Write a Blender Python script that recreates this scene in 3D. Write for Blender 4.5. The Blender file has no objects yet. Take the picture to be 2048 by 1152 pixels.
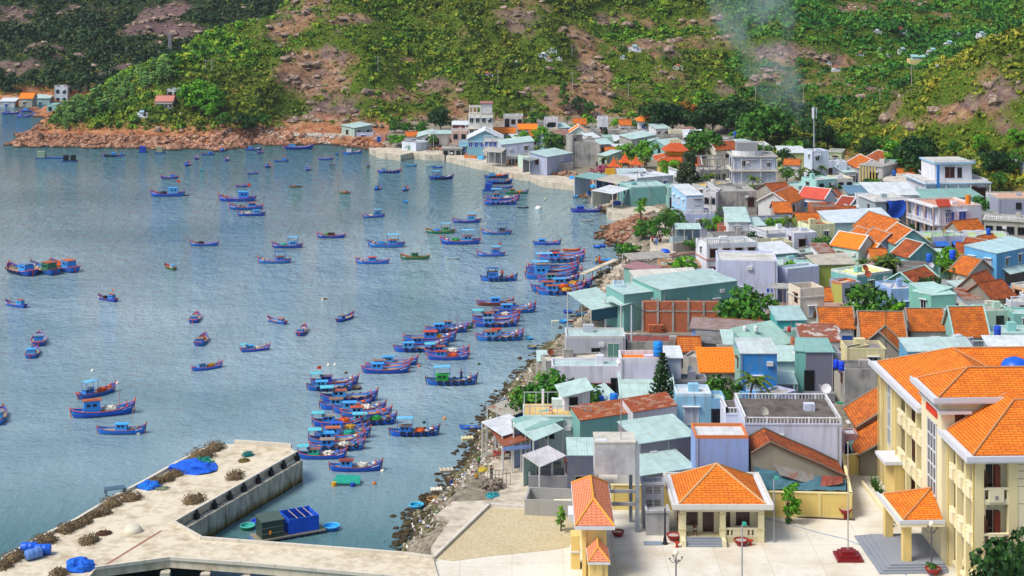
import bpy,math,random
import numpy as np
rnd=random.Random(7)
R=math.radians
S=bpy.context.scene
col=S.collection
# ---------------------------------------------------------------- camera, sky, sun, exposure
F,HY,CAMZ=3300.0,-110.0,63.0          # focal length and horizon row for a 2048 px wide picture, eye height in metres
cam_d=bpy.data.cameras.new("camera");cam=bpy.data.objects.new("camera",cam_d);col.objects.link(cam)
cam.location=(0,0,CAMZ);cam.rotation_euler=(R(90),0,0)
cam_d.sensor_width=36;cam_d.lens=F/2048*36;cam_d.shift_y=-(576-HY)/2048
cam_d.clip_start=1;cam_d.clip_end=6000
S.camera=cam
SUN_EL,SUN_AZ=54,242                    # azimuth of the sun, compass style: 0 = away from the camera, clockwise
w=bpy.data.worlds.new("World");S.world=w;w.use_nodes=True
nt=w.node_tree;bg=nt.nodes['Background']
sky=nt.nodes.new('ShaderNodeTexSky');sky.sky_type='NISHITA';sky.sun_disc=False
sky.sun_elevation=R(SUN_EL);sky.sun_rotation=R(SUN_AZ);sky.dust_density=3.0;sky.air_density=1.0;sky.ozone_density=1.5
nt.links.new(sky.outputs[0],bg.inputs[0]);bg.inputs[1].default_value=0.115
sd=bpy.data.lights.new("sun",'SUN');sun=bpy.data.objects.new("sun",sd);col.objects.link(sun)
sd.energy=2.2;sd.angle=R(20);sd.color=(1.0,0.95,0.87)
sun.rotation_euler=(R(90-SUN_EL),0,R(180-SUN_AZ));sun.location=(0,0,300)
S.view_settings.view_transform='Standard';S.view_settings.look='None';S.view_settings.gamma=1
S.view_settings.exposure=0.5
S.cycles.max_bounces=6;S.cycles.diffuse_bounces=2;S.cycles.glossy_bounces=3
S.cycles.volume_bounces=1;S.cycles.volume_step_rate=4;S.cycles.caustics_reflective=False;S.cycles.caustics_refractive=False
def P(px,py,z=0.0):
 """point at height z that the photograph shows at (px, py)"""
 D=(CAMZ-z)*F/(py-HY)
 return((px-1024)/F*D,D,z)
def D2(px,D,z=0.0):
 return((px-1024)/F*D,D,z)
# ---------------------------------------------------------------- tags
def tag(o,label=None,cat=None,group=None,kind=None):
 if label:o['label']=label
 if cat:o['category']=cat
 if group:o['group']=group
 if kind:o['kind']=kind
 return o
def empty(name,loc,rz=0,label=None,cat=None,group=None):
 o=bpy.data.objects.new(name,None);col.objects.link(o)
 o.empty_display_size=.3
 o.location=loc;o.rotation_euler=(0,0,rz)
 return tag(o,label,cat,group)
def link(name,me,parent=None,loc=None,rz=None):
 o=bpy.data.objects.new(name,me);col.objects.link(o)
 if parent:o.parent=parent
 if loc:o.location=loc
 if rz is not None:o.rotation_euler=(0,0,rz)
 return o
def copy_tree(o,parent=None):
 c=o.copy();col.objects.link(c)
 if parent:c.parent=parent
 for ch in list(o.children):copy_tree(ch,c)
 return c
# ---------------------------------------------------------------- mesh builder
class MB:
 def __init__(s):s.v=[];s.f=[];s.m=[];s.cur=0
 def add(s,vs,fs):
  n=len(s.v);s.v+=[tuple(p)for p in vs]
  s.f+=[tuple(i+n for i in f)for f in fs];s.m+=[s.cur]*len(fs)
  return s
 def box(s,x0,x1,y0,y1,z0,z1):
  if x0>x1:x0,x1=x1,x0
  if y0>y1:y0,y1=y1,y0
  if z0>z1:z0,z1=z1,z0
  return s.add([(x0,y0,z0),(x1,y0,z0),(x1,y1,z0),(x0,y1,z0),(x0,y0,z1),(x1,y0,z1),(x1,y1,z1),(x0,y1,z1)],
    [(0,3,2,1),(4,5,6,7),(0,1,5,4),(1,2,6,5),(2,3,7,6),(3,0,4,7)])
 def rbox(s,cx,cy,z0,z1,lx,ly,a):
  c,n=math.cos(a),math.sin(a);q=[]
  for z in(z0,z1):
   for u,v in((-lx,-ly),(lx,-ly),(lx,ly),(-lx,ly)):
    q.append((cx+(u*c-v*n)/2,cy+(u*n+v*c)/2,z))
  return s.add(q,[(0,3,2,1),(4,5,6,7),(0,1,5,4),(1,2,6,5),(2,3,7,6),(3,0,4,7)])
 def slab(s,pts,t=.12):
  """a thick sheet: pts in order, t downwards"""
  n=len(pts);low=[(x,y,z-t)for x,y,z in pts]
  a=sum(pts[i][0]*pts[(i+1)%n][1]-pts[(i+1)%n][0]*pts[i][1]for i in range(n))
  top=tuple(range(n))if a>0 else tuple(range(n-1,-1,-1))
  bot=tuple(i+n for i in reversed(top))
  sides=[]
  for k in range(n):
   i,j=top[k],top[(k+1)%n]
   sides.append((j,i,i+n,j+n))
  return s.add(list(pts)+low,[top,bot]+sides)
 def poly(s,pts):return s.add(pts,[tuple(range(len(pts)))])
 def bar(s,p,q,r=.05,n=6,r2=None):
  p=np.array(p,float);q=np.array(q,float);d=q-p;L=np.linalg.norm(d)
  if L<1e-6:return s
  d/=L;a=np.cross(d,(0,0,1)if abs(d[2])<.9 else(1,0,0));a/=np.linalg.norm(a);b=np.cross(d,a)
  r2=r if r2 is None else r2;vs=[]
  for c,rr in((p,r),(q,r2)):
   for k in range(n):
    t=2*math.pi*k/n;vs.append(tuple(c+rr*(math.cos(t)*a+math.sin(t)*b)))
  fs=[(k,(k+1)%n,(k+1)%n+n,k+n)for k in range(n)]+[tuple(range(n-1,-1,-1)),tuple(range(n,2*n))]
  return s.add(vs,fs)
 def tube(s,pts,r=.05,n=6):
  for a,b in zip(pts[:-1],pts[1:]):s.bar(a,b,r,n)
  return s
 def lathe(s,prof,n=16,c=(0,0,0),sx=1,sy=1):
  vs=[]
  for r,z in prof:
   for k in range(n):
    t=2*math.pi*k/n;vs.append((c[0]+r*sx*math.cos(t),c[1]+r*sy*math.sin(t),c[2]+z))
  fs=[]
  for i in range(len(prof)-1):
   for k in range(n):
    fs.append((i*n+k,i*n+(k+1)%n,(i+1)*n+(k+1)%n,(i+1)*n+k))
  return s.add(vs,fs)
 def blob(s,c,rx,ry,rz,n=8,m=5,jit=.0):
  vs=[(c[0],c[1],c[2]+rz)]
  for i in range(1,m):
   ph=math.pi*i/m
   for k in range(n):
    t=2*math.pi*k/n;j=1+rnd.uniform(-jit,jit)
    vs.append((c[0]+rx*j*math.sin(ph)*math.cos(t),c[1]+ry*j*math.sin(ph)*math.sin(t),c[2]+rz*j*math.cos(ph)))
  vs.append((c[0],c[1],c[2]-rz));fs=[]
  for k in range(n):fs.append((0,1+k,1+(k+1)%n))
  for i in range(m-2):
   for k in range(n):
    a=1+i*n;fs.append((a+k,a+n+k,a+n+(k+1)%n,a+(k+1)%n))
  l=len(vs)-1;a=1+(m-2)*n
  for k in range(n):fs.append((l,a+(k+1)%n,a+k))
  return s.add(vs,fs)
 def mesh(s,name,mats,smooth=False):
  me=bpy.data.meshes.new(name);me.from_pydata(s.v,[],s.f)
  if not isinstance(mats,(list,tuple)):mats=[mats]
  for m in mats:me.materials.append(m)
  if len(mats)>1:me.polygons.foreach_set('material_index',s.m)
  uvl=me.uv_layers.new(name='UVMap');uv=np.zeros((len(me.loops),2),np.float32)
  V=np.array(s.v,float).reshape(-1,3)
  for p in me.polygons:
   n=p.normal
   ux,uy=-n.y,n.x;L=math.hypot(ux,uy)
   if L<1e-3:ux,uy=1,0
   else:ux/=L;uy/=L
   # v axis = n x u
   vx,vy,vz=-n.z*uy,n.z*ux,n.x*uy-n.y*ux
   for li in p.loop_indices:
    c=V[me.loops[li].vertex_index]
    uv[li]=(c[0]*ux+c[1]*uy,c[0]*vx+c[1]*vy+c[2]*vz)
  uvl.data.foreach_set('uv',uv.ravel())
  if smooth:me.polygons.foreach_set('use_smooth',[True]*len(me.polygons))
  me.update()
  return me
 def build(s,name,mats,parent=None,smooth=False,loc=None,rz=None):
  return link(name,s.mesh(name,mats,smooth),parent,loc,rz)
# ---------------------------------------------------------------- materials
def lin(h):
 h=h.lstrip('#');o=[]
 for i in(0,2,4):
  c=int(h[i:i+2],16)/255;o.append(c/12.92 if c<=.04045 else((c+.055)/1.055)**2.4)
 return o+[1.0]
MC={}
class NT:
 def __init__(s,name):
  s.m=bpy.data.materials.new(name);s.m.use_nodes=True;s.t=s.m.node_tree;s.b=s.t.nodes['Principled BSDF']
 def n(s,kind,**kw):
  x=s.t.nodes.new('ShaderNode'+kind)
  for k,v in kw.items():
   if k.startswith('i_'):x.inputs[k[2:].replace('_',' ')].default_value=v
   else:setattr(x,k,v)
  return x
 def l(s,a,b):s.t.links.new(a,b)
 def noise(s,scale,vec=None,detail=4,rough=.55):
  x=s.n('TexNoise');x.inputs['Scale'].default_value=scale;x.inputs['Detail'].default_value=detail;x.inputs['Roughness'].default_value=rough
  if vec:s.l(vec,x.inputs['Vector'])
  return x.outputs['Fac']
 def coord(s,out='Object',scale=None):
  c=s.n('TexCoord').outputs[out]
  if scale:
   m=s.n('Mapping');m.inputs['Scale'].default_value=scale;s.l(c,m.inputs['Vector']);c=m.outputs[0]
  return c
 def world(s,scale=None):
  c=s.n('NewGeometry').outputs['Position']
  if scale:
   m=s.n('Mapping');m.inputs['Scale'].default_value=scale;s.l(c,m.inputs['Vector']);c=m.outputs[0]
  return c
 def ramp(s,fac,stops,interp='LINEAR'):
  r=s.n('ValToRGB');cr=r.color_ramp;cr.interpolation=interp
  while len(cr.elements)<len(stops):cr.elements.new(.5)
  for e,(p,c)in zip(cr.elements,stops):e.position=p;e.color=c if not isinstance(c,str)else lin(c)
  s.l(fac,r.inputs[0]);return r.outputs[0]
 def mix(s,fac,a,b,mode='MIX'):
  x=s.n('Mix',data_type='RGBA',blend_type=mode)
  for inp,v in((x.inputs[0],fac),(x.inputs[6],a),(x.inputs[7],b)):
   if isinstance(v,str):inp.default_value=lin(v)
   elif isinstance(v,(int,float,list,tuple)):inp.default_value=v
   else:s.l(v,inp)
  return x.outputs[2]
 def bump(s,h,strength=.3,dist=.05):
  b=s.n('Bump');b.inputs['Strength'].default_value=strength;b.inputs['Distance'].default_value=dist
  s.l(h,b.inputs['Height']);s.l(b.outputs[0],s.b.inputs['Normal'])
 def out(s,c,rough=.8,metal=0,spec=.3):
  if isinstance(c,str):s.b.inputs['Base Color'].default_value=lin(c)
  elif isinstance(c,(list,tuple)):s.b.inputs['Base Color'].default_value=c
  else:s.l(c,s.b.inputs['Base Color'])
  s.b.inputs['Roughness'].default_value=rough;s.b.inputs['Metallic'].default_value=metal
  s.b.inputs['Specular IOR Level'].default_value=spec
  return s.m
def cached(f):
 def g(*a):
  k=(f.__name__,)+a
  if k not in MC:MC[k]=f(*a)
  return MC[k]
 return g
GR=(0,0,0,1);WH=(1,1,1,1)
@cached
def wall(c,dirt=.42):
 """painted plaster: slight patches, rain streaks, grime"""
 t=NT('painted_wall');w3=t.world()
 st=t.noise(1.0,t.world((1.6,1.6,.16)),3)
 pa=t.noise(.35,w3,5,.65);fine=t.noise(4.0,w3,3)
 base=t.mix(t.ramp(pa,[(.35,GR),(.7,WH)]),c,lin(c)[:3]+[1])
 k=t.ramp(st,[(.52,GR),(.75,WH)]);k2=t.ramp(pa,[(.5,GR),(.72,WH)])
 f1=t.n('Math',operation='MULTIPLY');t.l(k,f1.inputs[0]);f1.inputs[1].default_value=dirt
 c1=t.mix(f1.outputs[0],c,'#77746b')
 f2=t.n('Math',operation='MULTIPLY');t.l(k2,f2.inputs[0]);f2.inputs[1].default_value=dirt*.6
 c2=t.mix(f2.outputs[0],c1,'#9b968a')
 t.bump(fine,.15,.02)
 return t.out(c2,.85)
@cached
def conc(c='#a8a6a0',d='#5f5f60'):
 t=NT('bare_concrete');w3=t.world()
 a=t.noise(.5,w3,6,.65);st=t.noise(1.0,t.world((1.3,1.3,.25)),4)
 s2=t.mix(.35,a,st)
 cc=t.ramp(s2,[(.3,d),(.55,c),(.7,c)]);t.bump(t.noise(5,w3,3),.2,.02)
 return t.out(cc,.9)
@cached
def tile(c='#e8761c',d='#a8461a',moss=.0,row=.34):
 """clay roof tiles laid in rows, from the unwrapped roof plane"""
 t=NT('clay_roof_tiles');uv=t.coord('UV')
 b=t.n('TexBrick');b.offset=.5;b.squash=1
 t.l(uv,b.inputs['Vector']);b.inputs['Scale'].default_value=1
 b.inputs['Color1'].default_value=lin(c);b.inputs['Color2'].default_value=lin(d)
 b.inputs['Mortar'].default_value=lin('#8a3a14');b.inputs['Mortar Size'].default_value=.03
 b.inputs['Brick Width'].default_value=.9;b.inputs['Row Height'].default_value=row;b.inputs['Bias'].default_value=-.45
 n1=t.noise(.8,t.world(),5,.7)
 cc=t.mix(t.ramp(n1,[(.5-moss*.35,GR),(.72,(moss,moss,moss,1))]),b.outputs['Color'],'#46291c')
 n2=t.noise(6,t.world(),2)
 cc=t.mix(t.ramp(n2,[(.62,GR),(.7,(moss*.9,moss*.9,moss*.9,1))]),cc,'#f09a3a')
 wv=t.n('TexWave',wave_type='BANDS',bands_direction='Y');t.l(uv,wv.inputs['Vector']);wv.inputs['Scale'].default_value=.5/row*.637*.5*1.0
 sub=t.n('Math',operation='ADD');t.l(b.outputs['Fac'],sub.inputs[0]);t.l(n2,sub.inputs[1])
 t.bump(sub.outputs[0],-.5,.05)
 return t.out(cc,.75)
@cached
def metal(c='#bcd8d2',rust=.12):
 """corrugated sheet: ribs down the slope, faded and stained"""
 t=NT('corrugated_sheet');uv=t.coord('UV')
 wv=t.n('TexWave',wave_type='BANDS',bands_direction='X');t.l(uv,wv.inputs['Vector']);wv.inputs['Scale'].default_value=1.1
 sh=t.n('TexBrick');t.l(uv,sh.inputs['Vector']);sh.offset=0;sh.inputs['Scale'].default_value=1
 sh.inputs['Brick Width'].default_value=1.1;sh.inputs['Row Height'].default_value=2.7;sh.inputs['Mortar Size'].default_value=.02
 sh.inputs['Color1'].default_value=lin(c);l2=[x*.82 for x in lin(c)[:3]]+[1]
 sh.inputs['Color2'].default_value=l2;sh.inputs['Mortar'].default_value=[x*.6 for x in lin(c)[:3]]+[1]
 n1=t.noise(.6,t.world(),6,.7)
 e=.68-rust*.4
 cc=t.mix(t.ramp(n1,[(e,GR),(e+.07,(min(1,rust*2.5),)*3+(1,))]),sh.outputs['Color'],'#8a4a2c')
 cc=t.mix(t.ramp(t.noise(.9,t.world((1,1,1)),4),[(.45,GR),(.75,(.4,.4,.4,1))]),cc,'#7d8380')
 t.bump(wv.outputs['Fac'],.35,.05)
 return t.out(cc,.5,0,.4)
@cached
def brick(c='#c05a28'):
 t=NT('brickwork');b=t.n('TexBrick');t.l(t.coord('UV'),b.inputs['Vector']);b.inputs['Scale'].default_value=1
 b.inputs['Color1'].default_value=lin(c);b.inputs['Color2'].default_value=lin('#a4481f');b.inputs['Mortar'].default_value=lin('#b08a70')
 b.inputs['Brick Width'].default_value=.3;b.inputs['Row Height'].default_value=.16;b.inputs['Mortar Size'].default_value=.015
 cc=t.mix(t.ramp(t.noise(.7,t.world(),5),[(.45,GR),(.75,(.45,.45,.45,1))]),b.outputs['Color'],'#8c6a58')
 return t.out(cc,.9)
@cached
def paint(c,rough=.45,var=.35):
 """brushed enamel on wood or metal, with wear"""
 t=NT('paint');n1=t.noise(2.2,t.coord('Object'),5,.6)
 d=[x*.6 for x in lin(c)[:3]]+[1]
 cc=t.mix(t.ramp(n1,[(.45,GR),(.8,(var,)*3+(1,))]),c,d)
 return t.out(cc,rough,0,.4)
@cached
def plain(c,rough=.7,metalness=0.0):
 t=NT('plain');n1=t.noise(3,t.coord('Object'),3)
 cc=t.mix(t.ramp(n1,[(.4,GR),(.8,(.3,.3,.3,1))]),c,[x*.75 for x in lin(c)[:3]]+[1])
 return t.out(cc,rough,metalness)
@cached
def hull_paint(c):
 """hull: paint with waterline scum and plank streaks"""
 t=NT('hull_paint');oc=t.coord('Object')
 sep=t.n('SeparateXYZ');t.l(oc,sep.inputs[0])
 n1=t.noise(1.5,t.coord('Object',(1,1,4)),4,.6)
 cc=t.mix(t.ramp(n1,[(.48,GR),(.72,(.5,)*3+(1,))]),c,'#5f8fb8' if c!='#1f6a34' else '#5c7a4a')
 ad=t.n('Math',operation='MULTIPLY_ADD');t.l(n1,ad.inputs[0]);ad.inputs[1].default_value=.12;t.l(sep.outputs[2],ad.inputs[2])
 wl=t.ramp(ad.outputs[0],[(.07,WH),(.1,GR)])
 cc=t.mix(wl,cc,'#4a1c1a')
 return t.out(cc,.42,0,.4)
@cached
def glass(c='#20262c'):
 t=NT('window_glass');return t.out(c,.15,0,.6)
@cached
def cloth(c):
 t=NT('cloth');n1=t.noise(1.5,t.coord('Object'),4)
 cc=t.mix(t.ramp(n1,[(.4,GR),(.7,(.5,)*3+(1,))]),c,[x*.6 for x in lin(c)[:3]]+[1]);t.bump(t.noise(3,t.coord('Object'),4),.6,.15)
 return t.out(cc,.9)
@cached
def leafmat(c1,c2,c3,sc=.5):
 t=NT('foliage');n1=t.noise(sc,t.world(),3);n2=t.noise(sc*7,t.world(),2)
 cc=t.mix(.45,n1,n2);cc=t.ramp(cc,[(.36,c1),(.5,c2),(.64,c3)])
 t.out(cc,.6,0,.25)
 return t.m
@cached
def bark(c='#6b5a48'):
 t=NT('bark');n1=t.noise(2,t.coord('Object',(3,3,.6)),4)
 return t.out(t.ramp(n1,[(.35,[x*.5 for x in lin(c)[:3]]+[1]),(.7,c)]),.95)
@cached
def rockmat(c='#b58a66',d='#5a4438'):
 t=NT('rock');n1=t.noise(.7,t.world(),6,.7)
 sep=t.n('SeparateXYZ');t.l(t.world(),sep.inputs[0])
 cc=t.ramp(n1,[(.35,d),(.55,c),(.72,'#cdbfae')])
 wl=t.ramp(sep.outputs[2],[(.15,WH),(.6,GR)])
 cc=t.mix(wl,cc,'#3c3220');t.bump(t.noise(2.5,t.world(),4),.5,.15)
 return t.out(cc,.9)
# ---------------------------------------------------------------- noise in numpy
def _hash(ix,iy,s):
 n=(ix.astype(np.int64)*374761393+iy.astype(np.int64)*668265263+s*1442695041)&0x7fffffff
 n=(n^(n>>13))*1274126177&0x7fffffff
 return((n^(n>>16))&0xffff)/65535.0
def vnoise(x,y,s=0):
 ix=np.floor(x);iy=np.floor(y);fx=x-ix;fy=y-iy
 fx=fx*fx*(3-2*fx);fy=fy*fy*(3-2*fy)
 a=_hash(ix,iy,s);b=_hash(ix+1,iy,s);c=_hash(ix,iy+1,s);d=_hash(ix+1,iy+1,s)
 return(a*(1-fx)+b*fx)*(1-fy)+(c*(1-fx)+d*fx)*fy
def fbm(x,y,o=4,s=0,g=.5):
 r=0;a=1;tot=0
 for k in range(o):r=r+a*vnoise(x*2**k,y*2**k,s+k);tot+=a;a*=g
 return r/tot
# ---------------------------------------------------------------- terrain: shore, town flat, hills
SHORE=[(-700,1500),(700,1400),(806,1150),(806,1112),(826,1075),(836,1042),(850,1012),(880,988),(905,962),(938,938),(950,905),(955,880),(972,845),(1005,805),
 (1035,765),(1065,738),(1082,705),(1108,692),(1128,682),(1148,652),(1175,642),(1192,602),(1202,575),(1212,555),(1245,530),(1262,508),
 (1240,492),(1208,482),(1212,468),(1222,455),(1248,452),(1258,442),(1300,438),(1285,428),(1215,424),(1212,404),(1178,395),(1180,378),(1160,370),(1085,362),(1070,352),
 (1030,345),(1000,340),(985,332),(950,327),(900,318),(850,313),(826,306),(800,308),(760,305),(745,298),(690,291),(640,290),(560,290),
 (500,286),(480,296),(440,299),(400,297),(320,297),(240,296),(150,294),(80,292),(38,289),(55,280),(60,272),(75,262),(95,254),(80,246),(110,240),(70,236)]
shore_w=[P(x,y)[:2]for x,y in SHORE]
shore_w+=[D2(60,660)[:2],D2(140,655)[:2],P(120,222)[:2],P(60,216)[:2],P(0,214)[:2],P(-300,214)[:2],(-900,700),(-900,2600),(1600,2600),(1600,60),(-60,60)]
shore_w=shore_w[2:]
shore_w[-1]=(P(806,1150)[0]+1,60.0)
SP=np.array(shore_w)
def sdf(x,y):
 """signed distance to the waterline, positive on land"""
 x=np.asarray(x,float);y=np.asarray(y,float)
 d2=np.full(x.shape,1e18);ins=np.zeros(x.shape,bool)
 n=len(SP)
 for i in range(n):
  ax,ay=SP[i];bx,by=SP[(i+1)%n]
  ex,ey=bx-ax,by-ay;wx,wy=x-ax,y-ay
  t=np.clip((wx*ex+wy*ey)/(ex*ex+ey*ey+1e-9),0,1)
  dx,dy=wx-ex*t,wy-ey*t;d2=np.minimum(d2,dx*dx+dy*dy)
  c=((ay>y)!=(by>y))&(x<(bx-ax)*(y-ay)/((by-ay)if by!=ay else 1e-9)+ax)
  ins^=c
 d=np.sqrt(d2);return np.where(ins,d,-d)
CP=[]
def cpt(px,py,z):CP.append(P(px,py,z))
def colm(px,foot,z0,s,pys):
 D0=(CAMZ-z0)*F/(foot-HY);CP.append(D2(px,D0,z0))
 for py in pys:
  a=(py-HY)/F;D=(CAMZ-z0+s*D0)/(s+a);CP.append(D2(px,D,CAMZ-a*D))
def back(px,D,z):CP.append(D2(px,D,z))
for px,py in[(870,1110),(1500,1100),(2048,1150),(1000,900),(1300,800),(1700,800),(2048,700),(1150,650),(1500,600),(1900,600)]:cpt(px,py,3)
for px,py in[(2048,500),(1300,450),(1600,450),(1850,430),(1230,380),(1400,350),(1550,350),(950,300),(1100,320),(820,290),(1300,310),(2300,560)]:cpt(px,py,2.3)
colm(20,289,0,.2,[278,262]);back(20,560,-3)
colm(60,288,0,.25,[270,250]);back(70,585,-2)
colm(130,292,0,.3,[270,245,225]);back(130,590,2);back(120,625,-2)
colm(200,294,0,.3,[270,230,200]);back(200,625,3)
colm(330,297,0,.32,[260,220,175,137]);back(330,640,5)
colm(450,298,0,.33,[260,200,140,100,64]);back(450,685,14)
colm(570,288,0,.35,[250,200,150,100,50,4]);back(570,735,24)
for px in(-250,-100,0,100):colm(px,213,.5,.25,[190,150,100,50,0,-50])
for px in(200,330,450):colm(px,213,.5,.25,[100,50,0,-50])
colm(700,270,2,.38,[240,200,150,100,50,0,-40])
colm(850,256,2.2,.4,[230,200,150,100,50,0,-40])
colm(1000,250,2.8,.38,[230,190,150,100,50,0,-40])
colm(1150,240,3.5,.36,[200,160,110,60])
colm(1150,240,3.5,.31,[20,-30])
colm(1300,235,4,.33,[200,160,110])
colm(1300,235,4,.27,[60,0,-40])
colm(1450,250,4,.22,[200,150,100,50,0,-40])
colm(1600,270,4,.18,[220,170,120,60,0,-40])
colm(1750,330,4.5,.4,[300,260,207]);back(1750,525,9)
colm(1750,270,4,.17,[165,130,90,40,0])
colm(1900,375,4.2,.45,[320,250,180,142]);back(1900,530,14)
colm(1900,270,4,.17,[120,80,40,0])
colm(2048,402,4.2,.48,[340,260,180,110,64]);back(2048,540,20)
colm(2048,270,4,.17,[30,0])
colm(2350,430,4.2,.5,[340,200,100,0,-40])
for px in(-600,-200,200,600,1000,1400,1800,2200,2600):back(px,1150,95)
CPA=np.array(CP,float);_sc=300.0
def _U(r2):return np.where(r2>0,.5*r2*np.log(r2+1e-12),0)
_X=CPA[:,:2]/_sc
_K=_U(((_X[:,None]-_X[None])**2).sum(-1))+np.eye(len(_X))*2e-4
_Pm=np.hstack([np.ones((len(_X),1)),_X]);_n=len(_X)
_A=np.zeros((_n+3,_n+3));_A[:_n,:_n]=_K;_A[:_n,_n:]=_Pm;_A[_n:,:_n]=_Pm.T
_W=np.linalg.solve(_A,np.concatenate([CPA[:,2],[0,0,0]]))
def tps(x,y):
 x=np.asarray(x,float)/_sc;y=np.asarray(y,float)/_sc
 r=_W[_n]+_W[_n+1]*x+_W[_n+2]*y
 for i in range(_n):r=r+_W[i]*_U((x-_X[i,0])**2+(y-_X[i,1])**2)
 return r
def sstep(a,b,v):t=np.clip((v-a)/(b-a),0,1);return t*t*(3-2*t)
def ground(x,y,fine=True):
 x=np.asarray(x,float);y=np.asarray(y,float)
 base=3-.7*sstep(230,330,y)
 ex=np.maximum(0,tps(x,y)-base-.35)
 hill=sstep(1.5,9,ex)
 z=base+ex
 if fine:
  z=z+hill*((fbm(x/55,y/55,4,3)-.5)*17+(fbm(x/14,y/14,4,11)-.5)*4.5)
  rid=1-np.abs(fbm(x/34+9,y/34,3,23)*2-1)          # gullies and spurs
  z=z+hill*(rid-.75)*10
  z=np.maximum(z,base+ex*.35)
 s=sdf(x,y)
 rocky=sstep(430,500,y)*(1-sstep(-70,-40,x))
 wdt=3.5+1.5*fbm(x/7,y/7,3,5)+rocky*3
 s2=s+(fbm(x/5,y/5,3,8)-.5)*3.2*(1+rocky*2)
 return np.where(s2>0,z*sstep(0,1,s2/wdt)**.8+.02,np.maximum(-4,s2*.5))
def gz(x,y):return float(ground(np.array([x]),np.array([y]))[0])
def pix(x,y,z):return 1024+F*x/y,HY+F*(CAMZ-z)/y
# how bare the ground is, as real patches on the slopes: (px, py, rx, ry, amount)
BARE=[(620,150,60,38,.75),(660,230,70,30,.7),(590,262,90,24,.9),(520,60,60,22,.3),(800,255,140,14,.6),(930,60,60,26,.35),(1190,180,28,60,1.1),(1120,190,60,22,.5),
 (1240,45,90,40,.6),(1290,100,60,22,.5),(1420,60,70,26,.5),(1400,95,90,20,.5),(1560,110,60,26,.75),(1700,185,110,20,.55),(1720,15,50,18,.9),(300,50,80,30,.6),
 (330,20,120,14,.5),(150,95,90,16,.5),(60,130,60,14,.5),(40,40,60,26,.4),(1990,150,60,60,.6),(1880,225,60,26,.6),(1810,250,40,20,.8),(2010,250,40,30,.3),(300,280,250,20,.9),(100,275,70,16,.9),
 (1150,215,60,12,.6),(950,120,26,12,.7),(700,40,40,16,.5),(1010,200,40,14,.5),(820,120,16,6,.7),(430,290,60,12,.9),(660,110,40,24,.4),(1830,150,30,10,.3),(760,190,60,16,.4)]
LUSH=[(760,90,110,40,.35),(900,130,110,30,.35),(1020,100,90,40,.4),(420,230,60,20,.3),(240,200,110,30,.5),(1440,215,120,25,.6),(1900,60,120,35,.35),(1750,270,120,30,.3),(1950,330,80,40,.4),(100,180,120,20,.4),(200,60,100,20,.2)]
def veg(x,y,z):
 px,py=pix(x,y,z)
 v=.78+(fbm(x/26,y/26,4,31)-.5)*1.6+(fbm(x/7,y/7,3,37)-.5)*.9
 for bx,by,rx,ry,a in BARE:v=v-a*1.0*np.exp(-((px-bx)/rx)**2-((py-by)/ry)**2)
 for bx,by,rx,ry,a in LUSH:v=v+a*np.exp(-((px-bx)/rx)**2-((py-by)/ry)**2)
 return np.clip(v,0,1.3)
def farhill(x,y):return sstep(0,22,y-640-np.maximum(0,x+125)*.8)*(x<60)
def grid_mesh():
 ang=np.concatenate([np.linspace(-.62,-.335,24)[:-1],np.linspace(-.335,.335,560),np.linspace(.335,.62,24)[1:]])
 Ds=[120.0]
 while Ds[-1]<1400:
  d=Ds[-1]
  Ds.append(d+(.7 if d<250 else .9 if d<420 else 1.1 if d<700 else 2.5 if d<900 else 12))
 Ds=np.array(Ds);A,B=np.meshgrid(ang,Ds);X=A*B;Y=B
 Z=ground(X,Y);V=veg(X,Y,Z)
 s=sdf(X,Y)
 nv,nu=X.shape
 me=bpy.data.meshes.new('ground')
 co=np.stack([X,Y,Z],-1).reshape(-1,3).astype(np.float32)
 i=np.arange(nu-1)[None]+(np.arange(nv-1)*nu)[:,None]
 q=np.stack([i,i+1,i+1+nu,i+nu],-1).reshape(-1,4)
 zc=Z.reshape(-1)[q].max(1);q=q[zc>-3.9]
 me.vertices.add(len(co));me.vertices.foreach_set('co',co.ravel())
 me.loops.add(q.size);me.loops.foreach_set('vertex_index',q.ravel().astype(np.int32))
 me.polygons.add(len(q));me.polygons.foreach_set('loop_start',(np.arange(len(q))*4).astype(np.int32))
 me.polygons.foreach_set('use_smooth',np.ones(len(q),bool))
 at=me.attributes.new('veg','FLOAT','POINT');at.data.foreach_set('value',V.ravel().astype(np.float32))
 hl=sstep(.6,4,Z-(3-.7*sstep(230,330,Y)))
 hl=np.maximum(hl,((X<-40)&(Y>470))*1.0)
 at=me.attributes.new('hill','FLOAT','POINT');at.data.foreach_set('value',hl.ravel().astype(np.float32))
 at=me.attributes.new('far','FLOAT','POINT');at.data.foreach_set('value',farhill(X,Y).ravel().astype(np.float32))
 at=me.attributes.new('shore','FLOAT','POINT');at.data.foreach_set('value',s.ravel().astype(np.float32))
 me.update(calc_edges=True);me.validate()
 return me
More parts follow.
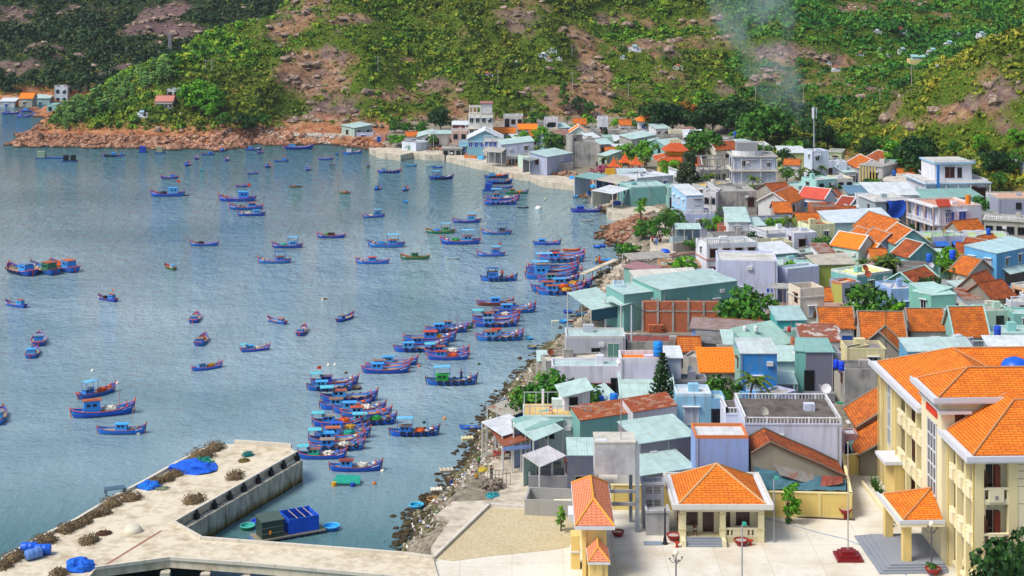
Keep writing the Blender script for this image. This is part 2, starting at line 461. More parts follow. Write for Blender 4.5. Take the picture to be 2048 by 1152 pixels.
def ground_mat():
 t=NT('earth_and_rock');w3=t.world()
 def at(n):return t.n('Attribute',attribute_name=n).outputs['Fac']
 n1=t.noise(.05,w3,8,.7);n2=t.noise(.35,w3,7,.75);n3=t.noise(1.4,w3,4,.7)
 soil=t.ramp(n2,[(.3,'#4a3428'),(.45,'#7c5c44'),(.56,'#9c7c5c'),(.72,'#bda07c')])
 rock=t.ramp(n2,[(.32,'#382e30'),(.5,'#74605a'),(.68,'#9c8878')])
 vg=t.n('Math',operation='MULTIPLY_ADD');t.l(n2,vg.inputs[0]);vg.inputs[1].default_value=.9;t.l(at('veg'),vg.inputs[2])
 grass=t.ramp(n3,[(.3,'#24380e'),(.5,'#456016'),(.7,'#767824')])
 grass=t.mix(at('far'),grass,t.ramp(n3,[(.3,'#182a16'),(.7,'#34482a')]));soil=t.mix(at('far'),soil,'#6a5454')  # far slope ground darkened in colour to look less lit
 c=t.mix(t.ramp(n1,[(.45,GR),(.58,WH)]),soil,rock)
 c=t.mix(t.ramp(vg.outputs[0],[(.72,GR),(1.0,WH)]),c,grass)
 # bare orange rock along the wave-washed edge
 sep=t.n('SeparateXYZ');t.l(w3,sep.inputs[0])
 zz=t.n('Math',operation='MULTIPLY_ADD');t.l(n2,zz.inputs[0]);zz.inputs[1].default_value=5.0;t.l(sep.outputs[2],zz.inputs[2])
 org=t.ramp(t.noise(.25,w3,6,.75),[(.3,'#4e3426'),(.45,'#96603e'),(.55,'#b07c58'),(.7,'#b8967a')])
 edge=t.ramp(t.n('Math',operation='MULTIPLY').outputs[0],[(0,GR),(1,WH)])if False else None
 m=t.n('Math',operation='DIVIDE');t.l(zz.outputs[0],m.inputs[0]);m.inputs[1].default_value=20
 hz=t.mix(t.ramp(m.outputs[0],[(.32,WH),(.48,GR)]),c,org)
 # town ground: packed pale sand and concrete
 town=t.ramp(n2,[(.35,'#6a6456'),(.5,'#8c8474'),(.68,'#a89f8c')])
 gray=t.ramp(n3,[(.3,'#4a4640'),(.5,'#8a8070'),(.7,'#bdb2a0')])
 sh=t.n('Math',operation='DIVIDE');t.l(at('shore'),sh.inputs[0]);sh.inputs[1].default_value=12
 town=t.mix(t.ramp(sh.outputs[0],[(.25,GR),(.6,WH)]),gray,town)
 c=t.mix(at('hill'),town,hz)
 wet=t.n('Math',operation='DIVIDE');t.l(sep.outputs[2],wet.inputs[0]);wet.inputs[1].default_value=2
 c=t.mix(t.ramp(wet.outputs[0],[(.1,WH),(.4,GR)]),c,'#33291c')
 b=t.n('Bump');b.inputs['Strength'].default_value=.9;b.inputs['Distance'].default_value=.8
 t.l(n2,b.inputs['Height']);t.l(b.outputs[0],t.b.inputs['Normal'])
 return t.out(c,.95,0,.15)
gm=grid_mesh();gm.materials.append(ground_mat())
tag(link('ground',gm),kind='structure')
# ---------------------------------------------------------------- sea
def sea_mat():
 t=NT('sea_water');w3=t.world()
 h1=t.noise(.32,t.world((1,.75,1)),3,.6);h2=t.noise(1.3,t.world((1,.7,1)),3,.6);h3=t.noise(.02,w3,4)
 a=t.n('Math',operation='MULTIPLY_ADD');t.l(h1,a.inputs[0]);a.inputs[1].default_value=1.6;t.l(h2,a.inputs[2])
 h4=t.noise(.55,t.world((1,.3,1)),2,.5);a2=t.n('Math',operation='MULTIPLY_ADD');t.l(h4,a2.inputs[0]);a2.inputs[1].default_value=1.5;t.l(a.outputs[0],a2.inputs[2]);a=a2
 sep=t.n('SeparateXYZ');t.l(w3,sep.inputs[0])
 # livelier chop in the upper bay, calmer strip near the pier
 mr=t.n('MapRange');t.l(sep.outputs[1],mr.inputs[0]);mr.inputs[1].default_value=200;mr.inputs[2].default_value=430;mr.inputs[3].default_value=.26;mr.inputs[4].default_value=1.0
 b=t.n('Bump');t.l(mr.outputs[0],b.inputs['Strength']);b.inputs['Distance'].default_value=.7
 t.l(a.outputs[0],b.inputs['Height']);t.l(b.outputs[0],t.b.inputs['Normal'])
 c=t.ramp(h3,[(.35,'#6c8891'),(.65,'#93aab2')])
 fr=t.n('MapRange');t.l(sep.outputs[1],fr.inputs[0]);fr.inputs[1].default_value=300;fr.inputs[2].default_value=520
 c=t.mix(fr.outputs[0],c,'#3e6c72')  # darker teal paints the hills' reflection into the upper bay
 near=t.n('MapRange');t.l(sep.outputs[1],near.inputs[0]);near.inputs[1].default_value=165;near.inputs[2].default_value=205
 c=t.mix(near.outputs[0],'#2c5f62',c)  # greener colour paints in the shaded reflection near the pier
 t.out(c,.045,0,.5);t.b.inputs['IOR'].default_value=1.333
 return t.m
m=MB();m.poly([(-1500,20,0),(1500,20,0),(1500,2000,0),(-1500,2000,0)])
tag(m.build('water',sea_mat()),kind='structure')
# ---------------------------------------------------------------- vegetation
rg=np.random.default_rng(5)
def leaf_mesh(name,C,N,Sz,mats,extra=None,aspect=1.0,shape=4):
 """many small leaf-clump faces at C, facing N, of size Sz"""
 n=len(C);N=N/np.linalg.norm(N,axis=1,keepdims=True)
 rv=rg.normal(size=(n,3));U=np.cross(N,rv);U/=np.linalg.norm(U,axis=1,keepdims=True)+1e-9;W=np.cross(N,U)
 Sz=np.asarray(Sz)[:,None]*.5
 a=U*Sz;b=W*Sz*aspect;bend=N*Sz*.35
 j=rg.uniform(.6,1.3,size=(n,4,1))
 V=np.stack([C-a*j[:,0]-b*.5,C+a*.35-b*j[:,1]-bend,C+a*j[:,2]+b*.5,C-a*.35+b*j[:,3]-bend],1).reshape(-1,3)
 me=bpy.data.meshes.new(name)
 ev,ef=(extra.v,extra.f)if extra else([],[])
 ev=np.array(ev,np.float32).reshape(-1,3)
 co=np.concatenate([V.astype(np.float32),ev]);me.vertices.add(len(co));me.vertices.foreach_set('co',co.ravel())
 li=[np.arange(4*n,dtype=np.int32)];ls=[np.arange(n,dtype=np.int32)*4];lt=4*n
 for f in ef:li.append(np.array(f,np.int32)+4*n);ls.append(np.array([lt],np.int32));lt+=len(f)
 li=np.concatenate(li);ls=np.concatenate(ls)
 me.loops.add(len(li));me.loops.foreach_set('vertex_index',li);me.polygons.add(len(ls));me.polygons.foreach_set('loop_start',ls)
 if not isinstance(mats,(list,tuple)):mats=[mats]
 for m in mats:me.materials.append(m)
 if len(mats)>1:me.polygons.foreach_set('material_index',np.concatenate([np.zeros(n,np.int32),np.ones(len(ls)-n,np.int32)]))
 me.update(calc_edges=True)
 return me
def shell(n,r=(1,1,1),lo=-.2,thick=.35):
 """n points and outward normals in the outer part of an ellipsoid"""
 d=rg.normal(size=(n*3,3));d/=np.linalg.norm(d,axis=1,keepdims=True);d=d[d[:,2]>lo][:n]
 k=1-thick*rg.random((len(d),1))**1.5
 return d*k*np.array(r),d+rg.normal(size=d.shape)*.45
def shrubmat():
 t=NT('shrub_foliage');n1=t.noise(.018,t.world(),3);n2=t.noise(.25,t.world(),3);n3=t.noise(2.5,t.world(),2)
 a=t.ramp(n2,[(.33,'#1c440c'),(.46,'#48841a'),(.57,'#7cae20'),(.7,'#b0b430')]);b=t.ramp(n2,[(.34,'#243a10'),(.48,'#586418'),(.6,'#8c8c24'),(.74,'#96783a')])
 c=t.mix(t.ramp(n1,[(.42,GR),(.6,(.8,.8,.8,1))]),a,b);c=t.mix(t.ramp(n3,[(.4,(.35,)*3+(1,)),(.6,GR)]),c,'#16240a')
 t.out(c,.6,0,.2);return t.m
SHRUB=shrubmat()
def hillside_shrubs():
 n=130000;ang=rg.uniform(-.36,.36,n);D=np.sqrt(rg.uniform(360**2,960**2,n))
 x=ang*D;z0=ground(x,D,True);base=3-.7*sstep(230,330,D)
 v=veg(x,D,z0);s=sdf(x,D)
 ok=(z0-base>1.6)&(s>5)&(rg.random(n)<np.clip((v-.2)*1.3,.08,1))&(pix(x,D,z0)[1]>-25)
 # thin out with distance so the far slopes keep the same look
 ok&=rg.random(n)<.95
 x,y,z,v=x[ok],D[ok],z0[ok],v[ok];n=len(x)
 r=(.45+1.35*rg.random(n)**2.8)*(.7+.45*np.clip(v,0,1))*np.where(y>650,1.25,1)
 k=np.where(r>1.4,26,np.where(r>.9,15,9)).astype(int)
 idx=np.repeat(np.arange(n),k);d,nn=shell(len(idx)*1,lo=-.05);m=len(d);idx=idx[:m]
 C=d*r[idx,None]*np.array([1.15,1.15,.85])+np.stack([x,y,z],1)[idx]
 C[:,2]+=r[idx]*.15
 return C,nn,r[idx]*rg.uniform(.45,.8,m)
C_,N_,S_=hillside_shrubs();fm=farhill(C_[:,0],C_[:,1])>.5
vm=~fm&(C_[:,0]>80)&(C_[:,1]>495+fbm(C_[:,0]/20,C_[:,1]/20,2,9)*10)
tag(link('valley_shrubs',leaf_mesh('valley_shrubs',C_[vm],N_[vm],S_[vm],leafmat('#143814','#34701c','#6c9c30',.05))),'cool green scrub filling the valley behind the right hill','shrubs',kind='stuff')
rm_=~fm&~vm&(C_[:,0]>62)&(C_[:,1]<=500)
tag(link('right_hill_shrubs',leaf_mesh('right_hill_shrubs',C_[rm_],N_[rm_],S_[rm_],leafmat('#30460f','#6c8018','#a89a2e',.07))),'olive and rusty scrub on the hill sloping down from the right','shrubs',kind='stuff')
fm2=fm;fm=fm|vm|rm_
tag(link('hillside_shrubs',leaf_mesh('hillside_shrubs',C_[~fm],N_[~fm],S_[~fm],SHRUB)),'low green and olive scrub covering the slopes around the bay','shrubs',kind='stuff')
tag(link('far_shrubs',leaf_mesh('far_shrubs',C_[fm2],N_[fm2],S_[fm2],leafmat('#10230f','#1d3a18','#3a5426',.08))),'scrub on the far hill behind the headland, coloured darker for weaker light','shrubs',kind='stuff')  # darker greens paint in the weaker light on the far hill
def tufts():
 n=110000;ang=rg.uniform(-.35,.35,n);D=np.sqrt(rg.uniform(360**2,900**2,n));x=ang*D;z=ground(x,D);v=veg(x,D,z);base=3-.7*sstep(230,330,D)
 ok=(z-base>1.2)&(rg.random(n)<np.clip(v+.12,.1,1))&(pix(x,D,z)[1]>-20);x,D,z=x[ok],D[ok],z[ok];i=np.repeat(np.arange(len(x)),4)
 C=np.stack([x,D,z],1)[i]+rg.normal(size=(len(i),3))*[.35,.35,.12]+[0,0,.3];return leaf_mesh('dry_tufts',C,rg.normal(size=C.shape)+[0,0,.8],rg.uniform(.4,.9,len(i)),leafmat('#2f4a14','#6a7a24','#9a8a44',.08))
tag(link('dry_tufts',tufts()),'short tufts of grass and dry scrub scattered over the slopes','grass',kind='stuff')
LEAF={
 'bright':leafmat('#2c5a10','#4f9216','#86b81e',.5),'mid':leafmat('#1d4410','#356a18','#5c8c22',.5),
 'dark':leafmat('#10290f','#1c4216','#37601e',.5),'euc':leafmat('#44783a','#70a04c','#a0c070',.3),
 'casu':leafmat('#1b2c1c','#2c4226','#47582e',.6),'palm':leafmat('#274416','#4b6c1e','#96963a',.4),
 'flame':leafmat('#3b4a16','#8a5a16','#d8701c',.5),'bou':leafmat('#7a2a4a','#b24a78','#6c7a3a',.8),'almond':leafmat('#1d4412','#2f7018','#6c9626',.7)}
def ray(px,py):
 """where the line of sight through (px, py) meets the ground"""
 if py>440:x,y,z=P(px,py,2.6);zz=gz(x,y);return P(px,py,max(zz,0))
 D=np.arange(300,950,1.0);g=ground((px-1024)/F*D,D);lz=CAMZ-D*(py-HY)/F
 i=np.argmax(g>=lz)if(g>=lz).any()else len(D)-1
 return((px-1024)/F*D[i],D[i],float(g[i]))
TM={}
def tree_meshes(kind,var):
 """crown and trunk meshes of a tree about 1 unit high per metre given"""
 k=(kind,var)
 if k in TM:return TM[k]
 r0=random.Random(hash(kind)%1000+var if False else sum(map(ord,kind))+var*17)
 tr=MB();Cs=[];Ns=[];Sz=[]
 def clump(c,r,n,s,lo=-.4):
  d,nn=shell(n,r,lo,.45);Cs.append(d+np.array(c));Ns.append(nn);Sz.append(rg.uniform(s*.6,s*1.3,len(d)))
 if kind in('round','broad','flat','loose','bush','small'):
  H=dict(round=7,broad=8,flat=5.5,loose=9,bush=2.6,small=4.2)[kind]
  rad=dict(round=3.6,broad=5.2,flat=4.6,loose=2.2,bush=2.3,small=1.7)[kind]
  th=dict(round=.2,broad=.18,flat=.42,loose=.3,bush=.05,small=.4)[kind]*H
  top=(r0.uniform(-.3,.3),r0.uniform(-.3,.3),th+.25*H)
  tr.bar((0,0,-.6),(top[0]*.5,top[1]*.5,th),.035*H,7,.025*H);tr.bar((top[0]*.5,top[1]*.5,th),top,.025*H,6,.01*H)
  nc=dict(round=16,broad=26,flat=20,loose=18,bush=7,small=9)[kind]
  for i in range(nc):
   a=r0.uniform(0,6.28);q=r0.random()**.6*rad*.78
   zz=th+(H-th)*(.08+.85*r0.random()*(1-.55*(q/rad)**2))
   if kind=='flat':zz=th+(H-th)*r0.choice((.25,.55,.85))+r0.uniform(-.15,.15)
   if kind=='loose':zz=th*.8+(H-th*.8)*(i+.5)/nc;q*=.8
   if kind=='bush':zz=H*(.25+.5*r0.random())
   c=(q*math.cos(a),q*math.sin(a),zz)
   rr=rad*r0.uniform(.26,.42)*(1.15 if kind in('bush','small')else 1)
   fl=.45 if kind=='flat' else .75
   clump(c,(rr,rr,rr*fl),dict(round=70,broad=75,flat=80,loose=60,bush=60,small=45)[kind],rr*(.34 if kind!='loose' else .5))
   if i%3==0:tr.bar((top[0]*.5,top[1]*.5,th*.9),c,.012*H,4,.004*H)
 elif kind=='casuarina':
  H=9;tr.bar((0,0,-.6),(.2,0,8),.2,6,.06)
  for i in range(34):
   f=r0.random();zz=1.6+7*f;q=(1-f)**.6*2.9*r0.random()**.5;a=r0.uniform(0,6.28)
   clump((q*math.cos(a),q*math.sin(a),zz),(1.2,1.2,1.2),110,.4)
 elif kind=='palm':
  H=7.5;pts=[(0,0,-.5),(.25,0,2),(.6,.1,4),(1.1,.1,6.2)]
  for a,b in zip(pts[:-1],pts[1:]):tr.bar(a,b,.17,6,.13)
  tx,ty,tz=pts[-1]
  for i in range(17):
   a=i*2.4+r0.uniform(-.2,.2);up=r0.uniform(-.1,1.0);L=r0.uniform(2.6,3.4)
   for j in range(15):
    t=(j+.6)/15;rr=L*t*math.cos(up*.6)*(1 if up>.2 else .85);zz=L*(math.sin(up)*t-.62*t*t*(1.25-.3*up))
    for sd in(-1,1):
     cx=tx+rr*math.cos(a)-sd*.22*math.sin(a)*(1-t*.5);cy=ty+rr*math.sin(a)+sd*.22*math.cos(a)*(1-t*.5)
     Cs.append(np.array([[cx,cy,tz+zz-.1*abs(sd)]]));Ns.append(np.array([[r0.uniform(-.3,.3)-.5*sd*math.sin(a),r0.uniform(-.3,.3)+.5*sd*math.cos(a),1.0]]));Sz.append(np.array([.5*(1.15-t*.6)]))
 elif kind=='norfolk':
  H=9.5;tr.bar((0,0,-.5),(0,0,9.4),.16,7,.03)
  z=1.2
  while z<9.2:
   L=2.75*(1-(z/9.6)**1.25)+.15;nb=7
   for i in range(nb):
    a=i*6.283/nb+z*1.7
    tr.bar((0,0,z),(L*math.cos(a),L*math.sin(a),z+.22*L),.03,4,.012)
    for j in range(max(4,int(L*8))):
     t=(j+1)/max(4,int(L*8));q=L*t
     d=rg.normal(size=(3,3))*.07
     Cs.append(np.array([[q*math.cos(a),q*math.sin(a),z+.22*q+.08*t*t]]*3)+d);Ns.append(rg.normal(size=(3,3))+[0,0,.6]);Sz.append(np.full(3,.28))
   z+=.44
 elif kind=='agave':
  for i in range(22):
   a=i*2.4;up=r0.uniform(.4,1.3)
   for j in range(5):
    t=(j+.5)/5;q=.8*t*math.cos(up)
    Cs.append(np.array([[q*math.cos(a),q*math.sin(a),.85*t*math.sin(up)]]));Ns.append(np.array([[-math.sin(up)*math.cos(a),-math.sin(up)*math.sin(a),math.cos(up)]]));Sz.append(np.array([.24*(1.2-t)]))
 C=np.concatenate(Cs);N=np.concatenate(Ns);Z=np.concatenate(Sz)
 TM[k]=(C,N,Z,tr);return TM[k]
TMM={}
def tree(px,py,hpx,kind,leaf,label,cat='tree',group=None,z=None,var=None,wide=1.0,name=None,D=None,trunkc='#6b5a48'):
 """a tree whose foot the photograph shows at (px, py); hpx is its height in photo pixels"""
 if D is None:
  x,y,zz=ray(px,py)if z is None else P(px,py,z)
 else:
  x,y=D2(px,D)[:2];zz=gz(x,y)if z is None else z
 H=dict(round=7,broad=8,flat=5.5,loose=9,bush=2.6,small=4.2,casuarina=9.3,palm=8.2,norfolk=9.5,agave=.9)[kind]
 if y>380 and kind not in('palm','loose')and 'headland' not in label:hpx*=1.35
 sc=hpx*y/F/H
 v=rnd.randrange(3)if var is None else var
 key=(kind,v,leaf,trunkc)
 if key not in TMM:
  C,N,Z,tr=tree_meshes(kind,v)
  TMM[key]=(leaf_mesh('crown',C,N,Z,LEAF[leaf]),tr.mesh('trunk',bark(trunkc))if tr.v else None)
 cm,tm=TMM[key]
 nm=name or{'palm':'palm_tree','norfolk':'conifer_tree','bush':'bush','casuarina':'casuarina_tree','agave':'agave_plant','loose':'slender_tree'}.get(kind,'tree')
 root=empty(nm,(x,y,zz-.05),rnd.uniform(0,6.28)if kind!='palm' else rnd.uniform(-.6,.6),label,cat,group)
 root.scale=(sc*wide,sc*wide,sc)
 link('crown' if kind!='agave' else 'leaves',cm,root)
 if tm:link('trunk',tm,root)
 return root
# grove on the headland ridge
for i in range(100):
 t=rnd.random();px=112+225*t+rnd.uniform(-10,10);top=232-112*t**.9
 py=top+8+rnd.random()**1.2*(48-8*t)
 tree(px,py,rnd.uniform(17,29),'loose','euc','slender pale green eucalyptus in the grove along the headland ridge','tree','eucalyptus grove on the headland',trunkc='#b8ae9c',wide=1.6)
TREES=[
 (372,218,50,'round','bright','bright green leafy tree beside the small white hut on the headland'),(402,226,62,'broad','bright','widest bright green tree of the clump on the headland slope'),
 (432,232,58,'round','bright','bright green tree at the right end of the clump on the headland'),(418,246,40,'round','bright','lower bright green tree in front of the headland clump'),
 (345,140,16,'bush','mid','round shrub on the headland crest under the lattice mast'),
 (490,268,30,'broad','dark','dark green tree above the pebble beach'),(525,262,26,'round','mid','green tree behind the pebble beach'),(450,258,26,'round','mid','leafy tree above the orange rocks left of the beach'),
 (1128,225,60,'loose','mid','tall slender tree standing alone above the white two storey house'),(1160,235,30,'round','dark','dark rounded tree left of the rocky gully'),(1178,236,24,'round','mid','green tree at the foot of the rocky gully'),
 (882,262,34,'broad','dark','dark spreading tree left of the white three storey house'),(845,272,20,'broad','mid','light green hedge-like tree behind the teal shed'),(815,268,18,'broad','mid','low green tree clump behind the far village'),(790,266,18,'broad','mid','leftmost low tree behind the salmon house'),
 (797,300,18,'flat','bright','bright spreading tree on the little quay'),(866,300,22,'round','mid','clipped round tree by the white seaside wall'),(833,296,26,'palm','palm','palm beside the white seaside house'),(800,292,18,'palm','palm','short palm behind the little quay'),
 (902,290,16,'palm','palm','small palm left of the blue gabled house'),(918,312,14,'bush','mid','shrub before the grey seaside hut'),(945,306,14,'bush','mid','shrub beside the orange wall'),(955,304,16,'palm','palm','small palm by the grey porch'),
 (1075,262,34,'round','mid','green tree right of the grey two storey house'),(1045,300,30,'round','bright','bright tree over the orange roofs in the far village'),(1020,300,22,'round','mid','tree between the blue gabled house and warehouse'),(1062,285,18,'round','mid','tree behind the warehouse roof'),
 (1072,332,52,'palm','palm','tall palm leaning in front of the lavender warehouse'),(1092,322,56,'palm','palm','tallest palm in the far village'),(1108,318,40,'round','mid','broad tree behind the palms'),(1120,306,30,'round','dark','dark tree left of the grey concrete tower'),(1085,300,36,'round','bright','bright tree above the palms'),
 (1132,262,34,'palm','palm','palm behind the orange roofed white house'),(1252,262,34,'palm','palm','palm left of the hip roofed white house'),(1170,255,22,'bush','bright','bright bush below the tiny white house'),(1150,268,18,'bush','mid','bush beside the white gabled house'),
 (1232,257,20,'bush','bright','yellow green bush near the tiny white house'),(1270,258,14,'bush','mid','bush left of the hip roofed house'),(1212,276,16,'round','dark','dark tree beside the concrete houses'),
 (1230,308,32,'palm','palm','palm before the white sheds by the temple'),(1202,352,46,'palm','palm','palm over the pink bougainvillea'),(1200,352,24,'bush','bou','pink bougainvillea bush beside the temple gate'),
 (1252,330,30,'broad','bright','bright tree behind the left temple pavilion'),(1292,338,46,'round','bright','bright green tree right of the temple pavilions'),(1288,345,34,'palm','palm','drooping palm right of the temple pavilions'),(1328,342,34,'palm','palm','palm in front of the temple hall'),(1212,306,20,'palm','palm','low palm beside the concrete tower'),
 (1315,272,52,'broad','dark','dark tree mass behind the hip roofed white house'),(1345,268,46,'broad','dark','dark tree next to the flame tree'),(1375,262,44,'round','flame','tree with orange flowers in the dark row'),(1395,272,40,'broad','dark','dark tree right of the flame tree'),(1425,268,50,'broad','dark','broad dark tree in the middle of the valley row'),
 (1455,262,48,'broad','dark','dark tree crown behind the shrine roofs'),(1480,272,54,'broad','dark','tall dark tree near the smoke'),(1505,285,40,'broad','mid','green tree in front of the valley row'),(1535,300,66,'broad','mid','large green tree just left of the smoke'),(1560,290,40,'round','dark','dark tree under the smoke'),
 (1405,330,52,'broad','mid','big green tree behind the temple hall'),(1420,322,40,'round','bright','yellow green tree behind the unfinished building'),
 (1378,388,62,'casuarina','casu','dark feathery casuarina before the light blue house'),(1410,392,54,'palm','palm','palm beside the casuarina'),
 (1625,318,60,'round','dark','dark tree behind the phone mast'),(1600,325,36,'round','bright','bright tree left of the phone mast'),(1655,310,44,'round','dark','dark tree right of the phone mast'),(1580,318,20,'bush','mid','bush behind the pale green house'),
 (1590,385,38,'palm','palm','left palm of the pair behind the three storey house'),(1612,388,36,'palm','palm','right palm of the pair behind the three storey house'),(1570,350,40,'round','dark','dark tree beside the three storey house'),(1575,372,30,'round','mid','tree under the three storey house wall'),
 (1730,330,44,'round','dark','dark tree at the foot of the right hill'),(1762,318,38,'round','mid','green tree on the foot of the right hill'),(1800,345,56,'round','bright','bright tall tree at the foot of the right hill'),(1838,355,60,'broad','dark','dark tree left of the white mansion'),(1815,372,30,'round','mid','shadowy tree behind the white roofs'),
 (1868,338,50,'palm','palm','lone palm high behind the white mansion'),(1990,360,44,'broad','dark','dark tree right of the white mansion'),(2030,352,40,'round','mid','tree on the slope at the right edge'),(2000,395,38,'round','mid','green tree above the concrete house'),(1910,322,30,'round','mid','tree on the slope above the mansion'),
 (2035,300,34,'round','bright','bright tree on the right hillside'),(1960,310,30,'round','bright','bright tree above the mansion terrace'),(1690,300,24,'bush','mid','large bush on the hill foot behind the red gables'),
 (1330,468,62,'palm','palm','shaggy palm in front of the light blue house'),(1345,452,40,'round','mid','green tree right of the shaggy palm'),(1288,482,40,'broad','almond','dense dark green tree by the shore path'),(1295,408,22,'small','mid','small tree in front of the teal building'),
 (1252,528,38,'flat','almond','flat topped almond tree by the water'),(1335,562,46,'palm','palm','palm beside the long white roof'),(1385,500,32,'bush','mid','bush beside the picket fence'),(1408,470,34,'round','mid','tree left of the white house with teal roof'),(1447,470,56,'small','mid','slim tree before the grey concrete house'),(1412,466,24,'bush','bright','shrub below the lavender parapet'),
 (1550,438,28,'bush','mid','shrub row behind the slate grey wall'),(1600,432,30,'round','mid','green tree among the tiled roofs'),(1625,436,26,'round','bright','bright tree beside the brick box'),(1570,434,24,'bush','mid','bush right of the slate grey wall'),
 (1828,474,26,'broad','dark','dark tree before the ornate white house'),(1715,470,16,'bush','bright','small bush between the tiled roofs'),(1752,548,46,'palm','palm','palm above the yellow roofed teal box'),(1778,552,36,'round','dark','dark tree right of the palm in the middle of town'),
 (1500,655,76,'broad','almond','large layered green tree beside the brick wall'),(1735,632,70,'broad','mid','big green tree behind the tiled roofs'),(1765,640,54,'round','mid','leafy tree right of the big green tree'),(1785,640,44,'loose','bright','thin bright tree before the teal box house'),
 (1118,808,60,'broad','almond','wide green tree over the terrace house'),(1075,806,52,'broad','almond','left part tree of the green canopy by the shore'),(1165,800,50,'round','almond','green tree behind the terrace shed'),
 (1440,790,48,'round','mid','green tree beside the palm and blue house'),(1490,792,70,'palm','palm','palm in front of the vivid blue house'),(1420,795,44,'round','mid','tree behind the green net on the light blue house'),
 (1770,452,16,'bush','mid','rooftop plants beside the blue tarpaulin'),
]
OV={(1500,655):(248,106,1.05),(1735,632):(248,112,.95),(1765,640):(246,100,1),(1785,640):(244,95,1.3),(1118,808):(203,112,1.1),(1075,806):(201,104,1),(1165,800):(204,104,1),(1440,790):(206,106,1),(1490,792):(205,130,1),(1420,795):(203,98,1),(1752,548):(292,76,1),(1778,552):(291,70,1)}
for t in TREES:
 D_,h_,w_=OV.get((t[0],t[1]),(None,t[2],1));tree(t[0],t[1],h_,t[3],t[4],t[5],'bush' if t[3]=='bush' else 'tree',D=D_,wide=w_)
tree(1325,812,174,'norfolk','dark','tall dark conical conifer standing among the metal roofs',wide=.8,D=200.5)
# ---------------------------------------------------------------- houses
WIN={}
FRC={'d':'#d8dadc','b':'#5a2a1c','u':'#cfd8e8','o':'#8f8b84','w':'#e4e6ea','g':'#cdd6cf','k':'#3a3c44'}
PNC={'d':'#1d232a','b':'#3a1a14','u':'#2a55b4','o':'#14120f','w':'#aeb8c6','g':'#5f8f86','k':'#15161a','r':'#7a2018','t':'#2f9a8c'}
def window(parent,x,y,z,wd,ht,kind='d',rot=0,name=None):
 """x, y: middle of the sill on the wall face; the face looks along -y before rot"""
 door=kind.startswith('D');kd=kind[-1]if door else kind
 key=(round(wd,1),round(ht,1),kind)
 if key not in WIN:
  f=MB();w2=wd/2;t=.09
  f.box(-w2-t,-w2,-.07,.02,0,ht);f.box(w2,w2+t,-.07,.02,0,ht);f.box(-w2-t,w2+t,-.07,.02,ht,ht+t)
  if not door:f.box(-w2-t-.05,w2+t+.05,-.12,.02,-t,0);f.box(-.03,.03,-.06,.02,0,ht)
  if kind in 'dbuw' and not door and ht>.8:f.box(-w2-.25,w2+.25,-.4,.02,ht+.16,ht+.24)
  p=MB().box(-w2,w2,-.03,.015,0,ht)
  WIN[key]=(f.mesh('frame',paint(FRC.get(kd,'#d8dadc'))),p.mesh('pane',paint(PNC.get(kd,'#3a1a14'),.3)if door or kd in 'brt' else glass(PNC.get(kd,'#1d232a'))))
 fr,pn=WIN[key]
 o=link(name or('door' if door else 'window'),fr,parent,(x,y,z),rot);link('door_leaf' if door else 'pane',pn,o)
 return o
def balus(m,p,q,z,h=.85,step=.38):
 """balustrade from p to q (local x, y) standing at height z"""
 L=math.hypot(q[0]-p[0],q[1]-p[1]);a=math.atan2(q[1]-p[1],q[0]-p[0]);cx,cy=(p[0]+q[0])/2,(p[1]+q[1])/2
 m.rbox(cx,cy,z+h-.1,z+h,L,.16,a);m.rbox(cx,cy,z,z+.08,L,.14,a);n=max(2,int(L/step))
 for i in range(n+1):
  t=i/n;w_=.2 if i%6==0 else .09
  m.rbox(p[0]+(q[0]-p[0])*t,p[1]+(q[1]-p[1])*t,z+.08,z+h-.1+(.12 if i%6==0 else 0),w_,w_,a)
def roofbar(m,p,q,r=.11):m.bar(p,q,r,5)
NH=[0]
HREG={}
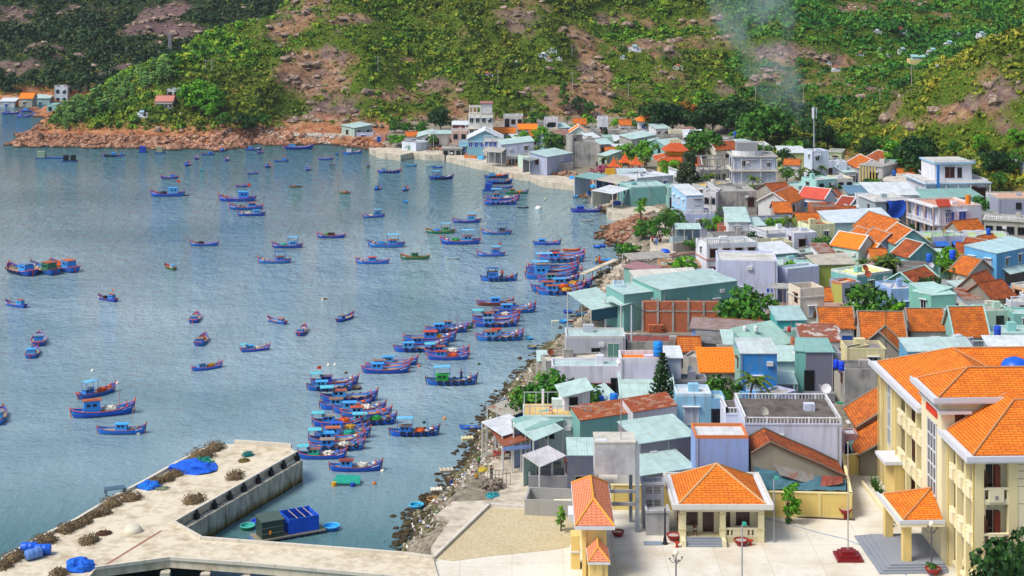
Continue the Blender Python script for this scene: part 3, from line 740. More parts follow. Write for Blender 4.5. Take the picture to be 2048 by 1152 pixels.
def house(A,B,d,h,label,roof='flat',wc='#d9dbe0',rm=None,rise=1.6,rim=None,wf=None,wl=None,wr=None,wins=(),bal='',over=.3,par=.35,
   cat='house',group=None,name='house',zg=None,dz=None,kind='d',stories=True,key=None,band=None,ww=1.1,wm=None):
 W0=2.6
 d=d*(.58 if A[1]>620 else .8 if A[1]>430 else 1)
 ax,ay,_=P(A[0],A[1],W0+h);bx,by,_=P(B[0],B[1],W0+h)
 if zg is None:
  zg=min(gz((ax+bx)/2,(ay+by)/2),9)
  for _ in range(2):ax,ay,_=P(A[0],A[1],zg+h);bx,by,_=P(B[0],B[1],zg+h);zg=.5*zg+.5*min(gz((ax+bx)/2,(ay+by)/2),9)
 ax,ay,_=P(A[0],A[1],zg+h);bx,by,_=P(B[0],B[1],zg+h)
 W=math.hypot(bx-ax,by-ay);yaw=math.atan2(by-ay,bx-ax)
 root=empty(name,(ax,ay,zg),yaw,label,cat,group);NH[0]+=1
 HREG[key or label]=(root,W,d,h)
 m=MB();wallm=wm or(wall(wc)if wc!='C' else conc());lo=-1.2;jit=.002*(NH[0]%7)
 rm=rm or metal()
 if roof in('flat','slab'):
  e=h-par if roof=='flat' else h
  m.box(0,W,0,d,lo,e);wobj=m.build('wall',wallm,root)
  if roof=='flat':
   p=MB();t=.2
   p.box(0,W,0,t,e,h);p.box(0,W,d-t,d,e,h);p.box(0,t,t,d-t,e,h);p.box(W-t,W,t,d-t,e,h)
   p.build('parapet',wall(rim)if rim else wallm,root)
   MB().box(t,W-t,t,d-t,e-.02,e+.03).build('roof',rm,root)
  else:
   MB().box(-over,W+over,-over,d+over,h,h+.22).build('roof_slab',wall(rim)if rim else wallm,root)
   MB().box(-over+.15,W+over-.15,-over+.15,d+over-.15,h+.22,h+.25).build('roof',rm,root)
 elif roof=='quad':
  z00,z10,z11,z01=[h+q for q in(dz or(0,0,rise,rise))]
  V=[(0,0,lo),(W,0,lo),(W,d,lo),(0,d,lo),(0,0,z00),(W,0,z10),(W,d,z11),(0,d,z01)]
  m.add(V,[(0,3,2,1),(4,5,6,7),(0,1,5,4),(1,2,6,5),(2,3,7,6),(3,0,4,7)]);m.build('wall',wallm,root)
  o=over;gx0=(z10-z00)/W;gy0=(z01-z00)/d
  f=lambda x,y:z00+gx0*x+gy0*y+(z11-z10-z01+z00)*x*y/(W*d)+.12
  MB().slab([(-o,-o,f(-o,-o)),(W+o,-o,f(W+o,-o)),(W+o,d+o,f(W+o,d+o)),(-o,d+o,f(-o,d+o))],.1).build('roof',rm,root)
 elif roof in('gx','gy'):
  o=over;rt=.14
  if roof=='gx':
   V=[(0,0,lo),(W,0,lo),(W,d,lo),(0,d,lo),(0,0,h),(W,0,h),(W,d,h),(0,d,h),(0,d/2,h+rise),(W,d/2,h+rise)]
   m.add(V,[(0,1,5,4),(2,3,7,6),(1,2,6,9,5),(3,0,4,8,7),(4,5,9,8),(6,7,8,9)]);s_=rise/(d/2)
   r=MB();r.slab([(-o,-o,h-s_*o+.1),(W+o,-o,h-s_*o+.1),(W+o,d/2,h+rise+.1),(-o,d/2,h+rise+.1)],rt);r.slab([(-o,d/2,h+rise+.1),(W+o,d/2,h+rise+.1),(W+o,d+o,h-s_*o+.1),(-o,d+o,h-s_*o+.1)],rt)
   ends=[((x,-o,h-s_*o+.16),(x,d/2,h+rise+.16),(x,d+o,h-s_*o+.16))for x in(-o,W+o)];ridge=((-o,d/2,h+rise+.12),(W+o,d/2,h+rise+.12))
  else:
   V=[(0,0,lo),(W,0,lo),(W,d,lo),(0,d,lo),(0,0,h),(W,0,h),(W,d,h),(0,d,h),(W/2,0,h+rise),(W/2,d,h+rise)]
   m.add(V,[(0,1,5,8,4),(2,3,7,9,6),(1,2,6,5),(3,0,4,7),(4,8,9,7),(5,6,9,8)]);s_=rise/(W/2)
   r=MB();r.slab([(-o,-o,h-s_*o+.1),(W/2,-o,h+rise+.1),(W/2,d+o,h+rise+.1),(-o,d+o,h-s_*o+.1)],rt);r.slab([(W/2,-o,h+rise+.1),(W+o,-o,h-s_*o+.1),(W+o,d+o,h-s_*o+.1),(W/2,d+o,h+rise+.1)],rt)
   ends=[((-o,y,h-s_*o+.16),(W/2,y,h+rise+.16),(W+o,y,h-s_*o+.16))for y in(-o,d+o)];ridge=((W/2,-o,h+rise+.12),(W/2,d+o,h+rise+.12))
  m.build('wall',wallm,root);ro=r.build('roof',rm,root)
  b=MB();roofbar(b,*ridge,.1)
  b.build('ridge',wall(rim)if rim else plain('#8a4a2a'),ro)
  if rim:
   for a_,c_,e_ in ends:b=MB();roofbar(b,a_,c_,.15);roofbar(b,c_,e_,.15);b.build('barge_trim',wall(rim),ro)
 elif roof=='hip':
  o=over;m.box(0,W,0,d,lo,h);m.build('wall',wallm,root)
  k=min(W,d)/2+o;z0=h+.12
  a_=[(-o,-o,z0),(W+o,-o,z0),(W+o,d+o,z0),(-o,d+o,z0)]
  if W>=d:r1,r2=(k-o,d/2,h+rise),(W+o-k,d/2,h+rise)
  else:r1,r2=(W/2,k-o,h+rise),(W/2,d+o-k,h+rise)
  r=MB()
  if W>=d:r.add(a_+[r1,r2],[(0,1,5,4),(1,2,5),(2,3,4,5),(3,0,4),(3,2,1,0)])
  else:r.add(a_+[r1,r2],[(0,1,4),(1,2,5,4),(2,3,5),(3,0,4,5),(3,2,1,0)])
  ro=r.build('roof',rm,root);b=MB()
  for p in a_[:2]:roofbar(b,p,r1 if p[0]<W/2 or W<d else r2,.09)
  roofbar(b,r1,r2,.09)
  for p in a_[2:]:roofbar(b,p,r2 if p[0]>W/2 or W<d else r1,.09)
  b.build('ridge',wall(rim)if rim else plain('#c98a4a'),ro)
 if band:
  MB().box(-.12,W+.12,-.12,d+.12,h-band[1]if len(band)>1 else h*.5,(h-band[1]if len(band)>1 else h*.5)+.22).build('floor_band',wall(band[0]),root)
 if name=='house':
  q=random.Random(NH[0]*7);auto=wf is None and not wins and 'blank' not in label and 'windowless' not in label
  if auto and h>2.6 and W>2.6:
   k_=q.choice('dkbddu');nw=max(1,int(W/4.2));
   for i in range(nw):
    if q.random()<.8:window(root,W*(i+q.uniform(.3,.7))/nw,0,max(.5,h-q.uniform(2.0,2.6)),q.uniform(.8,1.3),q.uniform(.9,1.4),k_)
  if wl is None and 'blank' not in label and d>3 and h>2.8 and q.random()<.6:window(root,0,d*q.uniform(.3,.7),h-2.2,.9,1.1,q.choice('dkb'),-math.pi/2)
  if h>3 and W>3:x_=W*q.choice((.04,.96,.5));MB().bar((x_,-.07,-.5),(x_,-.07,h-.1),.05,5).build('drainpipe',plain('#a8a8a4'),root)
  if q.random()<.4 and W>4:x_=W*q.uniform(.15,.85);MB().box(x_-.4,x_+.4,-.32,-.01,h-1.5,h-.95).build('air_conditioner',plain('#d0d2d2'),root)
  if 'blank' not in label and roof in('flat','slab')and W>4 and d>3:
   x_,y_=W*q.uniform(.2,.7),d*q.uniform(.35,.7);z_=h+(.25 if roof=='slab' else-par+.03);MB().box(x_,x_+q.uniform(.8,1.6),y_,y_+.9,z_,z_+q.uniform(.4,1.3)).build('roof_hatch',wallm,root)
 # windows
 levels=[h-2.3]if h<5.4 or not stories else[h-2.4,h-5.7]
 if h<3:levels=[max(.7,h-2.0)]
 if h>=9.3:levels.append(h-9.0)
 for lv in levels:
  for face,n,L in(('F',wf,W),('L',wl,d),('R',wr,d)):
   if not n:continue
   for i in range(n):
    u=(i+.5)/n*L
    if face=='F':window(root,u,0,lv,min(ww,L/n*.6),1.3,kind,0)
    if face=='L':window(root,0,u,lv,min(1.0,L/n*.6),1.3,kind,-math.pi/2)
    if face=='R':window(root,W,u,lv,min(1.0,L/n*.6),1.3,kind,math.pi/2)
 for face,u,z,wd,ht,kd in wins:
  z=z if z>=0 else h+z
  if face=='F':window(root,u*W,0,z,wd,ht,kd,0)
  elif face=='L':window(root,0,u*d,z,wd,ht,kd,-math.pi/2)
  else:window(root,W,u*d,z,wd,ht,kd,math.pi/2)
 if bal:
  b=MB();i_=.1
  if 'F' in bal:balus(b,(i_,i_),(W-i_,i_),h)
  if 'B' in bal:balus(b,(i_,d-i_),(W-i_,d-i_),h)
  if 'L' in bal:balus(b,(i_,i_),(i_,d-i_),h)
  if 'R' in bal:balus(b,(W-i_,i_),(W-i_,d-i_),h)
  b.build('balustrade',wall('#dfe1e6'),root)
 return root
def annex(root,name,x0,x1,y0,y1,z0,z1,mat,over=0):return MB().box(x0,x1,y0,y1,z0,z1).build(name,mat,root)
def lean(root,x0,x1,y0,y1,zf,zb,mat=None,name='awning',t=.08):
 """an awning sheet from the back (y1, zb) down to the front (y0, zf)"""
 return MB().slab([(x0,y0,zf),(x1,y0,zf),(x1,y1,zb),(x0,y1,zb)],t).build(name,mat or metal(),root)
def canopy(A,B,d,h,label,rm,dz=(0,0,.8,.8),name='canopy',cat='canopy',posts=3,zg=None,backwall=None,postc='#c9c9c4',key=None,skirt=None):
 """open roof on posts; A, B front top edge"""
 zg=2.7 if zg is None else zg
 d=d*(.62 if A[1]>620 else .8 if A[1]>430 else 1)
 ax,ay,_=P(A[0],A[1],zg+h);bx,by,_=P(B[0],B[1],zg+h)
 W=math.hypot(bx-ax,by-ay);yaw=math.atan2(by-ay,bx-ax)
 root=empty(name,(ax,ay,zg),yaw,label,cat);HREG[key or label]=(root,W,d,h)
 z=[h+q for q in dz]
 MB().slab([(0,0,z[0]),(W,0,z[1]),(W,d,z[2]),(0,d,z[3])],.08).build('roof',rm,root)
 for i in range(posts):
  u=.08+(W-.16)*i/max(1,posts-1);t=u/W
  MB().box(u-.07,u+.07,.1,.24,-.6,z[0]*(1-t)+z[1]*t-.09).build('post',plain(postc),root)
  MB().box(u-.07,u+.07,d-.24,d-.1,-.6,z[3]*(1-t)+z[2]*t-.09).build('post',plain(postc),root)
 if backwall:MB().box(.1,W-.1,d-.1,d-.02,-.6,min(z[2],z[3])-.1).build('back_wall',wall(backwall),root)
 if skirt:MB().box(0,W,-.02,.02,h-skirt[1],h-.05).build('hanging_cloth',cloth(skirt[0]),root)
 return root
TO,TN=tile('#e07a24','#a84a1c',.6),tile('#f4881c','#e67812',.1)      # weathered and new clay tiles
TB,TR=tile('#c4602a','#823a1e',.85),tile('#e86a34','#cc5424',.1)
MT,MW,MG,MR,MM=metal('#b4cfca',.07),metal('#d6dde0',.08),metal('#8d9290',.15),metal('#9a8478',.55),metal('#86b3ac',.05)
CG,CD=conc(),conc('#7e7c7a','#3d3c3c');CL=conc('#c9c8c2','#8e8c86')
TEAL,MINT,LAV,WHT,SKY,CREAM='#78b0aa','#b5d6cc','#b4bcd8','#d8dae2','#86bcdc','#e0d3a4'
H=house
# --- far village along the head of the bay
H((688,264),(712,264),6,3.0,'small white house with a dark doorway, leftmost of the far village',wc='#d5d6d8',rm=CG,wins=[('F',.5,0,1.3,2.1,'Dk')])
H((712,265),(746,265),6,2.9,'pale lavender house with a blue window at the left end of the far village',wc='#b9c0da',rm=CG,wins=[('F',.4,.9,1.1,1.1,'u')])
H((709,256),(745,252),6,4.8,'greenish grey upper house with a sloping teal roof behind the lavender one',roof='quad',wc='#a8bdb4',rm=MT,dz=(0,.4,.8,.4),wf=2,kind='o',stories=False)
H((745,269),(771,269),5,2.4,'salmon pink hut with a blue door on the far shore',wc='#c98a70',rm=CG,wins=[('F',.5,0,1.2,1.8,'Du')])
H((804,283),(832,286),6,3.8,'white seaside house with blank pale wall by the little quay',wc='#c7d3e2',rm=CG,wf=1,kind='g')
H((832,290),(889,290),4,2.3,'long low white shed with a dark eave and blue door',wc='#d4d4d2',rm=MG,roof='quad',dz=(0,0,.5,.5),wf=4,kind='k',over=.8,wins=[('F',.93,0,1.4,1.9,'Du')])
H((835,270),(862,270),7,4.0,'grey house with long teal roof in the far village',roof='quad',wc='#a9b2b0',rm=MT,dz=(-.6,.6,.9,0))
H((862,271),(930,269),6,3.6,'long cream house with an orange wall panel and teal roof',roof='quad',wc='#d6cfc4',rm=MT,dz=(.4,.2,.6,.9),wins=[('F',.12,.4,2.2,2.2,'Db'),('F',.6,1.4,1,1,'b'),('F',.95,.3,1.6,2,'Db')])
H((812,272),(834,272),4,2.8,'little hut with old orange tiles behind the seaside palm',roof='gx',rm=TO,rise=1.1)
H((903,262),(935,262),6,5.0,'pink house with balcony left of the yellow fronted house',wc='#c8a79c',rm=CG,wf=2,kind='k',bal='F')
H((905,250),(938,250),5,5.6,'maroon walled house under a pale roof left of the tall white house',roof='quad',wc='#7a3a34',rm=MW,dz=(0,0,.6,.6))
H((930,255),(978,255),6,5.0,'house with a yellow upper wall below the tall white house',wc='#d8c25a',rm=CG,rim='#d8dae0',wf=3,kind='w',bal='F')
r=H((937,229),(986,229),7,10.4,'tall white three storey house with open roof pergola, highest in the far village',wc='#dcd8cc',rm=CG,wf=4,kind='d',band=('#c9a76a',4.6))
_,W,d,h=HREG['tall white three storey house with open roof pergola, highest in the far village']
annex(r,'roof_room',W*.5,W*.96,2,d,h,h+3,wall('#d8d6d6'));annex(r,'roof_slab',W*.46,W,1.6,d+.3,h+3.0,h+3.25,wall('#a06a6a'))
m=MB()
for x in(0.2,W*.16,W*.32,W*.47):m.box(x,x+.22,.2,.45,h,h+2.1);m.box(x,x+.22,4,4.25,h,h+2.1)
m.box(0,W*.5,.15,.5,h+2.1,h+2.35);m.box(0,W*.5,3.95,4.3,h+2.1,h+2.35);m.build('pergola',wall('#d8d6cc'),r)
H((935,278),(1005,278),9,5.2,'long sky blue gabled house with a white awning in the far village',roof='gy',wc='#7fb6c9',rm=MW,rise=2.4,rim='#dde4e8',wf=6,kind='u',stories=False)
H((918,284),(937,284),6,3.6,'narrow light blue wing with a round blue awning left of the gabled house',wc='#8ec4dc',rm=CG,wins=[('F',.5,1,1.2,1.2,'u')])
H((1007,232),(1046,232),7,7.6,'grey modern two storey house with dark windows in the far village',wc='#c2c6c6',rm=CG,wf=3,kind='k',wins=[('F',.12,1.5,.6,5.2,'k'),('F',.24,1.5,.6,5.2,'k')])
H((975,266),(1000,266),5,4.2,'small orange tiled gable house right of the tall white house',roof='gx',rm=TN,rise=1.3,wc='#b9b2a8')
H((1004,266),(1030,266),5,4.2,'second small orange tiled house, beside the grey modern house',roof='gx',rm=TN,rise=1.3,wc='#a8a49c')
H((1037,258),(1073,258),5,4.2,'low house with a wide orange tiled roof below the grey modern house',roof='gx',rm=TN,rise=1.3,wc='#b8b4ac')
H((1089,238),(1116,238),5,6.2,'white two storey house with projecting roof beside the lone slender tree',wc='#d6d6da',rm=CG,wf=1,ww=3,kind='k',bal='F')
H((1074,243),(1090,243),5,5.0,'grey block beside the white two storey house in the far village',wc='C',rm=CG)
H((1140,266),(1176,266),7,4.2,'pale green gable fronted house with new orange tiles',roof='gy',rm=TN,rise=1.8,wc='#b9d4c8',rim='#dfe6e2',wf=2,kind='u')
H((968,277),(1003,277),6,5.2,'cream two storey house with blue windows before the blue gabled house',wc='#d2cfc8',rm=CG,wf=4,kind='u',bal='F')
H((1003,290),(1068,289),9,5.0,'long lavender warehouse with a pale teal roof',roof='quad',wc='#bcc2d6',rm=MT,dz=(0,.9,1.3,.3),wins=[('F',.75,3.4,1,1.2,'d')],over=.2)
H((996,303),(1040,301),5,3.6,'lavender house front behind the grey porch',wc='#b3b9cc',rm=MT,wf=2,kind='k')
canopy((963,303),(1003,305),4,3.0,'grey corrugated porch on brown posts beside the shore road',metal('#b3aea2',.2),dz=(0,0,.8,.8),posts=4,backwall='#8e8c90')
H((1000,315),(1018,315),4,2.4,'small hut with brown door right of the grey porch',wc='#b07a5a',rm=MG,roof='quad',dz=(0,0,.4,.4))
H((1017,314),(1036,314),4,2.9,'white kiosk with three dark windows by the shore road',roof='quad',wc='#d9d9da',rm=MG,dz=(0,0,.6,.6),wf=3,kind='k',over=.6)
H((1036,310),(1060,312),5,3.6,'narrow mint and white shopfront house on the shore road',wc='#bcd8cc',rm=metal('#c79a84',.3),wins=[('F',.7,.2,1.4,2.4,'Dw')])
H((1080,313),(1094,313),6,3.6,'pale yellow end wall of the lavender shed',wc='#d8d878',rm=MT)
H((1094,314),(1144,306),6,4.2,'lavender shed with long teal roof left of the concrete tower',roof='quad',wc='#aab2cc',rm=MT,dz=(0,0,.8,.8),wins=[('F',.6,2.6,1,1.1,'w')])
canopy((1060,322),(1084,319),3,2.8,'grey sheet porch before the yellow end wall',MG,dz=(0,.4,.7,.3),posts=2,backwall='#8d8d90')
H((1075,329),(1096,329),4,2.1,'low cream concrete shed at the water end of the lavender shed',wc='#c8bd98',rm=CG)
H((1096,327),(1146,325),1,2.4,'stained grey yard wall in front of the lavender shed',wc='C',rm=CG,par=.2,name='yard_wall',cat='wall')
H((1150,283),(1192,283),7,6.8,'tall windowless grey concrete block by the temple',wc='C',rm=CG)
H((1144,270),(1165,269),4,8.6,'upper stair tower of bare concrete left of the concrete block',wc='C',rm=CG,wins=[('F',.3,-1.6,.8,.8,'o')])
H((885,298),(923,298),5,2.6,'grey hut with flat roof beside the seaside wall',wc='#a9a49a',rm=CG,roof='slab',wf=3,kind='k')
H((928,311),(951,312),1.0,1.4,'low orange painted wall on the shore',wc='#d0782e',rm=CG,par=.2,name='yard_wall',cat='wall')
H((770,285),(800,286),1.0,1.0,'long rubble wall between the salmon hut and the quay',wc='C',rm=CG,par=.2,name='yard_wall',cat='wall')
H((850,302),(890,301),1.0,1.2,'low white garden wall at the far quay',wc='#c9c9c4',rm=CG,par=.2,name='yard_wall',cat='wall')
# --- valley behind the temple
H((1278,243),(1312,243),7,4.6,'white house with an orange hip roof at the foot of the valley',roof='hip',rm=TN,rise=1.9,wc='#dfe0e6',wf=2,kind='u',over=.7)
H((1196,236),(1216,236),5,4.8,'tiny white two storey house with a dark door behind the concrete houses',wc='#d8dce4',rm=CG,wins=[('F',.3,0,.8,1.8,'Db'),('F',.7,.8,1,1,'k')],bal='F')
H((1175,262),(1202,262),6,3.8,'plain grey concrete house right of the pale green gable',wc='C',rm=CG)
H((1218,260),(1244,260),6,4.2,'grey concrete house with red brick corner in the valley',wc='C',rm=CG)
H((1242,264),(1290,264),8,4.4,'wide grey concrete house with a flat roof in the valley',wc='C',rm=CG,wf=3,kind='o')
H((1205,273),(1230,273),5,3.4,'mint coloured low house between the concrete houses',wc='#a8cabe',rm=MT)
H((1310,271),(1368,271),5,3.2,'long roofless grey wall house with a small gable',wc='C',rm=CD,wins=[('F',.8,.6,1.2,1.2,'o')])
H((1229,283),(1262,283),7,3.0,'low house with broad white roof before the grey teal roofed house',roof='quad',rm=MW,dz=(0,0,1,1),wc='#aeb6b6')
H((1264,279),(1311,276),7,5.0,'grey plastered house with pale teal sloping roof and one window',roof='quad',rm=MT,dz=(0,.9,1.3,.5),wc='C',wins=[('F',.45,-2,1.2,1.2,'w')])
H((1298,288),(1330,287),8,4.2,'white fronted house left of the teal gabled shed',roof='quad',rm=MT,dz=(0,.6,.9,.5),wc='#d8dce0',wins=[('F',.4,-2.4,1,1.4,'u')])
H((1330,291),(1371,287),8,4.4,'teal gabled shed behind the temple hall',roof='gx',rm=MT,rise=1.3,wc='#7fb0ac')
H((1371,274),(1408,274),8,4.0,'white barn like house with bright roof behind the temple',roof='quad',rm=MW,dz=(0,0,1.2,1.2),wc='#cfd2d8')
H((1196,310),(1214,312),6,3.2,'low teal roofed hut among the palms',roof='quad',rm=MT,dz=(0,0,.8,.8),wc='#a9bdb8')
H((1212,306),(1240,306),6,2.8,'orange tiled hut behind the left temple pavilion',roof='gx',rm=TO,rise=1.2,wc='#b8a898')
H((1432,300),(1480,298),8,4.8,'cream hall with weathered red tile roof behind the big green tree',roof='gx',rm=TB,rise=1.8,wc='#d8d2c0',rim='#d8d8d4')
H((1442,278),(1484,278),8,4.2,'grey flat roofed building with a brick stair head and blue tank',wc='C',rm=CG,wf=4,kind='o')
H((1402,284),(1432,284),6,3.6,'small shrine roofed house by the dark trees',wc='#c9c2b4',rm=TO,roof='gx',rise=1.2)
H((1562,306),(1612,306),8,4.8,'pale yellow green house with white roof under the hill',roof='quad',rm=MW,dz=(0,0,.8,.8),wc='#bcc888')
H((1568,329),(1598,330),6,3.6,'white hut with small orange roof beside the twin palms',roof='gx',rm=TO,rise=1.0,wc='#d4d4d4')
# --- shore front below the temple
canopy((1207,362),(1238,353),8,3.6,'teal sheet awning over the blue and white shop front',MM,dz=(0,0,.6,.6),posts=3,backwall='#c4d6e4')
canopy((1236,368),(1272,357),6,3.4,'worn beige corrugated awning beside the teal awning',metal('#c8c0ae',.25),dz=(0,0,.7,.7),posts=3,backwall='#3a66b4')
H((1238,347),(1296,347),10,4.2,'long white flat roofed house nearest the temple gate',wc='#cfd6e2',rm=MT)
H((1274,356),(1347,350),9,4.2,'long white shed with curved side wall behind the teal building',wc='#c4cad2',rm=MW)
H((1337,340),(1364,350),6,4.4,'white balustraded wing beside the casuarina',wc='#dfe3ea',rm=CG,bal='F')
H((1360,336),(1394,336),6,3.6,'old orange roof house behind the casuarina',roof='gx',rm=TO,rise=1.3,wc='#b9a898')
H((1262,374),(1337,371),9,5.2,'broad teal walled building with an orange shuttered window on the waterfront',wc='#6fa5a4',rm=MT,wins=[('F',.3,.7,1.4,1.5,'b')],rim='#9fc4c0')
H((1337,375),(1352,375),7,4.8,'narrow teal house with orange door right of the teal building',wc='#86b4b0',rm=MT,wins=[('F',.5,.2,1,2.2,'Db')])
canopy((1226,388),(1262,380),6,2.9,'white lean to roof on the quay in front of the teal building',MW,dz=(0,.4,.7,.3),posts=3,backwall='#d4cfc2')
r=H((1372,392),(1407,391),11,7.8,'light blue two storey house with white roof by the casuarina',roof='quad',rm=MW,dz=(0,0,.8,.8),wc='#9fc9e8',wl=3,kind='w',over=.1)
annex(r,'front_wall',.05,3.9,-.08,-.01,2.0,7.4,wall('#cdd3dc'))
r=H((1432,383),(1514,382),10,5.4,'bare grey concrete house with small brown window, below the tall three storey house',wc='C',rm=CG,wins=[('F',.85,-3.4,1.3,1.8,'b')],bal='L')
H((1407,385),(1432,386),8,5.6,'white balcony house squeezed between the blue and grey concrete houses',wc='#d8d6da',rm=CG,wf=2,kind='k',bal='F')
H((1356,429),(1430,428),8,4.6,'lavender blue parapet house above the teal awning',wc='#b3bfe0',rm=CG,bal='F')
canopy((1351,458),(1403,458),4,3.0,'teal awning with blue doors on the shore path',MT,dz=(0,0,.7,.7),posts=4,backwall='#9ab4cc',skirt=None)
r=H((1457,444),(1499,444),9,4.6,'white house with broad pale teal roof and orange edge',roof='quad',rm=MT,dz=(0,0,1.7,1.7),wc='#dde0e4')
H((1438,452),(1484,452),4,3.2,'terracotta red brick box beside the teal roofed white house',wm=brick('#b5522c'),rm=CD)
H((1500,441),(1598,438),7,3.8,'long slate grey walled house behind the white balustrades',wc='#8d93a4',rm=conc('#7c8290','#565a66'))
H((1426,472),(1514,470),6,3.2,'low concrete flat roof behind the brown windowed white house',wc='C',rm=CD)
r=H((1414,488),(1515,484),8,6.2,'white two storey house with pink trimmed terrace and brown windows',wc='#dfe2ea',rm=CL,wf=4,kind='b',bal='F',band=('#c48a80',3.0))
H((1408,503),(1430,506),4,3.6,'round cornered white balcony with plants left of the brown windowed house',wc='#d8d8dc',rm=CG,bal='FL')
H((1345,474),(1376,472),2,1.8,'low teal and white gate wall on the path',wc='#a9bfc4',rm=CG,name='yard_wall',cat='wall')
H((1346,487),(1412,478),1.0,1.8,'pale picket like yard wall above the almond tree',wc='#b9b2a4',rm=CG,name='yard_wall',cat='wall',par=.2)
H((1343,512),(1425,499),1.2,2.4,'long white yard wall with a red coping behind the path',wc='#d2cfd0',rm=CL,rim='#b08a78',name='yard_wall',cat='wall')
r=H((1435,520),(1555,522),11,8.4,'large blank lavender white house with two small blue windows in the middle of town',wc='#c6cbe4',rm=CL,wins=[('F',.42,-5.4,.8,.9,'u'),('F',.87,-5.2,1,.7,'u')])
H((1555,532),(1575,538),8,6.6,'lavender white side wing beside the large blank house',wc='#c2c8e0',rm=MT)
H((1384,547),(1436,546),5,4.4,'low pale blue house left of the large blank house',wc='#c6d0e4',rm=MW)
H((1297,545),(1322,535),6,3.0,'teal and orange hut with a rose coloured metal roof',roof='quad',rm=metal('#a8787a',.25),dz=(0,0,.5,.5),wc='#7fb0a4')
H((1320,531),(1403,531),7,3.2,'long weathered grey yard house with orange coping behind the small palm',wc='C',rm=CG,rim='#c08a5a')
canopy((1262,520),(1342,514),5,2.8,'rickety grey tin roof over the shore path',metal('#a8a498',.3),dz=(0,0,.5,.5),posts=4)
H((1287,573),(1412,567),9,4.4,'wide house with whitish metal roof behind the brick walled house',roof='quad',rm=metal('#d9d5ca',.2),dz=(0,0,1.1,1.1),wc='#b9b5ac')
# brick house with teal upper storey
r=H((1322,581),(1474,562),10,6.2,'long house with teal metal clad upper storey above red brick walls',roof='quad',wm=wall('#6fa9a0',.2),rm=MT,dz=(0,0,.5,.5),wins=[('F',.72,-4.0,1.0,1.5,'w')],over=.15,zg=3)
_,W,d,h=HREG['long house with teal metal clad upper storey above red brick walls']
H((1248,590),(1322,582),7,5.6,'teal clad left half of the brick house, above the dark blue awning cloth',roof='quad',wm=wall('#74a8a2',.2),rm=MT,dz=(0,0,.4,.4),over=.1,zg=3)
H((1228,571),(1250,571),5,6.4,'narrow pale blue tower room left of the teal clad house',wc='#b4d0e2',rm=CG,wf=1)
bk=H((1285,603),(1438,604),1.2,4.6,'red brick yard wall with concrete columns in front of the teal clad house',wm=brick(),rm=CG,par=.1,name='brick_wall',cat='wall',zg=3)
_,W,d,h=HREG['red brick yard wall with concrete columns in front of the teal clad house']
for i in range(6):
 x=W*i/5;MB().box(x-.16,x+.16,-.14,-.01,-.6,h+(.6 if i in(1,3)else .02)).build('column',CG,bk)
MB().box(0,W,-.08,-.01,h*.66,h*.66+.2).build('beam',CG,bk)
for i,(u,z,a,b)in enumerate([(.17,.9,2.4,1.1)]):
 m=MB()
 for q in range(7):m.box(u*W-a/2+.2*(q%2),u*W+a/2-.25*(q%3),-.75-.03*q,-.2,z+q*.17-.9+.02*(q%2),z+q*.17-.75)
 o=m.build('brick_stack',brick('#d2622a'),None,loc=bk.location,rz=bk.rotation_euler.z);tag(o,'pile of orange bricks against the brick yard wall','bricks')
canopy((1183,620),(1243,612),9,3.7,'pale teal roof of the boat shelter with a dark blue cloth hanging below',MT,dz=(0,.2,1.7,1.4),posts=3,skirt=('#2e5a6e',1.7),zg=2.7)
canopy((1243,612),(1325,596),5,4.2,'pale teal lean to roof over the brick bay with a green cloth',MT,dz=(0,.6,1.2,.6),posts=3,zg=2.9)
# --- lower shore rows
H((1132,672),(1251,672),9,3.6,'grey plastered shore house with a pale teal deck and two windows',wc='#b4b8c0',rm=MT,rim='#c9cac8',wins=[('F',.5,-2.6,1.1,.8,'k'),('F',.8,-3.0,1.6,1.9,'g')])
H((1255,683),(1398,683),8,2.6,'long grey walled yard with a rust red roof strip',wc='C',rm=metal('#8a4030',.2),par=.3)
H((1092,722),(1212,716),6,2.8,'weathered cream concrete roofed house beside the rusty dish',wc='C',rm=conc('#cdc6b4','#9c9484'),par=.3)
canopy((1073,722),(1095,722),5,2.4,'small teal awning on the water edge',MT,posts=2)
r=H((1104,732),(1241,732),7,6.2,'big white house with a long pale teal deck above the green tree',wc='#d8d6e2',rm=MT,wins=[('F',.72,-5.0,2.2,2.6,'b'),('F',.94,-4.6,1.3,3.0,'k')])
r=H((1241,716),(1334,716),7,8.0,'taller white block with orange tile strip and blue tank on top',wc='#d2cfe0',rm=TN,rim='#dcd8e0',par=.6,wins=[('F',.82,-8,2,5.2,'Dt')])
H((1335,716),(1362,716),7,7.0,'narrow white plank walled house right of the blue tank block',roof='quad',wc='#ccd3dc',rm=MW,dz=(0,0,.4,.4))
H((1366,712),(1400,716),6,3.4,'small weathered beige roofed hut with junk on top',wc='C',rm=conc('#b9b2a2','#7a7468'))
H((1400,690),(1502,690),6,3.4,'concrete walled house with sagging grey roof before the navy awning',roof='quad',wc='C',rm=CD,dz=(.4,-.3,.6,1.0))
H((1245,812),(1350,812),9,3.2,'large pale teal corrugated roof beside the tall conifer',roof='quad',rm=MT,dz=(0,0,2.4,2.4),wc='#b4d0c8')
H((1213,818),(1246,812),7,2.9,'lower teal corrugated roof left of the conifer roof',roof='quad',rm=MT,dz=(-.3,.2,1.6,1.2),wc='#9ab8ae')
r=H((1353,787),(1423,787),7,6.6,'light blue house with white roof and double window behind the grey walls',wc='#8cc0dc',rm=metal('#d8dcdc',.15),wins=[('F',.42,-3.6,1.6,1.9,'w')],rim='#c4dcec')
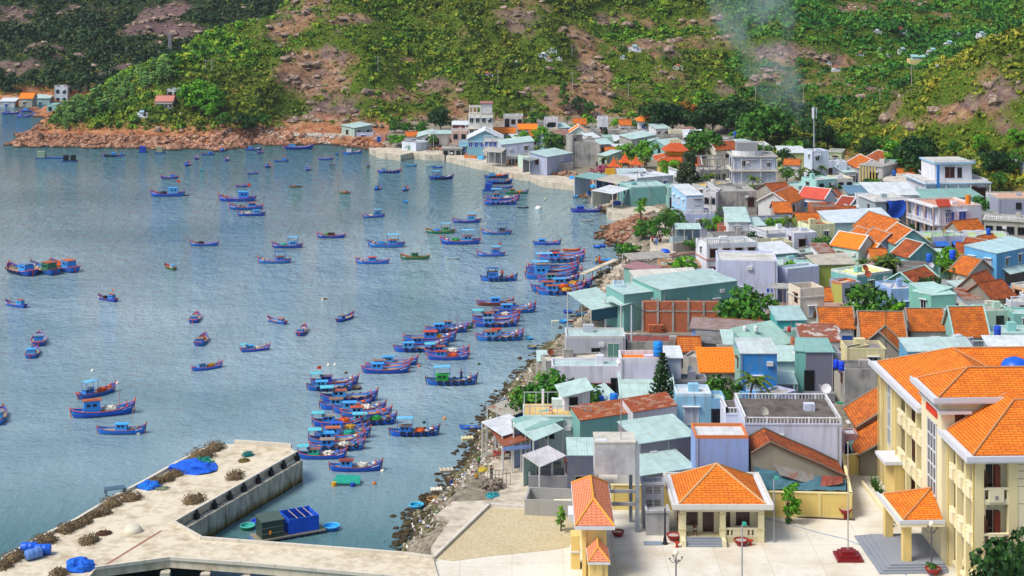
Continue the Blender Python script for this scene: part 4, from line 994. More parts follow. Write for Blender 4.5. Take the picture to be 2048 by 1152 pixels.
H((1423,797),(1450,797),6,6.0,'narrow light blue annex with a small dark window and green net',wc='#86b8dc',rm=MT,wins=[('F',.45,-3.2,1.4,1.9,'k')])
H((1337,762),(1416,762),6,4.6,'grey roof terrace with a low dark parapet behind the conifer',wc='#8f92a0',rm=CD,wins=[])
H((1160,842),(1268,826),4,5.2,'teal walled part of the long house with a strip of rusty tiles',roof='quad',wc='#72aca6',rm=tile('#b0603c','#c8b89c',.5),dz=(0,0,1.0,1.0),over=.05)
H((1266,826),(1354,812),4,5.6,'white weathered part of the long house with a small dark window',roof='quad',wc='#c8cad0',rm=tile('#a8563a','#cdbfa4',.5),dz=(0,0,1.0,1.0),wins=[('F',.2,-3.6,1.5,1.2,'o')],over=.05)
r=H((1121,832),(1160,832),6,4.5,'stained concrete porch house with a dark arched opening',wc='#b4b8c6',rm=conc('#8d7f74','#5a4c44'),wins=[('F',.75,.1,1.5,2.8,'Dk')],par=.9,zg=3)
# terrace house above the restaurant
r=H((1048,834),(1182,834),8,5.4,'terrace house with yellow tiled roof deck and thin railings',wc='#c9dcd8',rm=plain('#d8b878'),par=.25,roof='slab',over=.1,zg=2.8)
_,W,d,h=HREG['terrace house with yellow tiled roof deck and thin railings']
m=MB()
for i in range(13):m.box(W*i/12-.03,W*i/12+.03,.05,.1,h+.25,h+1.2)
m.box(0,W,.04,.11,h+1.2,h+1.28)
for i in range(9):m.box(.03,.08,d*i/8,d*i/8+.05,h+.25,h+1.2)
m.box(.02,.09,0,d,h+1.2,h+1.28);m.box(0,W*.75,d-.1,d-.04,h+1.6,h+1.7)
for i in range(5):m.box(W*.18*i,W*.18*i+.1,d-.1,d-.04,h+.25,h+1.6)
m.build('railing',paint('#aab4bc'),r);MB().box(W*.27,W*.27+.3,d*.7,d*.7+.3,h+.25,h+2.3).build('pillar',wall('#e2e2e4'),r)
H((1129,790),(1180,786),4,2.3,'white rooftop shed with grey door and tilted teal roof on the terrace',roof='quad',wc='#d8dae2',rm=MT,dz=(-.1,.4,.9,.4),wins=[('F',.35,0,.9,1.9,'Dk')],zg=8.05,over=.4)
# restaurant under the rusty awning
canopy((1006,909-16),(1062,888),12,3.3,'patchwork rusty and white awning roof of the waterfront eatery',metal('#a8543a',.75),dz=(0,.6,1.0,.6),posts=4,name='awning',cat='awning',zg=2.9,skirt=('#8ea6e0',.5))
canopy((1005,872),(1062,862),8,3.9,'white panelled roof patch behind the rusty awning',metal('#d4d8dc',.2),dz=(0,.4,.8,.4),posts=3,name='awning',cat='awning',zg=2.9)
canopy((1012,836),(1052,826),6,3.0,'grey tarpaulin roof with blue cloth below, by the rubbish strewn shore',metal('#aba69a',.3),dz=(0,.3,.9,.5),posts=3,name='awning',cat='awning',skirt=('#2748b4',.9),zg=2.8)
canopy((1068,882),(1128,866),6,4.0,'pale blue green porch roof over the blue tiled shop',MT,dz=(0,.5,1.4,1.0),posts=3,name='awning',cat='awning',backwall='#a4b6dc',zg=3)
canopy((1052,862),(1130,846),5,4.6,'longer teal roof strip behind the blue tiled shop porch',MM,dz=(0,.4,1.0,.6),posts=3,name='awning',cat='awning',zg=3)
H((1135,912),(1190,912),7,4.3,'dark stained blue grey house with a teal roof and black window',roof='quad',wc='#5f6478',rm=MT,dz=(0,0,.7,.7),wins=[('F',.62,-3.5,2.0,1.3,'o')],over=.05,zg=3)
canopy((1080,934),(1133,920),5,2.9,'broken white sheet roof over the bicycles',metal('#c6c4c6',.2),dz=(0,.5,.9,.6),posts=3,zg=3,backwall='#a8ccc0')
H((1057,952),(1134,952),5,1.6,'low grey yard wall beside the bicycles',wc='#8c8c90',rm=CL,par=1.1,name='yard_wall',cat='wall',zg=3)
yr=H((1049,999),(1146,1003),7,1.7,'walled concrete yard holding the blue barrels',wc='#a2a29e',rm=CL,par=1.4,name='yard_wall',cat='wall',zg=3)
# pale roofs right of the tower
H((1281,888),(1392,872),9,5.0,'long pale teal sheet roof right of the concrete tower',roof='quad',wc='#7a7780',rm=MT,dz=(0,0,1.0,1.0),over=.1,zg=3)
H((1281,908),(1330,906),5,3.2,'small teal roofed room with dark blue grey wall beside the tower',roof='quad',wc='#5c6076',rm=MT,dz=(0,0,.6,.6),over=.05,zg=3)
H((1281,953),(1392,936),9,3.1,'lower pale teal roof behind the yellow boundary wall',roof='quad',wc='#a8aaa6',rm=MT,dz=(0,0,.8,.8),over=.1,zg=3)
r=H((1391,871),(1497,871),8,7.6,'blank cornflower blue block with an orange roof rim behind the pavilion',wc='#8aa4d8',rm=metal('#d8dcdc',.08),rim='#cf7a48',zg=3)
# white balustraded terrace house
r=H((1490,850),(1683,851),17,7.2,'wide white house with a mouldy grey roof terrace and white balustrades',wc='#c6cce2',rm=conc('#6a645e','#38322e'),roof='slab',over=.05,bal='FBLR',zg=3,wins=[('F',.9,-4.6,.5,.5,'o'),('F',.85,-4.6,.5,.5,'o')])
H((1452,830),(1490,830),9,6.6,'left corner of the terrace house with a white stepped balcony',wc='#cfd6e6',rm=conc('#6a645e','#38322e'),roof='slab',over=.05,bal='FL',zg=3)
# old tiled gable house
D_=176.6;r=empty('house',(D2(1500,D_)[0],D_,3),0,'old grey gable house with a long sagging tiled roof behind the boundary wall','house')
pr=[(D2(px,D_)[0]-D2(1500,D_)[0],60-D_*(py+110)/3300)for px,py in((1502,908),(1540,886),(1585,907),(1640,930),(1692,955))]
m=MB();n=len(pr);f_=[(x,0,z)for x,z in pr];k_=[(x,4,z)for x,z in pr];m.add([(pr[0][0],0,-.5)]+f_+[(pr[-1][0],0,-.5)]+[(pr[0][0],4,-.5)]+k_+[(pr[-1][0],4,-.5)],[tuple(range(n+2)),tuple(range(2*n+3,n+1,-1)),(0,1,n+3,n+2),(n,n+1,2*n+3,2*n+2)])
m.build('wall',wall('#9a9484',.6),r);m=MB()
for a,c in zip(pr[:-1],pr[1:]):m.slab([(a[0],-.25,a[1]+.12),(c[0],-.25,c[1]+.12),(c[0],4.3,c[1]+.3),(a[0],4.3,a[1]+.3)],.14)
ro=m.build('roof',TB,r);m=MB()
for y_ in(-.25,4.3):
 for a,c in zip(pr[:-1],pr[1:]):m.bar((a[0],y_,a[1]+.2+(y_>0)*.18),(c[0],y_,c[1]+.2+(y_>0)*.18),.12,5)
m.build('barge_trim',wall('#6a6258'),ro)
# houses behind the yellow wall, right
H((1692,816),(1716,853),13,3.6,'long orange tiled roof house left of the cream public building',roof='gx',wc='#9a8f7c',rm=TO,rise=2.4,rim='#7f786c',zg=3)
H((1694,868),(1720,910),12,2.4,'lower tiled roof house beside the white terrace house',roof='gx',wc='#8c8474',rm=TO,rise=2.0,rim='#6f685c',zg=3)
H((1690,868),(1716,868),4,3.4,'pinkish concrete stair hut between the terrace house and tiled roofs',wc='#b49494',rm=CD,zg=3,wins=[('F',.5,0,1.4,2,'Dk')])
canopy((1692,884),(1718,884),3,2.5,'navy and white shop awning in the alley',metal('#dadce2',.05),posts=2,zg=3,skirt=('#2a3ca0',.6))
canopy((1703,903),(1738,903),4,2.0,'small teal corrugated lean to in the alley',MM,posts=2,zg=3)
H((1690,738),(1755,738),8,5.2,'grey concrete house with junk and blue tanks on its corner',wc='C',rm=CD,zg=3)
H((1668,742),(1692,748),5,4.0,'open concrete loft with teal wall below the blue tanks',wc='#a9a69c',rm=CG,zg=3)
# vivid blue house and neighbours
r=H((1481,708),(1554,708),9,7.6,'vivid blue house with white sheet roof beside the leaning palm',roof='quad',wc='#2f86cc',rm=metal('#c4d0d0',.08),dz=(0,0,.7,.7),wins=[('F',.38,-4.6,1.9,1.7,'w')],over=.12,zg=3)
_,W,d,h=HREG['vivid blue house with white sheet roof beside the leaning palm']
annex(r,'balcony',0,W,-1.0,-.01,1.3,2.9,wall('#3f92d4'));MB().box(-.03,-.005,0,d,-.8,h-.05).build('side_cladding',wall('#8dbcae'),r)
r=H((1612,705),(1667,705),8,6.4,'slate grey fronted house with teal roof and a grey balcony',roof='quad',wc='#77788a',rm=MM,dz=(0,0,.7,.7),wins=[('F',.12,-5,1.2,2.6,'Dk')],over=.15,zg=3)
annex(r,'balcony',-2.0,HREG['slate grey fronted house with teal roof and a grey balcony'][1],-1.2,-.01,.2,1.3,wall('#85858c'))
H((1590,703),(1612,704),8,6.4,'teal side part of the slate grey fronted house',roof='quad',wc='#74b6ac',rm=MM,dz=(0,0,.7,.7),over=.1,zg=3)
H((1667,706),(1682,706),7,6.0,'narrow grey annex right of the slate fronted house',wc='#a0a2ae',rm=MM,zg=3)
H((1554,722),(1594,722),7,4.4,'low teal roof house with boxes on its ledge between blue and grey houses',roof='quad',wc='#aec4ca',rm=MT,dz=(0,0,.9,.9),zg=3)
canopy((1554,768),(1596,768),6,3.0,'sea green awning with a water drum between the blue and grey houses',MT,posts=2,zg=3,backwall='#b4bcd8')
H((1553,792),(1592,780),5,4.0,'lavender wall house in the gap behind the terrace balustrade',wc='#b7bcd8',rm=CG,zg=3)
H((1694,697),(1773,697),8,4.8,'cream box house with grey ribbed roof',wc=CREAM,rm=metal('#8e8a88',.2),rim='#d9cf9e',zg=3)
H((1682,693),(1696,697),7,4.8,'pierced cream side wall of the cream box house',wc='#d6cb9c',rm=metal('#8e8a88',.2),zg=3)
H((1508,700),(1585,684),7,4.0,'long pale green roof slanting behind the vivid blue house',roof='quad',wc='#8ab8b0',rm=metal('#a8cfc0',.05),dz=(0,0,2.0,2.0),zg=3)
H((1450,688),(1508,688),6,3.6,'pale teal roof with a white block left of the slanting green roof',roof='quad',wc='#c4ccd4',rm=MT,dz=(0,0,1.0,1.0),zg=3)
H((1604,684),(1682,684),8,4.4,'grey walled house with a streaky rust and white roof',roof='quad',wc='#b3b5bc',rm=metal('#c8bcb4',.7),dz=(0,0,1.4,1.4),over=.1,zg=3)
H((1585,680),(1604,680),3,5.2,'small orange brick water box on the streaky roofed house',wm=brick('#cc6a30'),rm=CL,par=.7,zg=3)
H((1573,656),(1666,656),7,4.6,'long light teal parapet house with a white coping',wc='#9dcac0',rm=MT,rim='#dfe4dc',zg=3)
r=H((1555,641),(1611,640),8,5.6,'turquoise house with framed sloping roof and a green door',roof='quad',wc='#46b8b4',rm=metal('#a4c4c4',.03),dz=(0,0,.9,.9),wins=[('F',.45,-4.6,2.4,3.2,'Dt')],over=.25,zg=3)
H((1383,655),(1520,664),8,4.6,'periwinkle blue house with a grey tiled roof among the middle rows',roof='gx',wc='#7ea2d8',rm=tile('#8d8a88','#6a6866',.3),rise=1.0,zg=3)
H((1425,680),(1488,676),5,3.8,'lower periwinkle wall house with white tubes on its roof',wc='#7b9fd6',rm=CG,zg=3)
H((1488,658),(1520,662),4,5.4,'grey cube with two white tanks right of the periwinkle house',wc='#a9adb8',rm=CG,zg=3)
H((1434,690),(1490,690),4,3.6,'beige courtyard wall house before the periwinkle house',wc='#bdb5a8',rm=CL,par=.8,zg=3)
canopy((1420,702),(1450,706),5,2.8,'navy tarpaulin awning beside the periwinkle house',cloth('#1c2a5a'),posts=2,zg=3)
H((1402,743),(1470,743),7,3.6,'orange tiled roof house above the garden palm',roof='quad',rm=TN,dz=(0,0,1.9,1.9),wc='#b4a898',zg=3)
# red roof row
H((1642,653),(1708,653),8,4.2,'white house with blue shutters under a rectangular rust orange roof',roof='gx',rm=TO,rise=2.3,wc='#c9ccd2',wins=[('F',.15,.7,1.0,2,'Du'),('F',.8,.7,1.6,2.2,'Du')],zg=3,rim='#8f887e')
H((1724,672),(1810,673),9,4.0,'broad rust orange roof right of the blue shuttered house',roof='gx',rm=TO,rise=2.9,wc='#b9b4ac',zg=3,rim='#8f887e')
H((1822,658),(1890,658),8,4.4,'rust orange roof with sagging wires in the middle of the red row',roof='gx',rm=TO,rise=2.4,wc='#b4aea4',zg=3,rim='#8f887e')
H((1911,670),(1976,669),9,4.6,'steep rust orange roof with a teal gable wall on its left',roof='gx',rm=TO,rise=3.4,wc='#86b8b2',rim='#9ec8c2',zg=3,wf=4,kind='w',stories=False)
H((1806,677),(1882,676),5,3.0,'small low tiled roof in front of the red row',roof='gx',rm=TB,rise=1.1,wc='#8cc0b8',rim='#a6d0c8',zg=3)
H((1716,697),(1802,706),6,2.8,'old tiled gable facing the cream box house',roof='gy',rm=TO,rise=2.6,wc='#8c8880',rim='#857e72',zg=3)
H((1884,695),(1948,686),7,5.6,'white balconied house below the steep rust roof',wc='#c6ccd4',rm=CL,bal='F',zg=3,wf=3,kind='k')
r=H((1816,704),(1950,702),7,6.0,'pale teal roofed house with a bright blue rim and balusters next to the public building',roof='quad',wc='#5f9fc4',rm=metal('#b8d0ce',.03),dz=(0,0,.8,.8),over=.15,zg=3,wf=6,kind='w',stories=False)
H((1968,622),(2027,620),8,5.8,'pale mint wall house right of the steep rust roof',wc='#b3d2bc',rm=CG,zg=3)
H((2027,628),(2075,628),8,5.8,'teal walled house at the right edge above the pale roofs',wc='#7db8b0',rm=MT,zg=3)
H((1980,665),(2070,665),8,5.0,'light teal flat roofed house with a blue drum at the right edge',wc='#8cc4c0',rm=MT,rim='#b8dcd6',zg=3)
H((1982,698),(2070,698),6,5.4,'pale roof with orange rim touching the public building roof',roof='quad',wc='#a9c4c0',rm=MW,dz=(0,0,.8,.8),zg=3)
H((1948,668),(1984,668),5,4.6,'grey stair block with white lattice near the right edge',wc='#a4a8ae',rm=CL,zg=3)
# terracotta terrace house
r=H((1545,622),(1706,622),10,5.0,'peach house with a terracotta tiled roof terrace in the middle of town',wc='#d2bcb0',rm=plain('#d89878'),par=.9,zg=3)
r=H((1600,577),(1648,574),5,9.0,'cream stair tower with an open concrete top on the terracotta terrace',wc='#dccfbc',rm=CD,wins=[('F',.5,-4.2,1.1,1.4,'w')],zg=3,par=.9,band=('#c9c4b8',1.5))
canopy((1548,577),(1600,577),5,8.0,'weathered concrete pergola left of the cream stair tower',CG,dz=(0,0,0,0),posts=3,zg=3)
H((1700,605),(1730,612),4,5.2,'small white roof kiosk beside the big green tree',wc='#ccd0d4',rm=CL,zg=3,bal='F')
# --- tall three storey house and unfinished neighbour
KB='tall bluish three storey house with balconies and a white curved roof parapet'
r=H((1468,314),(1551,314),9,9.8,KB,wc='#b9c4da',rm=CG,roof='slab',over=.5,rim='#cfccc2')
_,W,d,h=HREG[KB]
for z in(3.2,6.4):MB().box(-.9,W+.5,-.9,d,z,z+.28).build('balcony_slab',wall('#c8c4b8'),r)
for z in(3.2,6.4,0):
 m=MB()
 for x in(-.7,1.6,W*.62,W+.1):m.box(x,x+.22,-.8,-.58,z+.28 if z else-.5,z+3.1)
 m.box(-.85,W+.4,-.82,-.76,z+.5,z+.62);m.build('column',wall('#d0cec6'),r)
for z,u,wd,ht,k in((6.9,.42,2.6,2.2,'w'),(6.9,.8,2.4,2.2,'w'),(3.7,.42,2.6,2.2,'w'),(3.7,.8,2.2,2.0,'w'),(.4,.8,2.0,2.0,'b'),(.4,.4,2.0,2.2,'k')):window(r,W*u,0,z,wd,ht,k)
for z in(6.9,3.7,.5):
 for u in(.3,.7):window(r,0,d*u,z,1.4,1.8,'k',-math.pi/2)
m=MB();n=14
for i in range(n):
 a,b=math.pi*(1+i/n),math.pi*(1+(i+1)/n);cx,cy,rx,ry=W*.35,2.2,W*.37,2.7
 p=[(cx+rx*math.cos(t),cy+ry*math.sin(t))for t in(a,b)]
 m.add([(p[0][0],p[0][1],h+.2),(p[1][0],p[1][1],h+.2),(p[1][0],p[1][1],h+1.4),(p[0][0],p[0][1],h+1.4),(cx+(p[0][0]-cx)*.96,cy+(p[0][1]-cy)*.96,h+.2),(cx+(p[1][0]-cx)*.96,cy+(p[1][1]-cy)*.96,h+.2),(cx+(p[1][0]-cx)*.96,cy+(p[1][1]-cy)*.96,h+1.4),(cx+(p[0][0]-cx)*.96,cy+(p[0][1]-cy)*.96,h+1.4)],[(0,1,2,3),(7,6,5,4),(3,2,6,7)])
m.build('curved_parapet',wall('#dcdfe2'),r)
annex(r,'stair_head',W*.12,W*.62,3.5,7,h+.25,h+3.0,wall('#98989c'))
m=MB();m.box(W*.62,W*.78,3.4,7,h+2.85,h+3.0);m.box(W*.76,W*.78,3.4,3.6,h+.25,h+2.85);m.build('roof_canopy',CG,r)
KC='unfinished concrete frame building beside the tall three storey house'
r=H((1406,340),(1466,338),7,5.6,KC,wc='C',rm=CG,wf=5,kind='o',ww=1.6);_,W,d,h=HREG[KC]
m=MB()
for x in(0,W*.2,W*.45,W*.7,W-.3):
 for y in(0,d-.3):m.box(x,x+.28,y,y+.28,h,h+2.4)
m.box(0,W,-.02,.3,h+2.4,h+2.7);m.box(0,W,d-.3,d,h+2.4,h+2.7);m.build('frame',CG,r)
H((1412,372),(1466,366),5,4.2,'house with a long yellow rooftop beam below the unfinished frame',wc='#b9bcb8',rm=plain('#d8a820'),bal='F')
# --- right part of the upper town
r=H((1612,321),(1677,322),8,5.4,'white house with dark red windows under the phone mast tower',wc='#c9d4e8',rm=CL,wins=[('F',.45,-3.6,1.8,1.8,'b'),('F',.75,-3.4,.8,1.4,'b'),('F',.12,-4.2,1.6,2.4,'k')],bal='F')
H((1624,302),(1657,301),5,9.0,'square white tower room carrying the phone mast and dish',wc='#cfdcec',rm=CG)
H((1657,304),(1683,305),6,7.0,'pale green upper house right of the phone mast tower',wc='#c0d2a8',rm=CG,wf=1,kind='b',roof='slab')
H((1680,324),(1694,324),5,6.0,'narrow white house with balcony between the mast tower and red gable',wc='#c8d4e4',rm=CG,wl=1)
H((1694,325),(1716,336),7,4.6,'white gabled house with a red tiled slope facing left',roof='gx',rm=TO,rise=2.0,wc='#cfd3dc',rim='#d8d8da')
H((1730,316),(1762,324),8,4.6,'red tiled house with white gable trims under the right hill',roof='gx',rm=TB,rise=1.8,wc='#b4bcb8',rim='#d4d4d2')
r=H((1720,330),(1766,334),8,6.2,'cream and grey house with yellow columns and dark shutters',wc='#b6b6b4',rm=CG,roof='slab',wins=[('F',.6,-3.6,1.8,1.9,'b')]);_,W,d,h=HREG['cream and grey house with yellow columns and dark shutters']
m=MB()
for i in range(6):m.box(W*.02+i*.8,W*.02+i*.8+.22,-.5,-.28,-.5,h-.1)
m.build('columns',wall('#d8c06a'),r)
H((1766,325),(1786,326),7,6.4,'teal end block of the cream and grey house',wc='#7fbab4',rm=CG)
H((1633,360),(1673,357),6,5.2,'pale turquoise corner house with small dark windows',wc='#9fd0cc',rm=CL,wf=2,kind='k')
H((1673,357),(1707,356),6,5.2,'white house with cream cornice right of the turquoise corner house',wc='#c9cbd2',rm=CL,wf=2,kind='k',rim='#d9d0b4')
H((1598,372),(1634,368),6,3.6,'long low teal roof wall left of the turquoise corner house',wc='#9ac4bc',rm=MT)
H((1700,372),(1765,374),6,3.4,'long mint wall house behind the white metal roofs',wc='#9fcac0',rm=MT)
H((1740,352),(1798,356),8,3.4,'house with a rusty cream roof below the hill trees',roof='quad',rm=metal('#cfc2ae',.35),dz=(0,0,.9,.9),wc='#b4b4ae')
H((1765,362),(1828,366),8,3.2,'broad cream sheet roof house below the hill trees',roof='quad',rm=metal('#cfc9bc',.3),dz=(0,0,.9,.9),wc='#aab2ac')
H((1780,372),(1800,372),4,4.4,'little cream roof room with a brown shutter',wc='#d8cfc4',rm=CG,wins=[('F',.6,-1.8,1,1.2,'b')])
H((1800,372),(1838,376),6,3.4,'aqua parapet house left of the white mansion',wc='#96c8c4',rm=MT)
# white mansion
KM='white mansion with pale blue bands, stepped terraces and brown windows'
r=H((1852,368),(1976,366),13,5.6,KM,wc='#dadce8',rm=CL,roof='slab',over=.7,rim='#a8cce8',bal='FLR');_,W,d,h=HREG[KM]
for u,wd in((.1,1.6),(.28,1.2),(.47,2.2),(.66,2.2),(.87,3.0)):window(r,W*u,0,h-3.6,wd,2.4,'b' if u>.4 else 'k')
m=annex(r,'upper_storey',W*.22,W*.82,3,d-1,h+.2,h+4.2,wall('#dcdee8'));
annex(r,'upper_roof_slab',W*.2,W*.86,2.2,d-.4,h+4.2,h+4.55,wall('#9cc6e4'));MB().box(W*.22,W*.84,2.4,d-.6,h+4.55,h+4.6).build('upper_roof',CL,r)
for u in(.42,.5,.62):window(r,W*u,3,h+1.0,.9,2.2,'b' if u<.6 else 'k')
m=MB()
for x in(-.4,W*.3,W*.5,W*.7,W+.2):m.box(x,x+.25,-.55,-.3,-.8,h)
m.build('column',wall('#e0e2ea'),r);MB().box(W*.16,W*.2,-.75,-.45,-.5,h+4.4).build('blue_fin',paint('#2f78c8'),r)
b=MB();balus(b,(W*.2,2.3),(W*.86,2.3),h+4.6,.5,.5);b.build('upper_railing',wall('#dfe1e8'),r)
H((1832,372),(1853,374),6,4.4,'grey balcony wing left of the white mansion',wc='#aab0b8',rm=CG,wf=1,kind='k',ww=2)
H((1846,397),(1965,394),7,3.6,'long aqua roof house in front of the white mansion',roof='quad',rm=MM,dz=(0,0,.9,.9),wc='#9ccac6')
# ornate white house
KO='ornate white corner house with blue windows and arched balcony'
r=H((1878,413),(1963,409),11,7.6,KO,wc='#dadbe6',rm=plain('#c8947c'),par=.5,rim='#d8d0cc',band=('#c8c8ce',4.0));_,W,d,h=HREG[KO]
for u,wd in((.2,.8),(.28,1.3),(.55,1.6)):window(r,W*u,0,h-3.3,wd,2.0,'u')
for u in(.2,.5,.8):window(r,0,d*u,h-3.4,1.5,2.2,'u',-math.pi/2);window(r,0,d*u,.5,1.6,2.4,'k',-math.pi/2)
m=MB();
for u in(.02,.34,.66,.98):m.box(-1.3,-1.0,d*u-.15,d*u+.15,-.6,h)
m.build('column',wall('#cfae9c'),r);MB().box(-1.4,0,0,d,h*.48,h*.48+.25).build('balcony_slab',wall('#d8d8dc'),r)
MB().box(-1.4,-.01,0,d,h-.3,h-.02).build('balcony_roof',wall('#d8d8dc'),r);b=MB();balus(b,(-1.3,.1),(-1.3,d-.1),h*.48+.25);b.build('balustrade',wall('#dfe1e6'),r)
MB().slab([(-.6,-.6,h+.1),(2.4,-.6,h+.1),(2.4,.4,h+1.4),(-.6,.4,h+1.4)],.12).build('red_tiled_hood',tile('#c84a3a','#a83a2a',.1),r)
MB().lathe([(0,0),(.55,0),(.55,1.8),(0,1.8)],12,(W*.78,1.6,h)).build('orange_tank',paint('#d8801a'),r)
r=H((1751,404),(1822,402),9,6.8,'grey green house front draped with a blue tarpaulin',wc='#9aa8b0',rm=CL,roof='slab',rim='#d8dce2',bal='F');_,W,d,h=HREG['grey green house front draped with a blue tarpaulin']
annex(r,'painted_recess',W*.3,W*.72,-.06,-.01,h-4,h-.2,glass('#2a3036'))  # flat dark panel standing in for the shade of a recess
m=MB();n=6
for i in range(n):
 for j in range(n):
  f=lambda a,b:(W*(.27+.5*a+.06*math.sin(b*4)),-.5-.35*math.sin(a*5+b*3)-.3*(1-b),h+.35-4.2*b*(.75+.4*a*(1-a)*2))
  m.poly([f(i/n,j/n),f(i/n,(j+1)/n),f((i+1)/n,(j+1)/n),f((i+1)/n,j/n)])
o=m.build('tarpaulin',cloth('#1f58c8'),None,loc=r.location,rz=r.rotation_euler.z);tag(o,'bright blue tarpaulin hanging over a house balcony','tarpaulin')
H((1712,396),(1752,397),8,5.4,'white weathered wall house with a tiny window left of the blue tarpaulin',wc='#c4cad4',rm=CL,wins=[('F',.2,-3,.8,1.2,'k')],wm=None)
H((1655,398),(1712,399),7,3.6,'low teal parapet house with white coping left of the weathered wall',wc='#93bcbc',rm=CL,rim='#c8d4d4')
H((1697,388),(1740,388),7,4.0,'faded blue metal roofed house in the upper town',roof='quad',rm=metal('#5f87a0',.15),dz=(0,0,.8,.8),wc='#b4a890')
H((1745,391),(1838,390),10,4.0,'broad dazzling white sheet roof in the upper town',roof='quad',rm=MW,dz=(0,0,1.4,1.4),wc='#c4c8d0')
H((1552,388),(1590,385),8,4.0,'old brown tiled roof beside the three storey house',roof='gx',rm=TB,rise=1.8,wc='#a8a49c')
H((1577,407),(1612,393),7,4.2,'tiled roof with white gable facing the lanes',roof='gx',rm=TO,rise=2.0,wc='#d0d4d4',rim='#d4d4d2')
H((1598,393),(1648,398),6,4.4,'white gable house with a coral red roof',roof='gx',rm=tile('#d0584a','#b8443c',.1),rise=1.8,wc='#d4d8de',rim='#d8dade')
H((1640,398),(1688,394),6,3.4,'low house with dark mottled tiles above the brick box',roof='gx',rm=TB,rise=1.3,wc='#b0aca4')
H((1625,413),(1677,413),6,3.6,'orange brick box house behind the young trees',wm=brick('#cf6c38'),rm=CD)
H((1674,409),(1698,412),5,3.8,'white gable with a small dark red roof right of the brick box',roof='gx',rm=tile('#8c3a30','#7a3028',.2),rise=1.5,wc='#cfd4d8',rim='#d8dade')
H((1677,425),(1710,426),5,3.0,'low dark red tiled shed in the upper lanes',roof='gx',rm=TB,rise=1.0,wc='#98948c')
H((1550,424),(1583,424),6,3.6,'orange tiled roof behind the young green trees',roof='gx',rm=TO,rise=1.6,wc='#a8a098')
H((1598,444),(1650,443),6,3.6,'long tiled roof with a dark green gable',roof='gx',rm=TO,rise=1.4,wc='#5f8a58')
H((1662,446),(1788,443),10,4.2,'long house with white and pale blue sheet roof',roof='quad',rm=metal('#cfdce4',.05),dz=(0,0,1.4,1.0),wc='#a8c8c8')
r=H((1619,450),(1670,447),6,6.2,'pale lime stair tower house with outside steps',wc='#d6dcae',rm=plain('#9a5a48'),par=.5);_,W,d,h=HREG['pale lime stair tower house with outside steps']
m=MB()
for i in range(10):m.box(W-.4-i*.42,W-i*.42+.02,-1.0,-.01,h*.55-i*.36-.4,h*.55-i*.36)
m.build('steps',wall('#c8cfa4'),r)
H((1588,466),(1634,464),7,5.4,'white stained house with one brown shutter and ledge',wc='#c9cedc',rm=CL,wins=[('F',.35,-2.8,1.2,1.4,'b')])
H((1534,470),(1596,466),9,4.6,'white terrace house with a low balustrade in the middle rows',wc='#cdd2dc',rm=CL,bal='FL',roof='slab',over=.1)
H((1516,486),(1585,484),6,4.4,'cream walled house with a sunken dark roof and gable',wc='#d2cc9a',rm=CD,par=.7,rim='#c8c4a0')
H((1528,510),(1596,505),8,3.6,'bright white and teal sheet roof left of the teal lanes',roof='quad',rm=MW,dz=(0,0,.9,.9),wc='#8ac0bc')
H((1567,528),(1612,524),7,3.8,'aqua walled house with white railing near the lavender block',wc='#86bcb8',rm=MT,rim='#c4dad4',bal='F')
H((1598,508),(1650,500),6,3.2,'grey stone walled house with a teal strip roof',wc='C',rm=MT)
H((1596,530),(1636,530),6,4.6,'teal round cornered parapet house',wc='#7fb8b4',rm=MT,rim='#a8d0ca')
H((1634,530),(1710,528),7,4.4,'mouldy yellow green walled house with a grey roof',wc='#b0b85a',rm=conc('#b4aea0','#8a8478'),roof='quad',dz=(0,0,.8,.5))
H((1663,562),(1684,566),5,4.2,'olive end wall house with an orange roof rim',wc='#b4b45a',rm=CL,rim='#c87a48')
H((1684,566),(1722,563),5,4.2,'lavender grey house with a peach roof deck behind the green tree',wc='#a9adc0',rm=plain('#d8b49a'))
KY='aqua house with a yellow roof deck and broad white rim'
H((1714,550),(1785,540),8,4.2,KY,wc='#7fc0bc',rm=plain('#d8d88a'),rim='#d6e4de',par=.4)
H((1671,540),(1714,550),3,4.0,'white and lime front end of the yellow decked aqua house',wc='#d0dce4',rm=CL,par=.4)
# tilted roofs of the old quarter
H((1664,488),(1717,497),6.5,4.4,'mint house with the brightest new orange roof in town',roof='gx',rm=TN,rise=2.0,wc='#bcdcd0',rim='#e0e2e2')
H((1727,500),(1745,504),4,3.6,'small bright orange roof beside the brightest new roof',roof='gx',rm=TN,rise=1.3,wc='#bdb8ac',rim='#d8d8d4')
H((1708,452),(1765,470),9,4.8,'largest old orange tiled roof in the old quarter',roof='gx',rm=TO,rise=2.6,wc='#9fa4a4',rim='#8c8880')
H((1763,472),(1792,487),8,4.8,'old tiled roof with a wide aqua gable wall',roof='gx',rm=TO,rise=2.4,wc='#7fbab8',rim='#c4d4d2')
H((1700,468),(1722,475),5,3.8,'little ochre tiled roof under the largest old roof',roof='gx',rm=TO,rise=1.3,wc='#b4a890',rim='#b8b0a0')
H((1726,477),(1758,488),6,4.0,'old tiled roof with a lavender gable stained pink',roof='gx',rm=TO,rise=1.8,wc='#a4a8c0',rim='#a8a49c')
H((1785,505),(1818,514),8,4.2,'mottled rust roof between two aqua gables',roof='gx',rm=TB,rise=2.2,wc='#7fbab8',rim='#bcd4d0')
r=H((1863,474),(1934,471),8,4.6,'white balustraded house with green deck and two blue awnings',wc='#bfc8de',rm=plain('#9cc88a'),bal='F',rim='#c8d0e0');_,W,d,h=HREG['white balustraded house with green deck and two blue awnings']
